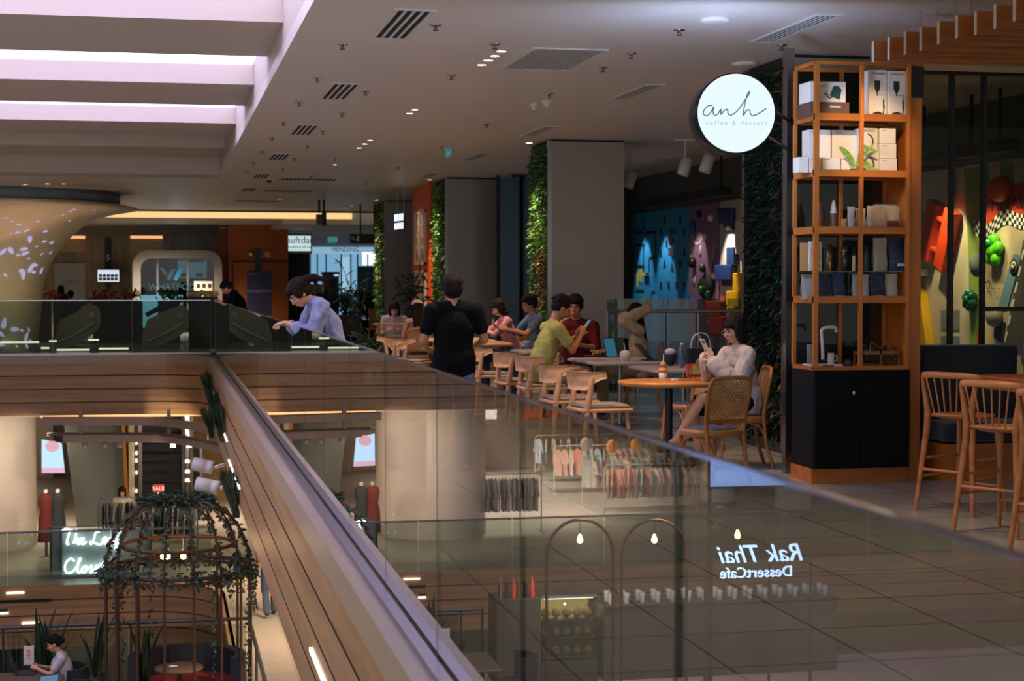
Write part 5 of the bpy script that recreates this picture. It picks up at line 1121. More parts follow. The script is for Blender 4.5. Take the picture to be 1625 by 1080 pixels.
for k in range(60): p=atY(random.uniform(298,345),random.uniform(462,471),42.6); b.ell(p,random.uniform(.03,.06),seg=6,rings=4)
tag(b.build('blossoms',mat('cream_blossom','#c9b384',.6),t),kind='stuff')
# side of the fascia: planters, lines of light and two white spotlights
def onF(px,py): return atX(px,py,FX)
ll=emis('led_line_glow','#fff6e6',4)
for i,((x0,y0),(x1,y1)) in enumerate((((331,632),(348,668)),((349,670),(361,700)),((364,735),(381,768)),((495,1030),(517,1082)))):
    a,c=onF(x0,y0),onF(x1,y1); z=(a.z+c.z)/2; tag(MB().box(FX-.02,FX+.003,min(a.y,c.y),max(a.y,c.y),z-.012,z+.012).build('led_line',ll),'%s glowing line set in the wooden side of the walkway, counted from the far corner'%ORD[i],'light strip','glowing lines in the walkway fascia')
for i,(px,py,n) in enumerate(((337,612,50),(346,640,60),(356,668,90),(338,668,60),(377,778,80))):
    p=onF(px,py); t=thing('fascia_planter','%s clump of dark leaves on the walkway fascia, from the far corner'%ORD[i],'planter',(FX-.05,p.y,p.z-.15),'leaf clumps on the walkway fascia'); MB().box(FX-.09,FX-.001,p.y-.7,p.y+.7,p.z-.28,p.z-.2).build('trough',pl,t); b=MB(); random.seed(i)
    for k in range(n): b.leaf((FX-.05,p.y+random.uniform(-.7,.7),p.z-.2),(random.uniform(-.5,.2),random.uniform(-.5,.5),1),random.uniform(.3,.55),.07,.1)
    tag(b.build('foliage',pg,t),kind='stuff')
for i,(px,py) in enumerate(((352,735),(362,767))):
    p=onF(px+6,py); t=thing('facade_spotlight','%s white cylinder spotlight fixed to the wooden side of the walkway'%['farther','nearer'][i],'spotlight',(p.x-.3,p.y,p.z-.1),'white spotlights on the walkway fascia'); R=rotm(0,PI/2+.2,0)@rotm(.25,0,0)
    c=p-V(.36,0,.03); MB().lathe([(.10,-.17),(.11,-.16),(.11,.06),(.105,.06),(.105,.07),(.11,.07),(.11,.17),(0,.17)],c,24,R).build('can',wp,t); b=MB(); b.cyl(c+R@V(0,0,.17),p,.03,seg=10); b.build('arm',chrome,t)
    R2=rotm(0,PI/2+.2,0)

t=thing('hanging_exit_sign','small teal pictogram sign hanging side-on from the ceiling above the man in black','sign',base(707,716,27,3.3)); quad('panel',[(707,228),(716,225),(716,246),(708,250)],27,emis('teal_sign_glow','#2b8f92',.8),t); quad('pictogram',[(709.5,234),(713.5,233),(713.5,240),(709.5,242)],26.98,white,t); p=atY(712,226,27); MB().cyl(p,V(p.x,p.y,ZC),.01,seg=6).build('hanger',black,t)
# ================================================================ lower floor
YB_=38.2
t=thing('suspended_canopy','double ringed beige canopy with small lamps hanging over the lower shop','canopy',base(66,350,YB_,-2))
def curved(name,y0,y1,m,Y,x0=66,x1=352,dep=.4,bend=9):
    b=MB(); n=24; T=[];B=[]
    for i in range(n+1):
        u=i/n; px=x0+(x1-x0)*u; k=max(0,(u-.55)/.45)**2; a=atY(px,y0,Y); c=atY(px,y1,Y); dy=-3.2*k
        T.append(V(a.x,Y+dy,a.z)); B.append(V(c.x,Y+dy,c.z))
    for i in range(n): b.prism([B[i],B[i+1],T[i+1],T[i]],(0,dep,0))
    return b.build(name,m,t)
bg=mat('canopy_beige','#a8937e',.55)
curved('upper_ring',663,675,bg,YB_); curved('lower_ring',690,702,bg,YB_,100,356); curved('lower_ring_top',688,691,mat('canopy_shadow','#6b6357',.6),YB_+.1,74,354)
for px in (128,268): F('hanger',px-3,px+3,650,690,YB_+.1,.2,bg,t)
st(F('trim_lower_cove',65,352,649.5,663.5,40.6,.05,emis('lower_cove_glow','#ffb27a',1.7)))
for i,px in enumerate((135,167,190,274,300,330)):
    p=atY(px,706,YB_+.3); u=thing('canopy_lamp','%s small lit lamp under the beige canopy of the lower shop, from the left'%ORD[i],'lamp',(p.x,p.y,p.z-.08),'small lamps under the lower canopy'); MB().lathe([(.06,-.05),(.06,.06),(0,.06)],p,14).build('can',white,u); MB().lathe([(0,-.051),(.055,-.05)],p,14).build('lens',lampw,u)
    MB().cyl(p+V(0,0,.06),V(p.x,p.y,-1.75),.008,seg=6).build('rod',white,u)
# walls, strip and escalator of the lower shop
gg=mat('grey_green_board','#4b524e',.6)
t=thing('slanted_wall_board','large plain grey green sloping wall beside the lower escalator','wall',base(100,197,44,ZL)); quad('board',[(99,650),(192,650),(201,835),(122,835)],44,gg,t)
quad('orange_edge',[(192,650),(197,650),(206,835),(201,835)],43.9,emis('orange_edge_glow','#b8691f',.55),t)
t=thing('up_escalator','dark escalator with chrome sides rising behind the clothes rack','escalator',base(205,312,43,ZL))
n=12
for k in range(n):
    y=826-15.5*k; F('step',225,289,y-14,y,43+.45*k,.4,mat('step_black','#0e0f10',.4,.3) if k%1==0 else black,t); F('step_edge',225,289,y-15,y-14,42.97+.45*k,.4,mat('step_edge','#26292c',.4,.5),t)
for x0,x1,m_ in ((205,214,ec),(214,219,er),(219,225,mat('chrome_soft','#6d6862',.35,.8)),(289,294,mat('side_dark','#3a342c',.5)),(294,301,chrome),(301,306,mat('side_bronze','#5d4c38',.4,.5))): F('side_panel',x0,x1,650,840,42.6,.2,m_,t)
for k,y in enumerate((668,700,716,728,747,776)): F('white_lamp',215.5,217.5,y,y+5,42.55,.03,lampw,t)
for y in (730,746,760): F('painted_reflection',294.5,300.5,y,y+4,42.55,.03,lampw,t)  # glowing patches painted on the chrome side as lamp reflections
st(F('wall_lower_right',302,372,650,850,50,.3,mat('tan_lower_wall','#8a6e48',.6)))
t=thing('dark_glass_lift','dark glazed lift shaft at the right of the lower escalator','lift',base(303,325,46,ZL)); F('shaft',303,318,712,840,46,1.2,mat('lift_dark','#20262b',.3),t); F('frame_post',318,321,700,850,45.9,.1,steel,t); F('frame_post',330,333,775,850,45,.1,steel,t)
t=thing('pillar','white pillar at the end of the lower corridor','pillar',base(370,382,52,ZL)); F('shaft',370,386,640,826,52,.8,white,t)
# LED poster with mannequins below
t=thing('led_poster','bright pale blue display screen with a pink blot beside the white column below','screen',base(66,100,41,-3)); quad('display',[(66,697),(98,703),(103,750),(66,750)],41,emis('led_blue_glow','#bfe0ff',1.15),t)
p=atY(83,708,40.95); MB().lathe([(0,0),(.13,0),(.13,.01),(0,.01)],p,18,Matrix.Rotation(PI/2,3,'X'),sx=1.2).build('pink_blot',emis('pink_glow','#f3b7c6',.9),t)
quad('pink_band',[(66,742),(102,742),(103,750),(66,750)],40.93,emis('pink_band_glow','#e9bfd4',.95),t)
for i,(px,m_,lab) in enumerate(((73,mat('red_dress_cloth','#5e1a12',.8),'headless mannequin in a long red dress below the bright screen'),(92,mat('teal_dress_cloth','#262c2c',.8),'dark clothed mannequin right of the red dress below the bright screen'))):
    p=atY(px,830,40.5); u=thing('mannequin',lab,'mannequin',(p.x,40.5,ZL),'mannequins of the lower shop'); MB().lathe([(.2,.35),(.17,.9),(.13,1.05),(.17,1.3),(.15,1.42),(.05,1.48)],(p.x,40.5,ZL),20,sy=.7).build('dress',m_,u); MB().lathe([(.04,0),(.03,.4)],(p.x,40.5,ZL),10).build('pole',steel,u); MB().lathe([(.16,0),(.15,.02),(0,.03)],(p.x,40.5,ZL),20).build('base',steel,u); MB().lathe([(.045,1.48),(.05,1.56),(0,1.57)],(p.x,40.5,ZL),12).build('neck',card,u)
# garments
def garment_mesh():
    b=MB(); q=[(-.05,-.02),(-.19,-.08),(-.3,-.42),(-.24,-.45),(-.17,-.25),(-.17,-.8),(.17,-.8),(.17,-.25),(.24,-.45),(.3,-.42),(.19,-.08),(.05,-.02)]
    b.prism([(x,-.02,z) for x,z in q],(0,.04,0)); return b
def garment():
    t=thing('garment','','garment'); o=garment_mesh().build('cloth',mat('cloth_neutral','#8a8a80',.9),t); b=MB(); b.tube([(-.18,0,-.07),(0,0,.01),(.18,0,-.07)],.008,5); b.tube(spline([(0,0,.01),(0,0,.05),(.02,0,.075),(0,0,.095),(-.02,0,.08)],3),.004,5); b.build('hanger',mat('hanger_wood','#b79a72',.5),t); return Proto(t)
gm=garment()
def gput(loc,rz,label,group,color,s=1):
    o=gm.put(loc,rz,label,group,s)
    c=[k for k in bpy.data.objects if k.parent==o and k.name.startswith('cloth')][0]; c.material_slots[0].link='OBJECT'; c.material_slots[0].material=mat('cloth_'+color,color,.9); return o
def rack(name,label,x0,x1,Y,z,h,m=chrome,rx=None):
    t=thing(name,label,'rack',((x0+x1)/2,Y,z)); b=MB(); P=[(x0,Y,z),(x0,Y,z+h-.08),(x0+.06,Y,z+h),(x1-.06,Y,z+h),(x1,Y,z+h-.08),(x1,Y,z)]; b.tube(P,.016,8); b.build('rail',m,t); 
    for x in (x0,x1): MB().box(x-.02,x+.02,Y-.25,Y+.25,z,z+.03).build('foot',m,t)
    return t
Yr=38.9; a=atY(156,790,Yr); c=atY(313,790,Yr); rh=a.z-ZL
rack('clothes_rack','chrome clothes rack full of dark garments behind the neon sign',a.x,c.x,Yr,ZL,rh,steel)
random.seed(12); cols=['#2b3330','#8a9488','#3c4a48','#a9a393','#1f2423','#5f6b66','#c0b8a2','#2f4a44']
for k in range(26):
    x=a.x+.1+(c.x-a.x-.2)*k/25; gput((x,Yr,ZL+rh-.095),PI/2+random.uniform(-.35,.35),'%s garment on the chrome rack of the lower shop, from the left'%ORD[k],'garments on the lower chrome rack',cols[k%8] if k!=4 else '#b5c0a8',.95)
t=thing('sale_sign','small dark red SALE sign clipped on the clothes rack','sign',(atY(251,800,Yr).x,Yr,ZL+rh+.02)); F('card',243,260,768,781,Yr,.02,mat('sale_red','#8f1d1d',.5),t); text('sale_lettering','SALE',.13,white,facing(atY(251.5,775,Yr-.005)),t); F('clip',249.5,252.5,781,790,Yr,.02,white,t)
# neon sign panel
Yn=37.3; t=thing('neon_sign','white mesh panel with glowing white neon script reading The Leaf Closet','sign',base(80,240,Yn,ZL))
F('mesh_panel',80,240,836,913,Yn+.1,.05,mat('mesh_white','#c3c9c4',.6,noise_=((60,60,60),'#a5aca8',0,.45,.55)),t)
for r in ((79,81.5,834,914),(239,241,834,914),(79,241,833,836),(79,241,911,914),(96,98,840,912)): F('frame_bar',*r,Yn+.05,.05,steel,t)
neon=emis('neon_white_glow','#e2f5ff',4.5)
def nstroke(b,pts,r=.022,Y=Yn,ox=0,oy=0): b.tube(spline([V(atY(x+ox,y+oy,Y).x,Y,atY(x+ox,y+oy,Y).z) for x,y in pts],4),r,6)
for name_,strs in (('neon_the',[[(98,843),(104,839),(118,842),(122,840)],[(111,842),(108,852),(106,862),(110,863)],[(121,846),(117,862)],[(117,862),(121,854),(124,855),(123,862),(127,862),(131,857),(133,854),(129,854),(128,860),(132,863),(137,859)]]),('neon_leaf',[[(158,843),(152,845),(149,855),(145,863),(143,860),(148,860),(158,864),(163,860)],[(163,860),(169,855),(167,852),(163,856),(165,862),(170,861)],[(178,855),(174,854),(171,860),(174,863),(179,855),(179,862),(183,861)],[(183,861),(190,842),(187,842),(184,866),(183,874),(187,862),(191,860)]]),('neon_closet',[[(118,890),(113,886),(105,892),(103,903),(108,909),(117,905),(123,896),(128,887),(125,888),(123,905),(127,908),(131,903)],[(134,898),(130,903),(133,908),(137,904),(135,898),(140,900)],[(140,903),(145,897),(146,903),(143,908),(150,905)],[(150,904),(156,899),(153,897),(151,903),(154,908),(160,903)],[(160,903),(166,888),(163,905),(166,908),(172,903)],[(158,895),(171,894)]])):
    b=MB()
    for s_ in strs: nstroke(b,s_)
    b.build(name_,neon,t)
# shop counters glimpsed behind and glass rail of the lower floor edge
for i in range(8):
    x1=1.0-2.1*i; x0=x1-2.08
    if x1>-15: t=thing('lower_balustrade_pane','%s glass pane of the lower floor edge under the neon sign, from the right'%ORD[i],'glass panel',((x0+x1)/2,YL+.1,ZL),'glass panes of the lower floor edge'); MB().box(x0,x1,YL+.1,YL+.115,ZL,ZL+1.1).build('glass',glassmat('lower_glass','#dde6e1',1.5,0,.8),t); MB().box(x0,x1,YL+.08,YL+.135,ZL+1.1,ZL+1.14).build('handrail',steel,t)
# light lines and dark slots on the lower fascia
for i,(x0,x1,y0,y1) in enumerate(((10,38,939,942),(0,13,971,974),(35,64,986,990))): tag(F('led_bar',x0,x1,y0,y1,YL-.03,.03,ll),'%s short glowing bar on the lower wooden fascia at the left edge, from the top'%ORD[i],'light strip','glowing bars on the lower fascia')
for i,(x0,x1,y0,y1) in enumerate(((0,82,949,957),(0,12,966,971),(36,130,989,994))): tag(F('planter_slot',x0,x1,y0,y1,YL-.02,.02,mat('slot_green','#1c2414',.8)),'%s dark green planting slot in the lower wooden fascia, from the top'%ORD[i],'planter','dark slots in the lower fascia')
st(F('trim_basement_cove',66,350,1008,1018,43.5,.1,emis('cove_warm2','#ffcf96',1.2)))
t=tag(F('teal_hoarding',0,66,1010,1080,43,.2,mat('teal_board','#1f4f47',.6)),'dark teal hoarding on the lowest floor behind the laptop user','board')
# platform rail
Yp=26.75; zr=-3.62
t=thing('platform_rail','metal and glass railing behind the laptop user and the birdcage','railing',(-.7,Yp,ZL))
MB().tube([(-2.78,Yp,zr+.0),(1.3,Yp,zr)],.03,8).build('handrail',mat('rail_dark','#4d5350',.4,.6),t)
for x in (-2.75,-2.4,-.5,1.3): MB().cyl((x,Yp,ZL),(x,Yp,zr),.02,seg=8).build('post',MC['rail_dark'],t)
for a_,c_ in ((-2.35,-.55),(-.45,1.25)): MB().box(a_,c_,Yp-.01,Yp+.005,ZL+.08,zr-.08).build('glass',glassmat('lower_glass'),t)
t=thing('terrace_side_rail','short metal railing running toward the camera right of the birdcage','railing',(1.3,23.4,ZL)); MB().tube([(1.3,26.6,zr),(1.3,20.5,zr)],.03,8).build('handrail',MC['rail_dark'],t)
for k in range(3): MB().cyl((1.3,24.6-1.8*k,ZL),(1.3,24.6-1.8*k,zr),.02,seg=8).build('post',MC['rail_dark'],t)
# ---------------- bird cage booth
CX0,CY0,CR0=.21,25.35,1.06; zring=-2.56; ztop=-1.55
rust=mat('rusty_bronze','#4d3323',.5,.3)
t=thing('birdcage_booth','big bronze birdcage frame draped in ivy around a round booth table','booth frame',(CX0,CY0,ZL))
b=MB(); n=18
for r_,z,w in ((CR0,zring,.03),(CR0*1.01,zring-.07,.02)): b.tube([(CX0+r_*math.cos(2*PI*k/40),CY0+r_*math.sin(2*PI*k/40),z) for k in range(40)],w,8,closed=True)
b.build('ring',rust,t); MB().tube([(CX0+.2*math.cos(2*PI*k/20),CY0+.2*math.sin(2*PI*k/20),ztop) for k in range(20)],.025,6,closed=True).build('crown_ring',rust,t)
MB().tube([(CX0+.8*math.cos(2*PI*k/30),CY0+.8*math.sin(2*PI*k/30),zring+.35) for k in range(30)],.03,6,closed=True).build('inner_hoop',mat('orange_hoop','#5f3819',.5),t)
ribs=[]
for k in range(16):
    a=2*PI*(k+.5)/16; P=[(CX0+.2*math.cos(a),CY0+.2*math.sin(a),ztop)]+[(CX0+(.2+(CR0-.2)*math.sin(PI/2*u))*math.cos(a),CY0+(.2+(CR0-.2)*math.sin(PI/2*u))*math.sin(a),ztop-(ztop-zring)*(1-math.cos(PI/2*u))) for u in (.15,.3,.45,.6,.75,.9,1)]
    ribs.append(P); MB().tube(P,.017,6).build('rib',rust,t)
for k in range(16):
    if k in (3,4): continue
    a=2*PI*(k+.5)/16; x,y=CX0+CR0*math.cos(a),CY0+CR0*math.sin(a); MB().cyl((x,y,ZL),(x,y,zring),.02,seg=8).build('post',rust,t)
random.seed(33); iv_=MB()
for P in ribs:
    for q0,q1 in zip(P[:-1],P[1:]):
        for k in range(9):
            q=V(q0).lerp(V(q1),random.random()); iv_.m=random.choice((0,0,1)); iv_.leaf(q,(random.uniform(-1,1),random.uniform(-1,1),random.uniform(-1,.3)),random.uniform(.05,.11),random.uniform(.04,.07))
for k in range(700):
    a=random.uniform(0,2*PI); r=CR0+random.uniform(-.08,.1); iv_.m=random.choice((0,0,1,2)); iv_.leaf((CX0+r*math.cos(a),CY0+r*math.sin(a),zring+random.uniform(-.12,.1)),(random.uniform(-1,1),random.uniform(-1,1),random.uniform(-1,.2)),random.uniform(.05,.12),random.uniform(.04,.07))
for k in range(26):
    a=random.uniform(0,2*PI); L=random.uniform(.15,.7) if k>3 else 1.5; r=CR0+.03
    for j in range(int(L*45)): iv_.m=random.choice((0,0,1)); iv_.leaf((CX0+r*math.cos(a)+random.uniform(-.04,.04),CY0+r*math.sin(a)+random.uniform(-.04,.04),zring-.05-L*random.random()),(random.uniform(-1,1),random.uniform(-1,1),-.6),random.uniform(.04,.08),.04)
for k in range(420):
    a=random.uniform(0,2*PI); r=.42*math.sqrt(random.random()); iv_.m=0 if random.random()<.7 else 1; d=V(math.cos(a),math.sin(a),random.uniform(-.5,.5)); iv_.leaf((CX0+r*math.cos(a),CY0+r*math.sin(a),ztop+.03-r*.15),d,random.uniform(.1,.24),random.uniform(.03,.05),.4)
tag(iv_.build('ivy',[mat('ivy_dark','#23382a',.6),mat('ivy_mid','#3e5a3c',.6),mat('ivy_blue','#2a4040',.6)],t),kind='stuff')
for i,(px,py) in enumerate(((259,881),(266,881),(291,881))):
    p=atY(px,py,CY0); u=thing('filament_bulb','%s glowing filament bulb hanging inside the birdcage, from the left'%ORD[i],'bulb',p,'filament bulbs in the birdcage'); MB().lathe([(0,-.06),(.035,-.045),(.042,-.01),(.03,.03),(.015,.06)],p,14).build('bulb',emis('filament_glow','#ffdb9a',7),u); MB().cyl(p+V(0,0,.06),V(p.x,p.y,-1.5),.006,seg=6).build('cord',black,u); MB().lathe([(.018,.05),(.018,.1),(0,.1)],p,10).build('socket',black,u)
point((CX0,CY0,-2.2),14,'#ffc98a',.1)
# booth sofa, round table
sf=mat('booth_navy','#0f1a22',.55); sr=mat('booth_red','#6d1a12',.7)
t=thing('curved_booth','curved dark blue booth sofa with red seat inside the birdcage','sofa',(CX0+.1,CY0,ZL)); b=MB(); 
def arc(r0,r1,z0,z1,a0,a1,n=20,cx=CX0+.12,cy=CY0-.05):
    b=MB()
    for k in range(n):
        a=a0+(a1-a0)*k/n; c=a0+(a1-a0)*(k+1)/n
        b.prism([(cx+r0*math.cos(a),cy+r0*math.sin(a),z0),(cx+r1*math.cos(a),cy+r1*math.sin(a),z0),(cx+r1*math.cos(c),cy+r1*math.sin(c),z0),(cx+r0*math.cos(c),cy+r0*math.sin(c),z0)],(0,0,z1-z0))
    return b
arc(.7,.86,ZL,ZL+.86,-.5,PI+.1).build('backrest',sf,t); arc(.42,.7,ZL,ZL+.46,-.5,PI+.1).build('seat',sr,t)
t=thing('round_bistro_table','round dark wooden table inside the birdcage','table',(CX0+.0,CY0-.35,ZL)); MB().lathe([(0,.72),(.34,.72),(.35,.74),(.34,.755),(0,.757)],(CX0,CY0-.35,ZL),36).build('tabletop',mat('table_umber','#5a4634',.5),t); MB().lathe([(.03,.02),(.03,.72)],(CX0,CY0-.35,ZL),12).build('pole',black,t); MB().lathe([(.2,0),(.2,.015),(0,.03)],(CX0,CY0-.35,ZL),24).build('base',black,t)
p=V(CX0-.1,CY0-.4,ZL+.757); t=thing('napkin','crumpled white napkin on the round table in the birdcage','napkin',p); b=MB(); b.ell(p+V(0,0,.02),(.05,.035,.02),seg=9,rings=5); b.ell(p+V(.05,.01,.015),(.035,.02,.014),seg=8,rings=5); b.build('napkin',card,t)
p=V(CX0+.2,CY0-.3,ZL+.757); t=thing('water_glass','empty clear glass with a straw on the round table in the birdcage','glass',p); MB().lathe([(.03,0),(.038,.13)],p,16).build('glass',glassmat('cup_glass'),t); MB().cyl(p,p+V(.01,0,.2),.004,seg=6).build('straw',card,t)
# snake plants
sg=mat('snake_leaf','#1f3320',.55)
def snake(label,x,y,n,h,seed):
    random.seed(seed); t=thing('snake_plant',label,'plant',(x,y,ZL),'upright snake plants of the lower terrace'); MB().lathe([(.14,0),(.18,.4),(.165,.4),(.16,.36),(0,.36)],(x,y,ZL),20).build('pot',darkgrey,t); b=MB()
    for k in range(n):
        a=random.uniform(0,2*PI); tl=random.uniform(.05,.35); hh=h*random.uniform(.6,1); P=[]; w=.045
        for j in range(6):
            u=j/5; r=.05+tl*u*u; P.append((V(x+r*math.cos(a),y+r*math.sin(a),ZL+.36+hh*u),w*(1-u**3)+.003))
        s=V(-math.sin(a),math.cos(a),0); b.sheet([[p-s*ww,p+s*ww] for p,ww in P],.006)
    b.build('leaves',sg,t)
for lab,px,Y,n,h,sd in (('snake plant left of the laptop user',62,26.3,9,1.15,1),('snake plant directly behind the laptop user',82,26.4,7,1.1,2),('snake plant between the laptop user and the birdcage',152,26.3,8,1.15,3),('snake plant inside the left side of the birdcage',228,25.5,9,1.1,4)):
    p=atY(px,1000,Y); snake(lab,p.x,Y,n,h,sd)
# dining table, chairs and bits of the laptop user
t=thing('terrace_table','dark wooden terrace table with the laptop and menu stand','table',(-1.95,24.45,ZL)); zt_=ZL+.78
b=MB(); b.obox((-1.95,24.4,zt_-.02),(1.1,1.25,.04),None,.02); b.build('tabletop',mat('terrace_wood','#56493a',.5),t)
for x in (-2.4,-1.5):
    for y in (23.9,24.9): MB().box(x-.03,x+.03,y-.03,y+.03,ZL,zt_-.04).build('leg',black,t)
p=atZ(46,1056,zt_); t=thing('menu_stand','white menu stand with red lettering on the terrace table','menu',(p.x,p.y,zt_)); MB().box(p.x-.07,p.x+.07,p.y-.015,p.y+.015,zt_+.02,zt_+.29).build('card',card,t); MB().box(p.x-.08,p.x+.08,p.y-.04,p.y+.04,zt_,zt_+.02).build('foot',darkgrey,t); b=MB(); random.seed(6)
for k in range(6): b.box(p.x-.03+random.uniform(-.01,.03),p.x+random.uniform(-.0,.04),p.y-.017,p.y-.0155,zt_+.1+.025*k,zt_+.112+.025*k)
b.build('red_print',red,t)
def armchair(label,x,y,rz):
    t=thing('tub_chair',label,'chair',(0,0,0),'dark tub chairs of the lower terrace'); b=MB()
    for k in range(14):
        a=PI*1.05+PI*.95*k/14+.0; c=PI*1.05+PI*.95*(k+1)/14; f=lambda a,r:(r*math.cos(a),r*math.sin(a),.35)
        b.prism([f(a,.29),f(a,.35),f(c,.35),f(c,.29)],(0,0,.5))
    b.build('shell',sf,t); MB().lathe([(0,.36),(.29,.36),(.3,.4),(.28,.46),(0,.47)],(0,0,0),24).build('seat',sf,t)
    for k in range(4): a=PI/4+PI/2*k; MB().cyl((.2*math.cos(a),.2*math.sin(a),.36),(.26*math.cos(a),.26*math.sin(a),0),.018,seg=8).build('leg',black,t)
    put(t,(x,y,ZL),rz); return t
armchair('dark tub chair under the laptop user in white',-1.4,24.95,PI/2); armchair('dark tub chair nearest the camera at the terrace table',-1.2,23.75,PI/2+.2); armchair('dark tub chair at the left end of the terrace table',-2.8,24.4,-PI/2)
p=V(-1.92,24.9,zt_); t=thing('open_laptop','open dark laptop in front of the woman in white on the terrace','laptop',p); MB().box(p.x-.12,p.x+.12,p.y-.16,p.y+.16,zt_,zt_+.015).build('keyboard_base',darkgrey,t); MB().obox(p+V(-.17,0,.11),(.012,.32,.22),rotm(0,-.35,0)).build('lid',darkgrey,t)
p=V(-1.55,23.95,zt_); t=thing('tablet_on_chair','pale blue lit laptop screen at the bottom left edge','laptop',p); MB().obox(p+V(0,0,.1),(.26,.012,.18),rotm(.3,0,.3)).build('lid',darkgrey,t); MB().obox(p+V(0,0,.1)+rotm(.3,0,.3)@V(0,-.007,0),(.24,.001,.16),rotm(.3,0,.3)).build('screen',emis('laptop_glow','#7fb0d8',.5),t); MB().box(p.x-.12,p.x+.14,p.y-.14,p.y+.05,zt_,zt_+.012).build('keyboard_base',darkgrey,t)
# ================================================================ left side of the lower floor, mirrored in the glass
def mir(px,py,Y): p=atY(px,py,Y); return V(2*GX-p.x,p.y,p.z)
# dessert counter with lit pastry case
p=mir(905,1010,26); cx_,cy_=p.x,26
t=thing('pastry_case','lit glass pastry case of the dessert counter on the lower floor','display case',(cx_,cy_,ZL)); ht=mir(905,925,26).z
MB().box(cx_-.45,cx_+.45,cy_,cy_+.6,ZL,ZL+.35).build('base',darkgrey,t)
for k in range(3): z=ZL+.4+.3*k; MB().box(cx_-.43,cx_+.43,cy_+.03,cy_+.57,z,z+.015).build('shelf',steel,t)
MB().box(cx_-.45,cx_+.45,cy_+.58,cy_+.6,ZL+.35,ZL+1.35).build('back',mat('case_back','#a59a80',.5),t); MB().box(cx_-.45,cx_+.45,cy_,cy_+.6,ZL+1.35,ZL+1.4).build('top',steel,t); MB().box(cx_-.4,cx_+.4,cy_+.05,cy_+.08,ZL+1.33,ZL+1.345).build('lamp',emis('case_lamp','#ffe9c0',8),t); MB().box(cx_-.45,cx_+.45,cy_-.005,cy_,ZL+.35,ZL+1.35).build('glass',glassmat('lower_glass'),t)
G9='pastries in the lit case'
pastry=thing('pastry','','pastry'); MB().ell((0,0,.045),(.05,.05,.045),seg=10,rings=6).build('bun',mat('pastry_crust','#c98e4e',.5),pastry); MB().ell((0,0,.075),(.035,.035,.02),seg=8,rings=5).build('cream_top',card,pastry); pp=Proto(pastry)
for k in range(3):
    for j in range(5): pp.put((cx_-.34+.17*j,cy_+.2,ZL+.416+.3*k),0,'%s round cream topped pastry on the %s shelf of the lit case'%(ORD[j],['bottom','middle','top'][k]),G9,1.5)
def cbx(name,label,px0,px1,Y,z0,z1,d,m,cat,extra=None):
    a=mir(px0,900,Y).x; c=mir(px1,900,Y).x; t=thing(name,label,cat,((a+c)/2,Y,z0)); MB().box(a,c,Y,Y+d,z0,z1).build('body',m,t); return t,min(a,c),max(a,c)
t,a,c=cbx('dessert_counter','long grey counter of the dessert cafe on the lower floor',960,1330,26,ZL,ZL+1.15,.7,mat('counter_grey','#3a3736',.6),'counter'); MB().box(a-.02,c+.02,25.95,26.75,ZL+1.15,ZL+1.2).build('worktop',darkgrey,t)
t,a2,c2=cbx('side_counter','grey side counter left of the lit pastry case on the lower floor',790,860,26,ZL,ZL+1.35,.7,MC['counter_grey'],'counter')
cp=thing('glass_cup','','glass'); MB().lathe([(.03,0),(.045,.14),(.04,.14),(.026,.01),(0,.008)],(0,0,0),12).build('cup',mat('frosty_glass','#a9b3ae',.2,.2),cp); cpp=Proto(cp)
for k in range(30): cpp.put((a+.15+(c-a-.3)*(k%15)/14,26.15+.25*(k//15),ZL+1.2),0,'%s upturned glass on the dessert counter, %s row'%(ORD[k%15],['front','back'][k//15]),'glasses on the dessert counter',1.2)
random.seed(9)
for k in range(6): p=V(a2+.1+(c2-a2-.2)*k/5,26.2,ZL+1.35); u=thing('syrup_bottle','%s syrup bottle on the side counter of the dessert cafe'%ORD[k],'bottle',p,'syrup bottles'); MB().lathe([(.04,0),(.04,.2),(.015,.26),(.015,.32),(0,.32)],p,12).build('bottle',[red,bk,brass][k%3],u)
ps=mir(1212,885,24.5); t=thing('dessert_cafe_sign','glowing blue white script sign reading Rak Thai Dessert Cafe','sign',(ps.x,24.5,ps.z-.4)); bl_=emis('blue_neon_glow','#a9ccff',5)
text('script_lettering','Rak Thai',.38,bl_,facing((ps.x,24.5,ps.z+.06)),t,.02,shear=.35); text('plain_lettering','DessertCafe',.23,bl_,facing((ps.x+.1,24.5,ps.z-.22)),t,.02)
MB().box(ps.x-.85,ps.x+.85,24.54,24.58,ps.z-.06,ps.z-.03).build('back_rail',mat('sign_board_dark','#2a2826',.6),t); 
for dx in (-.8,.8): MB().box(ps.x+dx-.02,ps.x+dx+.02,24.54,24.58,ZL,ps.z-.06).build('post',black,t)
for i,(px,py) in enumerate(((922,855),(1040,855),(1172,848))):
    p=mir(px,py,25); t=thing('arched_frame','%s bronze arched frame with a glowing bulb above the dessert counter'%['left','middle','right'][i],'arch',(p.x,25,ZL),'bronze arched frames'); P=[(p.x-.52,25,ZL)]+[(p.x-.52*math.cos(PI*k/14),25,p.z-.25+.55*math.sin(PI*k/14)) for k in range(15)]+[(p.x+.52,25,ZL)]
    MB().tube(P,.025,8).build('arch',rust,t); MB().lathe([(0,-.07),(.04,-.05),(.05,-.01),(.03,.05),(.015,.08)],p,14).build('bulb',emis('filament_glow','#ffdb9a',7),t); MB().cyl(p+V(0,0,.08),V(p.x,25,p.z+.29),.006,seg=6).build('cord',black,t)
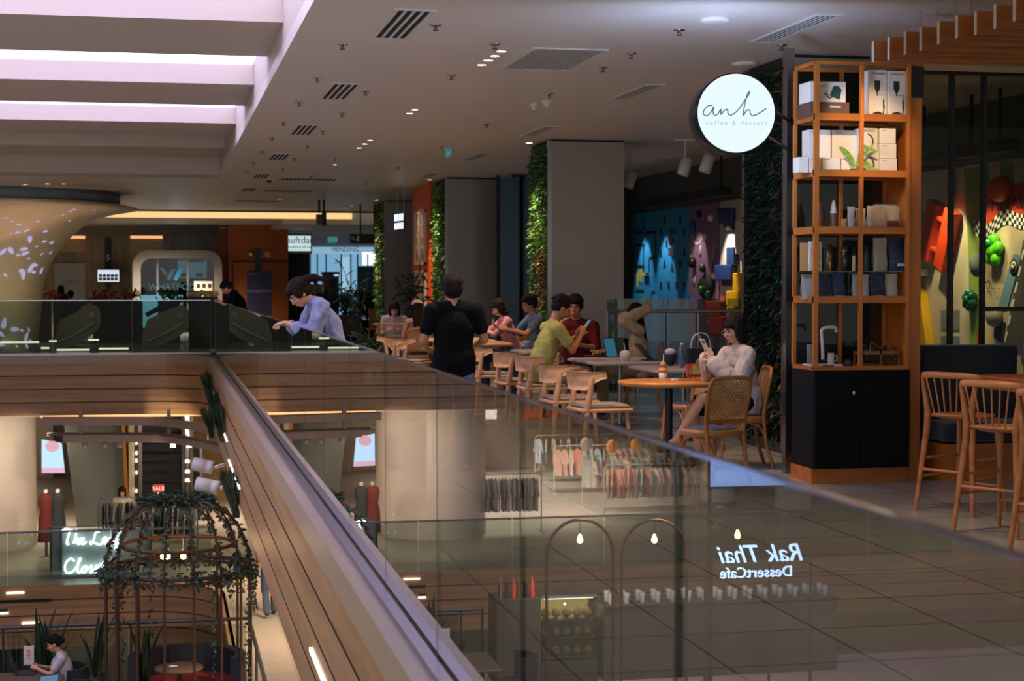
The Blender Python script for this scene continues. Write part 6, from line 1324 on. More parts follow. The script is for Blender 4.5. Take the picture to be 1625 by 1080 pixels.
# clothes shop with pastel racks
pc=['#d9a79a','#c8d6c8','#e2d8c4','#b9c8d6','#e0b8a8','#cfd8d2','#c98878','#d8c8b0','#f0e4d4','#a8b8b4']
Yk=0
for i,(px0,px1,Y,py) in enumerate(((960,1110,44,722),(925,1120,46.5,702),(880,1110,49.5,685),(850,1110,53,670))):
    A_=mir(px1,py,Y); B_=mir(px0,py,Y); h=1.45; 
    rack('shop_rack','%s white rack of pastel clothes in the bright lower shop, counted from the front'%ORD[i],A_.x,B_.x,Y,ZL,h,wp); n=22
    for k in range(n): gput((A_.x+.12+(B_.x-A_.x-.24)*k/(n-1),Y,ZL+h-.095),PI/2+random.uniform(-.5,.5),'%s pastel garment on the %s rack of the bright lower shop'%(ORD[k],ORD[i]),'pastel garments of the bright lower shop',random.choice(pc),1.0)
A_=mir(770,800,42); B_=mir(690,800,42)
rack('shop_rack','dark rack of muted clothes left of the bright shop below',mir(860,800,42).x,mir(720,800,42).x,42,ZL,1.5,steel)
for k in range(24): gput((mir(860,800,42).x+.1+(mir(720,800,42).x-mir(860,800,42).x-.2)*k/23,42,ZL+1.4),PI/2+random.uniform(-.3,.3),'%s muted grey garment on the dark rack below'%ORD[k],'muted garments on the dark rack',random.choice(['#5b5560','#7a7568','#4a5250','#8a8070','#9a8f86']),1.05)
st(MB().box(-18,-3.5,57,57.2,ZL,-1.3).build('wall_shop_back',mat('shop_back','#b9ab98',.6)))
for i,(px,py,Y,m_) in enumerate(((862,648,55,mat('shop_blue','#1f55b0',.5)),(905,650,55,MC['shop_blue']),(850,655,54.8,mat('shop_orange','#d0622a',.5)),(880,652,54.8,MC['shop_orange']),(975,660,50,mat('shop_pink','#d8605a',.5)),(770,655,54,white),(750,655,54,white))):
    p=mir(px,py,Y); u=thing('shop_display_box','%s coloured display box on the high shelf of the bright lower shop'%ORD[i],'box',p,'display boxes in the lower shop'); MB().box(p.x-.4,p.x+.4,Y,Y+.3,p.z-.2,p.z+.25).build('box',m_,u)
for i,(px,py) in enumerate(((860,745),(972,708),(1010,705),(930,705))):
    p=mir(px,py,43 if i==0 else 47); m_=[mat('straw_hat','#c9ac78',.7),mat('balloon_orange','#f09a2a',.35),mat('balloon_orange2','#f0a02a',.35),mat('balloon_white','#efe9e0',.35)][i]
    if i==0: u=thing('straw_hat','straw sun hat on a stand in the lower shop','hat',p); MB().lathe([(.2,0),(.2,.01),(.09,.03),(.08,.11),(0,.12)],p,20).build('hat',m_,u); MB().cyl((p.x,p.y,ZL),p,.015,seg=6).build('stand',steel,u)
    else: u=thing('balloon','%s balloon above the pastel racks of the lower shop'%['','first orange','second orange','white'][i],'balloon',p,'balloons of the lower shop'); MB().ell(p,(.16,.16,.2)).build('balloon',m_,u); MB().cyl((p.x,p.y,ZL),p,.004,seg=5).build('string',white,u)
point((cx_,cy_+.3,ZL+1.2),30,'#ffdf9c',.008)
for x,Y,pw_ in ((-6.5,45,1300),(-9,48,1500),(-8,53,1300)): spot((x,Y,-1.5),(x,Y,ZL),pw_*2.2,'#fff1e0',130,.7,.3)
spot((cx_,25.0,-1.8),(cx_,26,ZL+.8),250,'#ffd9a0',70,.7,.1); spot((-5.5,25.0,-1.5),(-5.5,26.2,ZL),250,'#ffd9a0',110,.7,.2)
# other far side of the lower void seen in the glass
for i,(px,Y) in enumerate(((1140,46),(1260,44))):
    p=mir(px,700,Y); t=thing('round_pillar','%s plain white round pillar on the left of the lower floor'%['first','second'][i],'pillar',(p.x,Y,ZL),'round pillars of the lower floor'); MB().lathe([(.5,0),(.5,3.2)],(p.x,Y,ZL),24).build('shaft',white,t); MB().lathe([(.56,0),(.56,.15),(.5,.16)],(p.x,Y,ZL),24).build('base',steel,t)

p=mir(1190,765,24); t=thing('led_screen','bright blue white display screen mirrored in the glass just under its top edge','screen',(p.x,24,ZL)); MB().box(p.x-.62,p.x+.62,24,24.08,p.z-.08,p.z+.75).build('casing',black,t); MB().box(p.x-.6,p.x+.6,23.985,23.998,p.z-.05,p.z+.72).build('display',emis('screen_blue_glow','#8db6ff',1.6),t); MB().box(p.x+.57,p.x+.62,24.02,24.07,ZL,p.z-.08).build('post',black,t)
# ================================================================ people
def cloth(name,c='#808080',c2=None,sc=18,bump=.6): return mat(name,c,.9,spec=.12,noise_=((sc,sc,sc*.35),c2 or c,3,.3,.7),bump=bump)
skin=mat('skin_light','#c08d6e',.55); skin2=mat('skin_warm','#a9714f',.55); hairb=mat('hair_black','#100d0c',.8,spec=.15,noise_=((90,90,16),'#1f1916',3,.35,.65),bump=1); hairn=mat('hair_brown','#170f0c',.8,spec=.15,noise_=((90,90,16),'#2a1c15',3,.35,.65),bump=1); lipm=mat('lip','#9a4f45',.5); eyem=mat('eye_dark','#14100e',.3)
folds=bpy.data.textures.new('cloth_folds','CLOUDS'); folds.noise_scale=.085; folds.noise_depth=1
def cap(b,p,q,r0,r1=None,seg=12):
    r1=r0 if r1 is None else r1; p,q=V(p),V(q); d=q-p; L=d.length
    if L<1e-5: return b.ell(p,r0,seg=seg,rings=8)
    d.normalize(); P=[];R=[]
    for a in (-88,-60,-30): P.append(p+d*r0*math.sin(math.radians(a))); R.append(r0*math.cos(math.radians(a)))
    P.append(p);R.append(r0);P.append(q);R.append(r1)
    for a in (30,60,88): P.append(q+d*r1*math.sin(math.radians(a))); R.append(r1*math.cos(math.radians(a)))
    b.tube(P,R,seg)
def blob(name,b,m,parent,vox,sm=5):
    o=b.build(name,m,parent); r=o.modifiers.new('remesh','REMESH'); r.mode='VOXEL'; r.voxel_size=vox; r.use_smooth_shade=True
    s=o.modifiers.new('smooth','SMOOTH'); s.factor=.5; s.iterations=sm; return o
def basis(z,x):
    z=V(z).normalized(); x=V(x); x=(x-z*x.dot(z)).normalized(); y=z.cross(x); return Matrix((x,y,z)).transposed()
def hand(b,w,d,n,curl=.5,side=1,s=1,spread=.12,r=.0085):
    """w wrist, d direction of the fingers, n palm normal (the way the palm faces); side +1: thumb on the +(d x n) side"""
    w,d,n=V(w),V(d).normalized(),V(n).normalized(); n=(n-d*n.dot(d)).normalized(); t=d.cross(n)*side
    R=basis(d,t); c=w+d*.045*s
    b.ell(c,(.04*s,.016*s,.052*s),R,12,8); cap(b,w-d*.01,w+d*.03*s,.025*s,.026*s)
    for i,(o,L) in enumerate(((.029,.068),(.010,.076),(-.010,.071),(-.028,.056))):
        p=c+t*o*s+d*.038*s; a=0; u=(d+t*spread*(o/.03)).normalized()
        for k,f in enumerate((.45,.32,.25)):
            a+=curl*(.75,1.0,.7)[k]+.04*i*curl; dd=(u*math.cos(a)+n*math.sin(a)); q=p+dd*L*f*s; cap(b,p,q,r*s*(1-.08*k),r*s*(.94-.08*k),8); p=q
    p=w+d*.02*s+t*.03*s; u=(d*.6+t*.75+n*.25).normalized(); q=p+u*.036*s; cap(b,p,q,.0125*s,.0105*s,8); u2=(d*.85+t*.2+n*(.3+curl*.5)).normalized(); q2=q+u2*.028*s; cap(b,q,q2,.0102*s,.009*s,8); cap(b,q2,q2+(u2+n*.3).normalized()*.018*s,.009*s,.0075*s,8)
def person(label,loc,rz,kind='stand',J=None,k=1.0,sk=None,hair='short',hairm=None,shirt=None,sleeve='short',pants=None,plen='long',vox=.009,female=False,headrot=(0,0,0),shoes=None,hands=True,glasses=False,cap_=None,puff=0,curl=(.5,.5),hem=None,hd=None,socks=None,bare_back=False,group=None,belly=0):
    sk=sk or skin; hairm=hairm or hairb; shoes=shoes or inkd
    w=.165 if female else .19; hp=.09
    if kind=='stand': D=dict(pel=(0,0,.94),che=(0,.0,1.24),nb=(0,-.01,1.43),H=(0,.03,1.58),sR=(w,0,1.39),sL=(-w,0,1.39),eR=(w+.05,-.02,1.11),eL=(-w-.05,-.02,1.11),wR=(w+.06,.06,.87),wL=(-w-.06,.06,.87),hR=(hp,0,.9),hL=(-hp,0,.9),kR=(hp+.01,.03,.49),kL=(-hp-.01,.03,.49),aR=(hp+.01,-.01,.09),aL=(-hp-.01,-.01,.09))
    else: D=dict(pel=(0,-.04,.56),che=(0,.0,.83),nb=(0,.0,1.02),H=(0,.06,1.18),sR=(w,.0,.98),sL=(-w,.0,.98),eR=(w+.06,.08,.74),eL=(-w-.06,.08,.74),wR=(.12,.3,.80),wL=(-.12,.3,.80),hR=(hp,0,.53),hL=(-hp,0,.53),kR=(.12,.43,.52),kL=(-.12,.43,.52),aR=(.12,.42,.09),aL=(-.12,.42,.09))
    if J: D.update(J)
    D={a:V(c) for a,c in D.items()}
    t=thing('person',label,'person',(0,0,0),group); s=MB()
    sh=(D['sR']-D['sL']); spine=D['nb']-D['pel']; Rs=basis(spine,sh); Rc=basis(D['nb']-D['che'],sh)
    fx=.9 if female else 1
    def torso(b,g,bot=True,top=True):
        if bot: b.ell(D['pel'],(.155*1+g,.115+g,.12+g),basis(D['che']-D['pel'],D['hR']-D['hL']))
        m=(D['pel']+D['che'])/2; b.ell(m,((.128*fx if g<0 else .142)+g+belly,.095+g+belly,.15+g),Rs); b.ell(D['che'],(.155*fx+g,.105+g,.17+g),Rc)
        if top:
            cap(b,D['sL']*.85+D['sR']*.15,D['sR']*.85+D['sL']*.15,.062+g,.062+g); cap(b,D['che'],D['che'].lerp(D['nb'],.72 if g>0 else 1),.09+g,.066+g)
            for a in ('sR','sL'): b.ell(D[a],.052+g); cap(b,D['nb']+V(0,0,.0),D[a],.05+g*.6,.046+g*.8)
            if g>0:
                xx=sh.normalized()*.065
                for q in (xx,-xx): cap(b,D['pel']+q*1.0,D['che']+q*1.15,.094+g*.4,.098+g*.4)
    def arm(b,S,g,f0=0,f1=2,pf=0):
        S_,E,W=D['s'+S],D['e'+S],D['w'+S]; r=[.05*fx,.041*fx,.036*fx,.026]
        e1=S_.lerp(E,min(f1,1)); cap(b,S_,e1,r[0]+g+pf*.4,(r[1] if f1>=1 else r[0]*.95)+g+pf)
        if f1>1: cap(b,E,E.lerp(W,f1-1),r[2]+g+pf,r[3]+g+pf*1.0)
    def leg(b,S,g,f1=2,fl=0):
        h,kn,a=D['h'+S],D['k'+S],D['a'+S]; cap(b,h,h.lerp(kn,min(f1,1)),.088+g,(.056 if f1>=1 else .07)+g+fl)
        if f1>1: cap(b,kn,kn.lerp(a,min(1,(f1-1)/2+.5) if f1<2 else 1),.054+g,.038+g+fl); 
        if f1>1: cap(b,kn.lerp(a,.15),kn.lerp(a,.45),.054+g,.05+g)
    # skin: one continuous body
    torso(s,-.006)
    for S in 'RL':
        arm(s,S,-.002); leg(s,S,-.006)
        a=D['a'+S]; f=(V(0,1,0)) ; fd=(D.get('f'+S) or V(0,.13,-.05)); cap(s,a,a+fd*.3,.036,.032); cap(s,a+V(0,0,-.03),a+fd,.034,.024)
    Rh=rotm(headrot[0],headrot[1],headrot[2]); H=D['H']; hs=.98 if female else 1.02
    def hp_(x,y,z): return H+Rh@V(x*hs,y*hs,z*hs)
    cap(s,D['nb'],hp_(0,-.015,-.05),.052*fx,.05*fx)
    s.ell(hp_(0,-.012,.03),(.073*hs,.09*hs,.085*hs),Rh); s.ell(hp_(0,.022,-.028),(.06*hs,.068*hs,.082*hs),Rh); s.ell(hp_(0,.046,-.083),(.036*hs,.036*hs,.026*hs),Rh)
    cap(s,hp_(0,.088,.0),hp_(0,.106,-.032),.007,.0125,8); s.ell(hp_(0,.088,-.062),(.023,.010,.009),Rh,10,6)
    for sx in (-1,1): s.ell(hp_(sx*.073,-.008,-.015),(.012,.02,.032),Rh,10,8); s.ell(hp_(sx*.033,.064,-.03),(.025,.022,.025),Rh,10,8); cap(s,hp_(sx*.012,.086,.022),hp_(sx*.045,.074,.022),.008,.007,8)
    if hands:
        for i,S in enumerate('RL'):
            W=D['w'+S]; dd=(hd or {}).get(S); d,n=(dd if dd else ((W-D['e'+S]),V(-1 if S=='R' else 1,.1,-.3)))
            d,n=V(d),V(n); sd=1; tt=V(d).cross(n)
            # thumb towards the head side / inside
            sd=1 if (tt.dot(V(0,.6,1)))>0 else -1
            hand(s,W,d,n,curl[i],sd,.92 if female else 1)
    bd=blob('body',s,sk,t,vox,4)
    for sx in (-1,1): 
        e=MB(); e.ell(hp_(sx*.030,.081,.002),(.014,.008,.0065),Rh,10,6); e.build('eye',eyem,bd)
        e=MB(); e.tube([hp_(sx*.012,.092,.024),hp_(sx*.03,.09,.03),hp_(sx*.05,.078,.024)],.0035,5); e.build('eyebrow',hairm,bd)
    e=MB(); e.ell(hp_(0,.0935,-.062),(.02,.008,.0065),Rh,10,6); e.build('lips',lipm,bd)
    # clothes
    if shirt:
        b=MB(); torso(b,.014,bot=True,top=not bare_back)
        if hem:
            for q in (-.08,0,.08): cap(b,D['pel']+V(q,0,.05),D['pel']+V(q*1.05,0,-.06),.112,.112)
        f={'short':.62,'long':1.93,'none':0,'elbow':1.0,'three':1.6,'cap':.35}[sleeve]
        if f:
            for S in 'RL': arm(b,S,.016,0,f,puff)
        if bare_back:
            for S in 'RL': cap(b,D['che']+Rc@V(.09 if S=='R' else -.09,.06,.1),D['s'+S]*.6+D['nb']*.4+V(0,0,.045),.012,.01)
        o_=blob('top',b,shirt,t,vox*1.1,5)
        dm=o_.modifiers.new('folds','DISPLACE'); dm.texture=folds; dm.texture_coords='LOCAL'; dm.strength=.03 if puff else .014; dm.mid_level=.5
    if pants:
        b=MB(); b.ell(D['pel']+V(0,0,-.02),(.16,.112,.11),basis(D['che']-D['pel'],D['hR']-D['hL'])); f={'long':2,'short':.75,'mid':1}[plen]
        for S in 'RL': leg(b,S,.012 if plen!='short' else .018,f,.018 if plen=='long' else .012)
        blob('shorts' if plen=='short' else 'trousers',b,pants,t,vox*1.1,5)
    for S in 'RL':
        a=D['a'+S]; fd=(D.get('f'+S) or V(0,.13,-.05)); b=MB(); cap(b,a+V(0,-.02,-.045),a+fd+V(0,.02,0),.038,.034); o=blob('shoe',b,shoes,t,.01,3)
    # hair
    b=MB()
    def he(x,y,z,r): b.ell(hp_(x,y,z),tuple(q*hs for q in r),Rh)
    he(0,-.024,.047,(.09,.1,.09))
    if hair=='short': he(0,-.045,.0,(.078,.07,.075)); he(0,.04,.085,(.062,.045,.035)); [he(sx*.068,-.02,.02,(.016,.045,.04)) for sx in(-1,1)]
    if hair=='spiky':
        he(0,-.045,.0,(.076,.068,.07)); random.seed(3)
        for i in range(26): a=random.uniform(0,2*PI); q=random.uniform(0,.055); b_=hp_(q*math.cos(a),q*math.sin(a),.1); cap(b,b_,b_+Rh@V(random.uniform(-.02,.02),random.uniform(-.01,.03),.035),.014,.006,6)
    if hair=='fringe': he(0,-.05,.005,(.088,.08,.085)); he(0,.045,.066,(.07,.045,.04)); [he(sx*.07,0,.02,(.02,.05,.05)) for sx in(-1,1)]
    if hair in('bob','long','fringe_long'):
        he(0,-.04,-.03,(.092,.075,.11)); [he(sx*.075,-.005,-.03,(.024,.052,.1)) for sx in(-1,1)]; he(0,.058,.055,(.06,.034,.032))
        he(0,-.05,-.1,(.095,.06,.05))
    if hair=='long': [cap(b,hp_(x,-.06,-.1),hp_(x*1.2,-.085,-.32),.05,.035) for x in (-.05,0,.05)]
    if hair=='bun': he(0,-.045,.0,(.078,.07,.075)); he(0,.02,.08,(.066,.06,.04)); he(0,-.12,-.01,(.045,.045,.045))
    if hair=='pony': he(0,-.045,.0,(.08,.07,.075)); he(0,.035,.075,(.07,.06,.045)); [he(sx*.07,.01,.02,(.02,.055,.055)) for sx in(-1,1)]; cap(b,hp_(0,-.11,.06),hp_(0,-.19,.02),.04,.036); cap(b,hp_(0,-.19,.02),hp_(0,-.26,-.08),.035,.014)
    if hair!='bun' and not cap_:
        st_=random.getstate(); random.seed(len(label))
        for i in range(60):
            a=random.uniform(0,2*PI); e_=random.uniform(.1,1.4); x,y,z=.086*math.cos(a)*math.cos(e_),-.024+.095*math.sin(a)*math.cos(e_),.047+.088*math.sin(e_)
            if y>.05 and z<.08: continue
            q=hp_(x,y,z); d=(hp_(x*1.2,y*1.2-.02,z-.05)-q).normalized(); cap(b,q,q+d*random.uniform(.02,.04),.011,.006,6)
        random.setstate(st_)
    blob('hair',b,hairm,t,.006 if vox<.01 else .009,1)
    if cap_:
        b=MB(); b.ell(hp_(0,-.02,.055),(.092,.102,.078),Rh); cp_=blob('cap',b,cap_,t,.008,2); b=MB(); b.obox(hp_(0,.1 if cap_ else 0,.045),(.13,.09,.01),Rh@rotm(-.2,0,0),.02); b.build('cap_visor',cap_,cp_)
    if glasses:
        b=MB()
        for sx in (-1,1): b.tube([hp_(sx*.032+.023*math.cos(2*PI*i/16),.098,-.001+.018*math.sin(2*PI*i/16)) for i in range(16)],.0016,5,closed=True); b.tube([hp_(sx*.054,.096,.004),hp_(sx*.076,.0,.0)],.0016,5)
        b.tube([hp_(-.01,.1,.002),hp_(.01,.1,.002)],.0016,5); b.build('glasses',chrome if glasses=='m' else inkd,t)
    put(t,loc,rz,sc=k); t['_J']=1; del t['_J']; return t
def w2(loc,rz,k,p):
    """local point of a placed figure in the world"""
    return V(loc)+Matrix.Rotation(rz,3,'Z')@(V(p)*k)
def phone(label,loc,d,up,m,name='phone',scr=True):
    """d: normal of the screen"""
    loc=V(loc); R=basis(d,up.cross(V(d)) if isinstance(up,Vector) else V(up).cross(V(d))); t=thing(name,label,'phone',loc); b=MB(); b.obox(loc,(.074,.155,.009),R,.003); b.build('body',m,t,bev=.003); 
    b=MB(); b.obox(loc+R@V(0,0,.0051),(.066,.146,.001),R); b.build('screen',emis('phone_glow','#8fb4d0',.5),t); b=MB(); b.obox(loc+R@V(-.018,.052,-.006),(.028,.034,.004),R,.001); b.build('camera_bump',inkd,t); return t
# 1 the woman in white, seated, with her phone
L4=(5.03,14.33,.0); r4=math.radians(104)
blouse=cloth('white_blouse','#b5a8a0','#a3968e',9,.9)
person('woman in a loose white blouse and glasses seated in a bentwood chair with her phone',L4,r4,'sit',dict(pel=(0,-.02,.57),che=(.0,.03,.82),nb=(0,.04,1.01),H=(.0,.085,1.175),sR=(.155,.04,.965),sL=(-.155,.04,.965),eR=(.19,.2,.74),eL=(-.2,.17,.72),wR=(.06,.33,.93),wL=(-.05,.33,.90),
  hR=(.09,.02,.54),hL=(-.09,.02,.54),kR=(.08,.45,.53),kL=(-.06,.44,.60),aR=(.08,.38,.10),aL=(.06,.62,.24),fL=(.03,.12,-.07)),1.03,skin,'bob',hairb,blouse,'long',cloth('black_shorts','#131316'),'short',.006,True,(-.28,0,0),hem=True,glasses='m',puff=.028,curl=(1.0,.9),hd={'R':((-.35,.15,1),(-.6,-.25,.0)),'L':((.35,.15,1),(.6,-.25,0))},shoes=inkd)
pc_=w2(L4,r4,1.03,(.0,.375,1.035)); fv=w2(L4,r4,1,(0,1,0))-V(L4)
phone('white backed phone held up by the woman in the white blouse',pc_,(-fv*.85+V(0,0,.5)).normalized(),V(0,0,1),mat('phone_pale','#cfc6c0',.3))
b=MB(); cpt=pc_-V(0,0,.07); pts=[cpt+V(.01*math.sin(i*1.1),.006*math.cos(i),-.012*i) for i in range(12)]
t=thing('phone_strap','beaded white strap dangling from the pale phone','strap',cpt)
for p in pts: b.ell(p,.006,seg=6,rings=4)
b.build('beads',card,t)
# 2 the man in the black shirt
person('man in a black t-shirt and blue jeans standing with his back to the camera',(2.47,14.5,0),.0,'stand',dict(eR=(.27,.0,1.13),eL=(-.265,-.0,1.12),wR=(.2,.2,1.06),wL=(-.2,.2,1.05),sR=(.195,0,1.385),sL=(-.195,0,1.385),H=(-.01,.03,1.565),nb=(0,-.01,1.43),aL=(-.13,.02,.09)),1.0,skin2,'fringe',hairb,cloth('black_tshirt','#08090b','#0c0d10'),'elbow' if 0 else 'short',cloth('blue_jeans','#66748f','#59677f',30),'long',.007,False,(.0,0,.0),hem=True,hd={'R':((-.4,1,0),(0,0,-1)),'L':((.4,1,0),(0,0,-1))},shoes=card)
# 3 the man in green
LG=(4.2,18.75,0); rG=math.radians(-82)
person('man in a yellow green t-shirt and khaki shorts hunched over his phone',LG,rG,'sit',dict(pel=(0,-.05,.57),che=(0,.06,.86),nb=(0,.13,1.08),H=(0,.22,1.24),sR=(.19,.12,1.03),sL=(-.19,.12,1.03),eR=(.2,.27,.8),eL=(-.2,.27,.8),wR=(.07,.42,.96),wL=(-.07,.42,.94),kR=(.16,.43,.56),kL=(-.16,.43,.56)),1.08,skin2,'spiky',hairb,cloth('lime_tshirt','#a09d5c','#918e50',12),'short',cloth('khaki','#a98f6e','#957c5d',20),'mid',.008,False,(-.5,0,0),curl=(1.0,1.0),hd={'R':((-.3,.4,1),(-.6,.2,0)),'L':((.3,.4,1),(.6,.2,0))},shoes=card,belly=.01)
fv=w2(LG,rG,1,(0,1,0))-V(LG); pq=w2(LG,rG,1.08,(0,.5,1.05)); phone('phone with a pale blue screen in the hands of the man in green',pq,(-fv*.8+V(0,0,.6)).normalized(),V(0,0,1),mat('phone_blue','#5f93ad',.3))
# 4 the man in dark red
LM=(4.92,20.0,0); rM=math.radians(148)
person('man in a dark red shirt eating, his right hand raised to his mouth',LM,rM,'sit',dict(H=(0,.08,1.24),nb=(0,.01,1.07),che=(0,.01,.86),sR=(.2,.03,1.02),sL=(-.2,.03,1.02),eR=(.26,.26,.82),wR=(.09,.24,1.08),eL=(-.26,.1,.78),wL=(-.14,.34,.82)),1.08,skin2,'fringe',hairb,cloth('maroon_shirt','#5e1a17','#4a1412',12),'elbow',cloth('dark_trousers','#15171c'),'long',.008,False,(-.15,0,.15),curl=(1.1,.5),hd={'R':((-.4,-.3,.9),(-.5,-.5,0))})
# 5 the long haired woman in cream
LC=(5.72,20.1,0); rC=math.radians(75)
person('long haired woman in a cream shirt, both hands gathering her hair behind her head',LC,rC,'sit',dict(sR=(.16,.0,1.0),sL=(-.16,.0,1.0),eR=(.24,.16,1.14),eL=(-.22,.18,1.12),wR=(.09,-.1,1.26),wL=(-.07,-.1,1.25),H=(0,.05,1.19)),1.04,skin,'long',hairn,cloth('cream_shirt','#b8a684','#a6946f',12),'long',cloth('cream_trousers','#8d8068'),'long',.009,True,(-.1,0,0),hem=True,puff=.02,hd={'R':((-.7,-.5,.2),(-.2,.6,-.3)),'L':((.7,-.5,.2),(.2,.6,-.3))},curl=(.8,.8))
# 6, 7 the pair with phones
person('woman in a pink top with shoulder length dark hair leaning over her phone',(5.25,25.55,0),math.radians(95),'sit',dict(H=(0,.2,1.17),nb=(0,.12,1.02),che=(0,.06,.83),sR=(.16,.1,.97),sL=(-.16,.1,.97),eR=(.2,.3,.8),eL=(-.2,.3,.8),wR=(.07,.48,.86),wL=(-.07,.48,.86)),1.06,skin,'bob',hairn,cloth('pink_top','#b0767e','#9f676f'),'elbow',cloth('grey_skirt','#3c3c44'),'long',.011,True,(-.45,0,0),group=None)
person('man in glasses and a dark blue checked shirt, arms on the table',(5.42,24.4,0),math.radians(98),'sit',dict(H=(0,.14,1.22),nb=(0,.08,1.06),sR=(.19,.06,1.01),sL=(-.19,.06,1.01),che=(0,.03,.85),eR=(.22,.25,.82),eL=(-.22,.25,.82),wR=(.08,.48,.88),wL=(-.08,.48,.88)),1.08,skin2,'fringe',hairb,cloth('checked_shirt','#2b3c4c','#6f8290',60,.2),'short',cloth('denim_dark','#2c3a4e'),'long',.011,False,(-.3,0,0),glasses='b')
phone('dark phone in the hands of the man in the checked shirt',w2((5.42,24.4,0),math.radians(98),1.08,(0,.6,.9)),V(.7,0,.7),V(0,0,1),inkd)
# 8, 9 the couple at the small orange table
person('woman in a pale cap and brown strapped top, seen from behind',(4.07,27.35,0),.05,'sit',dict(H=(0,.08,1.2)),1.02,skin,'long',hairb,cloth('tan_top','#9b6f4d','#8c6243'),'none',cloth('white_skirt','#8c8880'),'long',.011,True,(-.25,0,0),cap_=mat('cap_cream','#b8a48c',.8),bare_back=True)
person('long haired woman in a white top facing the woman in the cap',(3.9,28.95,0),PI-.15,'sit',dict(H=(0,.14,1.15),nb=(0,.06,1.02)),1.02,skin,'long',hairb,cloth('white_top','#b0a6a0','#a0968f'),'short',cloth('grey_jeans','#4a4e58'),'long',.012,True,(-.4,0,0))
# 10 the women leaning on the balustrade
J_=dict(pel=(0,-.1,.97),che=(0,.0,1.27),nb=(0,.12,1.45),H=(0,.24,1.53),sR=(.16,.08,1.42),sL=(-.16,.08,1.42),eR=(.2,.17,1.18),eL=(-.2,.17,1.17),wR=(.05,.36,1.27),wL=(-.05,.36,1.27),hR=(.09,-.1,.92),hL=(-.09,-.1,.92),kR=(.1,-.1,.5),kL=(-.1,-.14,.5),aR=(.1,-.2,.09),aL=(-.1,-.24,.09))
person('woman in glasses and a pale blue striped shirt leaning over the glass balustrade',(1.42,15.0,0),math.radians(97),'stand',J_,1.0,skin,'pony',hairn,cloth('blue_striped_shirt','#8f93b8','#7d81a6',26),'three',cloth('black_trousers','#15161a'),'long',.007,True,(-.75,0,0),hem=True,puff=.02,glasses='m',hd={'R':((-.6,.8,-.1),(0,.3,-1)),'L':((.6,.8,-.1),(0,.3,-1))})
person('woman in black, hair in a bun, leaning over the far end of the balustrade',(1.4,32.0,0),math.radians(95),'stand',J_,1.0,skin,'bun',hairb,cloth('black_top','#0d0e11'),'short',cloth('black_trousers'if 0 else 'black_slacks','#101114'),'long',.012,True,(-.75,0,0),hem=True)
# 11 lower floor
person('woman in a white t-shirt working on a laptop on the lower terrace',(-1.38,24.95,ZL),math.radians(92),'sit',dict(H=(0,.16,1.15),nb=(0,.08,1.0),sR=(.16,.06,.95),sL=(-.16,.06,.95),che=(0,.03,.82),eR=(.2,.2,.76),eL=(-.2,.2,.76),wR=(.09,.38,.83),wL=(-.09,.38,.83)),1.03,skin,'bun',hairb,cloth('white_tshirt','#b9b3ba','#a9a3ab'),'short',cloth('dark_skirt','#202027'),'long',.009,True,(-.4,0,0),group=None)
person('dark haired woman in a pale top behind the chrome clothes rack of the lower shop',(-.92,39.8,ZL),PI,'stand',None,.98,skin,'long',hairb,cloth('pale_top','#b3a68f'),'short',cloth('olive_trousers','#4a4a3c'),'long',.014,True,(-.3,0,0))
person('person in blue jeans and dark shoes walking away along the lower corridor',(1.98,32.4,ZL),.1,'stand',dict(aR=(.1,.2,.09),kR=(.1,.16,.5),aL=(-.1,-.2,.12),kL=(-.1,-.02,.5)),1.0,skin2,'short',hairb,cloth('grey_shirt2','#6a6a6e'),'short',cloth('faded_jeans','#4c5768'),'long',.014,False)
# 12 far gallery
person('man in a pale shirt seen small and from behind before the bright shop',(atY(500,450,58).x,58,0),0,'stand',None,1.08,skin2,'short',hairb,cloth('beige_shirt','#8f8d7e'),'short',cloth('navy_trousers','#1c2230'),'long',.02,False)
person('person in a blue shirt, back turned, half hidden by the left escalator end',(atY(112,450,48.5).x,48.5,-.3),.2,'stand',None,1.0,skin2,'short',hairb,cloth('steel_blue_shirt','#3f5870'),'short',cloth('dark_slacks','#202428'),'long',.02,False)
person('dark haired person behind the left escalator end, only head and shoulders showing',(atY(97,450,50).x,50,-.15),.5,'stand',None,1.0,skin2,'bob',hairb,cloth('dark_jacket','#22282c'),'long',cloth('dark_slacks'),'long',.02,True)
person('person in a grey t-shirt on the navy banquette, cut off by the right edge',(7.3,13.0,.05),PI,'sit',None,1.12,skin2,'short',hairb,cloth('grey_tshirt','#6f6b66','#625e59'),'short',cloth('dark_jeans','#20242c'),'long',.009,False)
# ================================================================ light
w=bpy.data.worlds.new('world'); scene.world=w; w.use_nodes=True
w.node_tree.nodes['Background'].inputs[0].default_value=(.95,.92,.86,1); w.node_tree.nodes['Background'].inputs[1].default_value=1.15
scene.view_settings.view_transform='Standard'; scene.view_settings.look='None'; scene.view_settings.gamma=1; scene.view_settings.use_curve_mapping=False; scene.view_settings.exposure=0
scene.cycles.max_bounces=7; scene.cycles.diffuse_bounces=3; scene.cycles.glossy_bounces=4; scene.cycles.transparent_max_bounces=24; scene.cycles.transmission_bounces=4
scene.cycles.sample_clamp_indirect=4; scene.cycles.caustics_reflective=False; scene.cycles.caustics_refractive=False
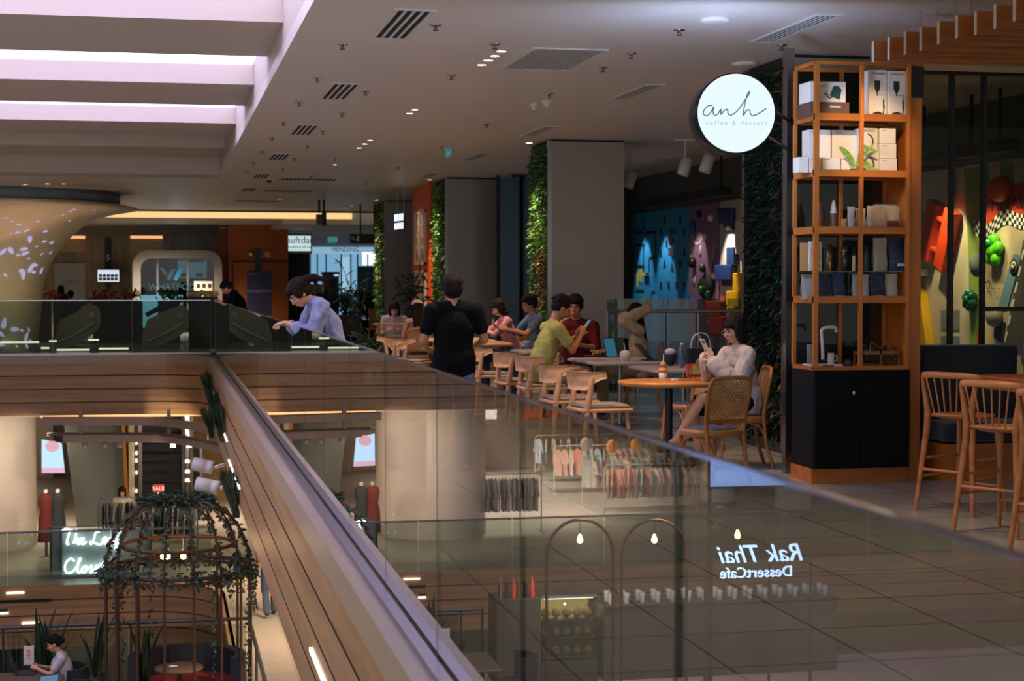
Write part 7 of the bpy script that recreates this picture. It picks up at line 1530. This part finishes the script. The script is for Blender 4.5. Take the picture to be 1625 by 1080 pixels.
# cafe downlights (recessed, over walkway and tables; nearest walkway pair added to brighten the floor)
for y,p in ((5,280),(9.5,350),(14.5,400),(19.6,380),(24.5,380),(29.5,250),(35,250),(42,250)):
    spot((3.09,y,3.7),(3.09,y+.3,0),p,'#ffdcb8',95,.8,.08)
for x,y,p in ((4.5,14.4,150),(5.2,17.5,150),(4.8,22.5,200),(5.0,27,220),(4.7,33,220)):
    spot((x,y,3.7),(x,y+.2,0),p,'#ffc890',75,.7,.06)
# far gallery and lower floor ambience
for x,y,z,p in ((-6,46,3.5,1000),(0,55,3.3,1600),(-12,46,3.5,700),(-5,54,3.3,1400),(-3,44,-1.7,1100),(2.5,46,-1.7,1100),(-9,44,-1.7,500),(-15,44,-1.7,500)):
    spot((x,y,z),(x,y,z-3),p,'#ffe2c4',140,.9,.3)
for x,y,p in ((3.2,24,900),(3.2,30,1200),(3.2,36,1200)): spot((x,y,-1.6),(x-.6,y,ZL),p,'#ffdcb4',120,.8,.2)

# green walls, orange wall, cabinet shelf, stools
for x,y,p in ((5.0,25.4,420),(5.0,35.2,420),(5.0,45,420)): spot((x,y,3.65),(5.7,y,1.6),p,'#fff0c0',70,.8,.05)
spot((4.9,37.2,3.6),(5.6,37.2,2.6),60,'#ffd9a8',60,.7,.05)
spot((5.05,11.5,3.65),(5.6,13.0,2.78),170,'#ffd9a6',30,.8,.03)
spot((-2.5,41,3.6),(-2.5,44,.3),600,'#ffe2bb',90,.8,.1)  # added lamp that brings out the escalator cladding behind the far glass
spot((5.0,10.2,3.6),(5.5,10.3,0),110,'#ffcf9c',70,.8,.06)
spot((-2.2,38.6,.3),(-3.6,41.5,3.2),220,'#ffcf9c',90,.8,.15)  # added uplight in the open void, brightens the underside of the tree column
spot((6.5,60,3.2),(6.5,62,0),500,'#cfe6ff',130,.8,.3)
spot((-2.5,38.3,-1.7),(-4,41.5,-4.2),500,'#ffe6cc',110,.8,.15)  # added lamp to lighten the tree column trunk on the lower floor
spot((.5,37.8,-1.9),(-.5,44,-3.4),500,'#ffe6cc',110,.8,.15)
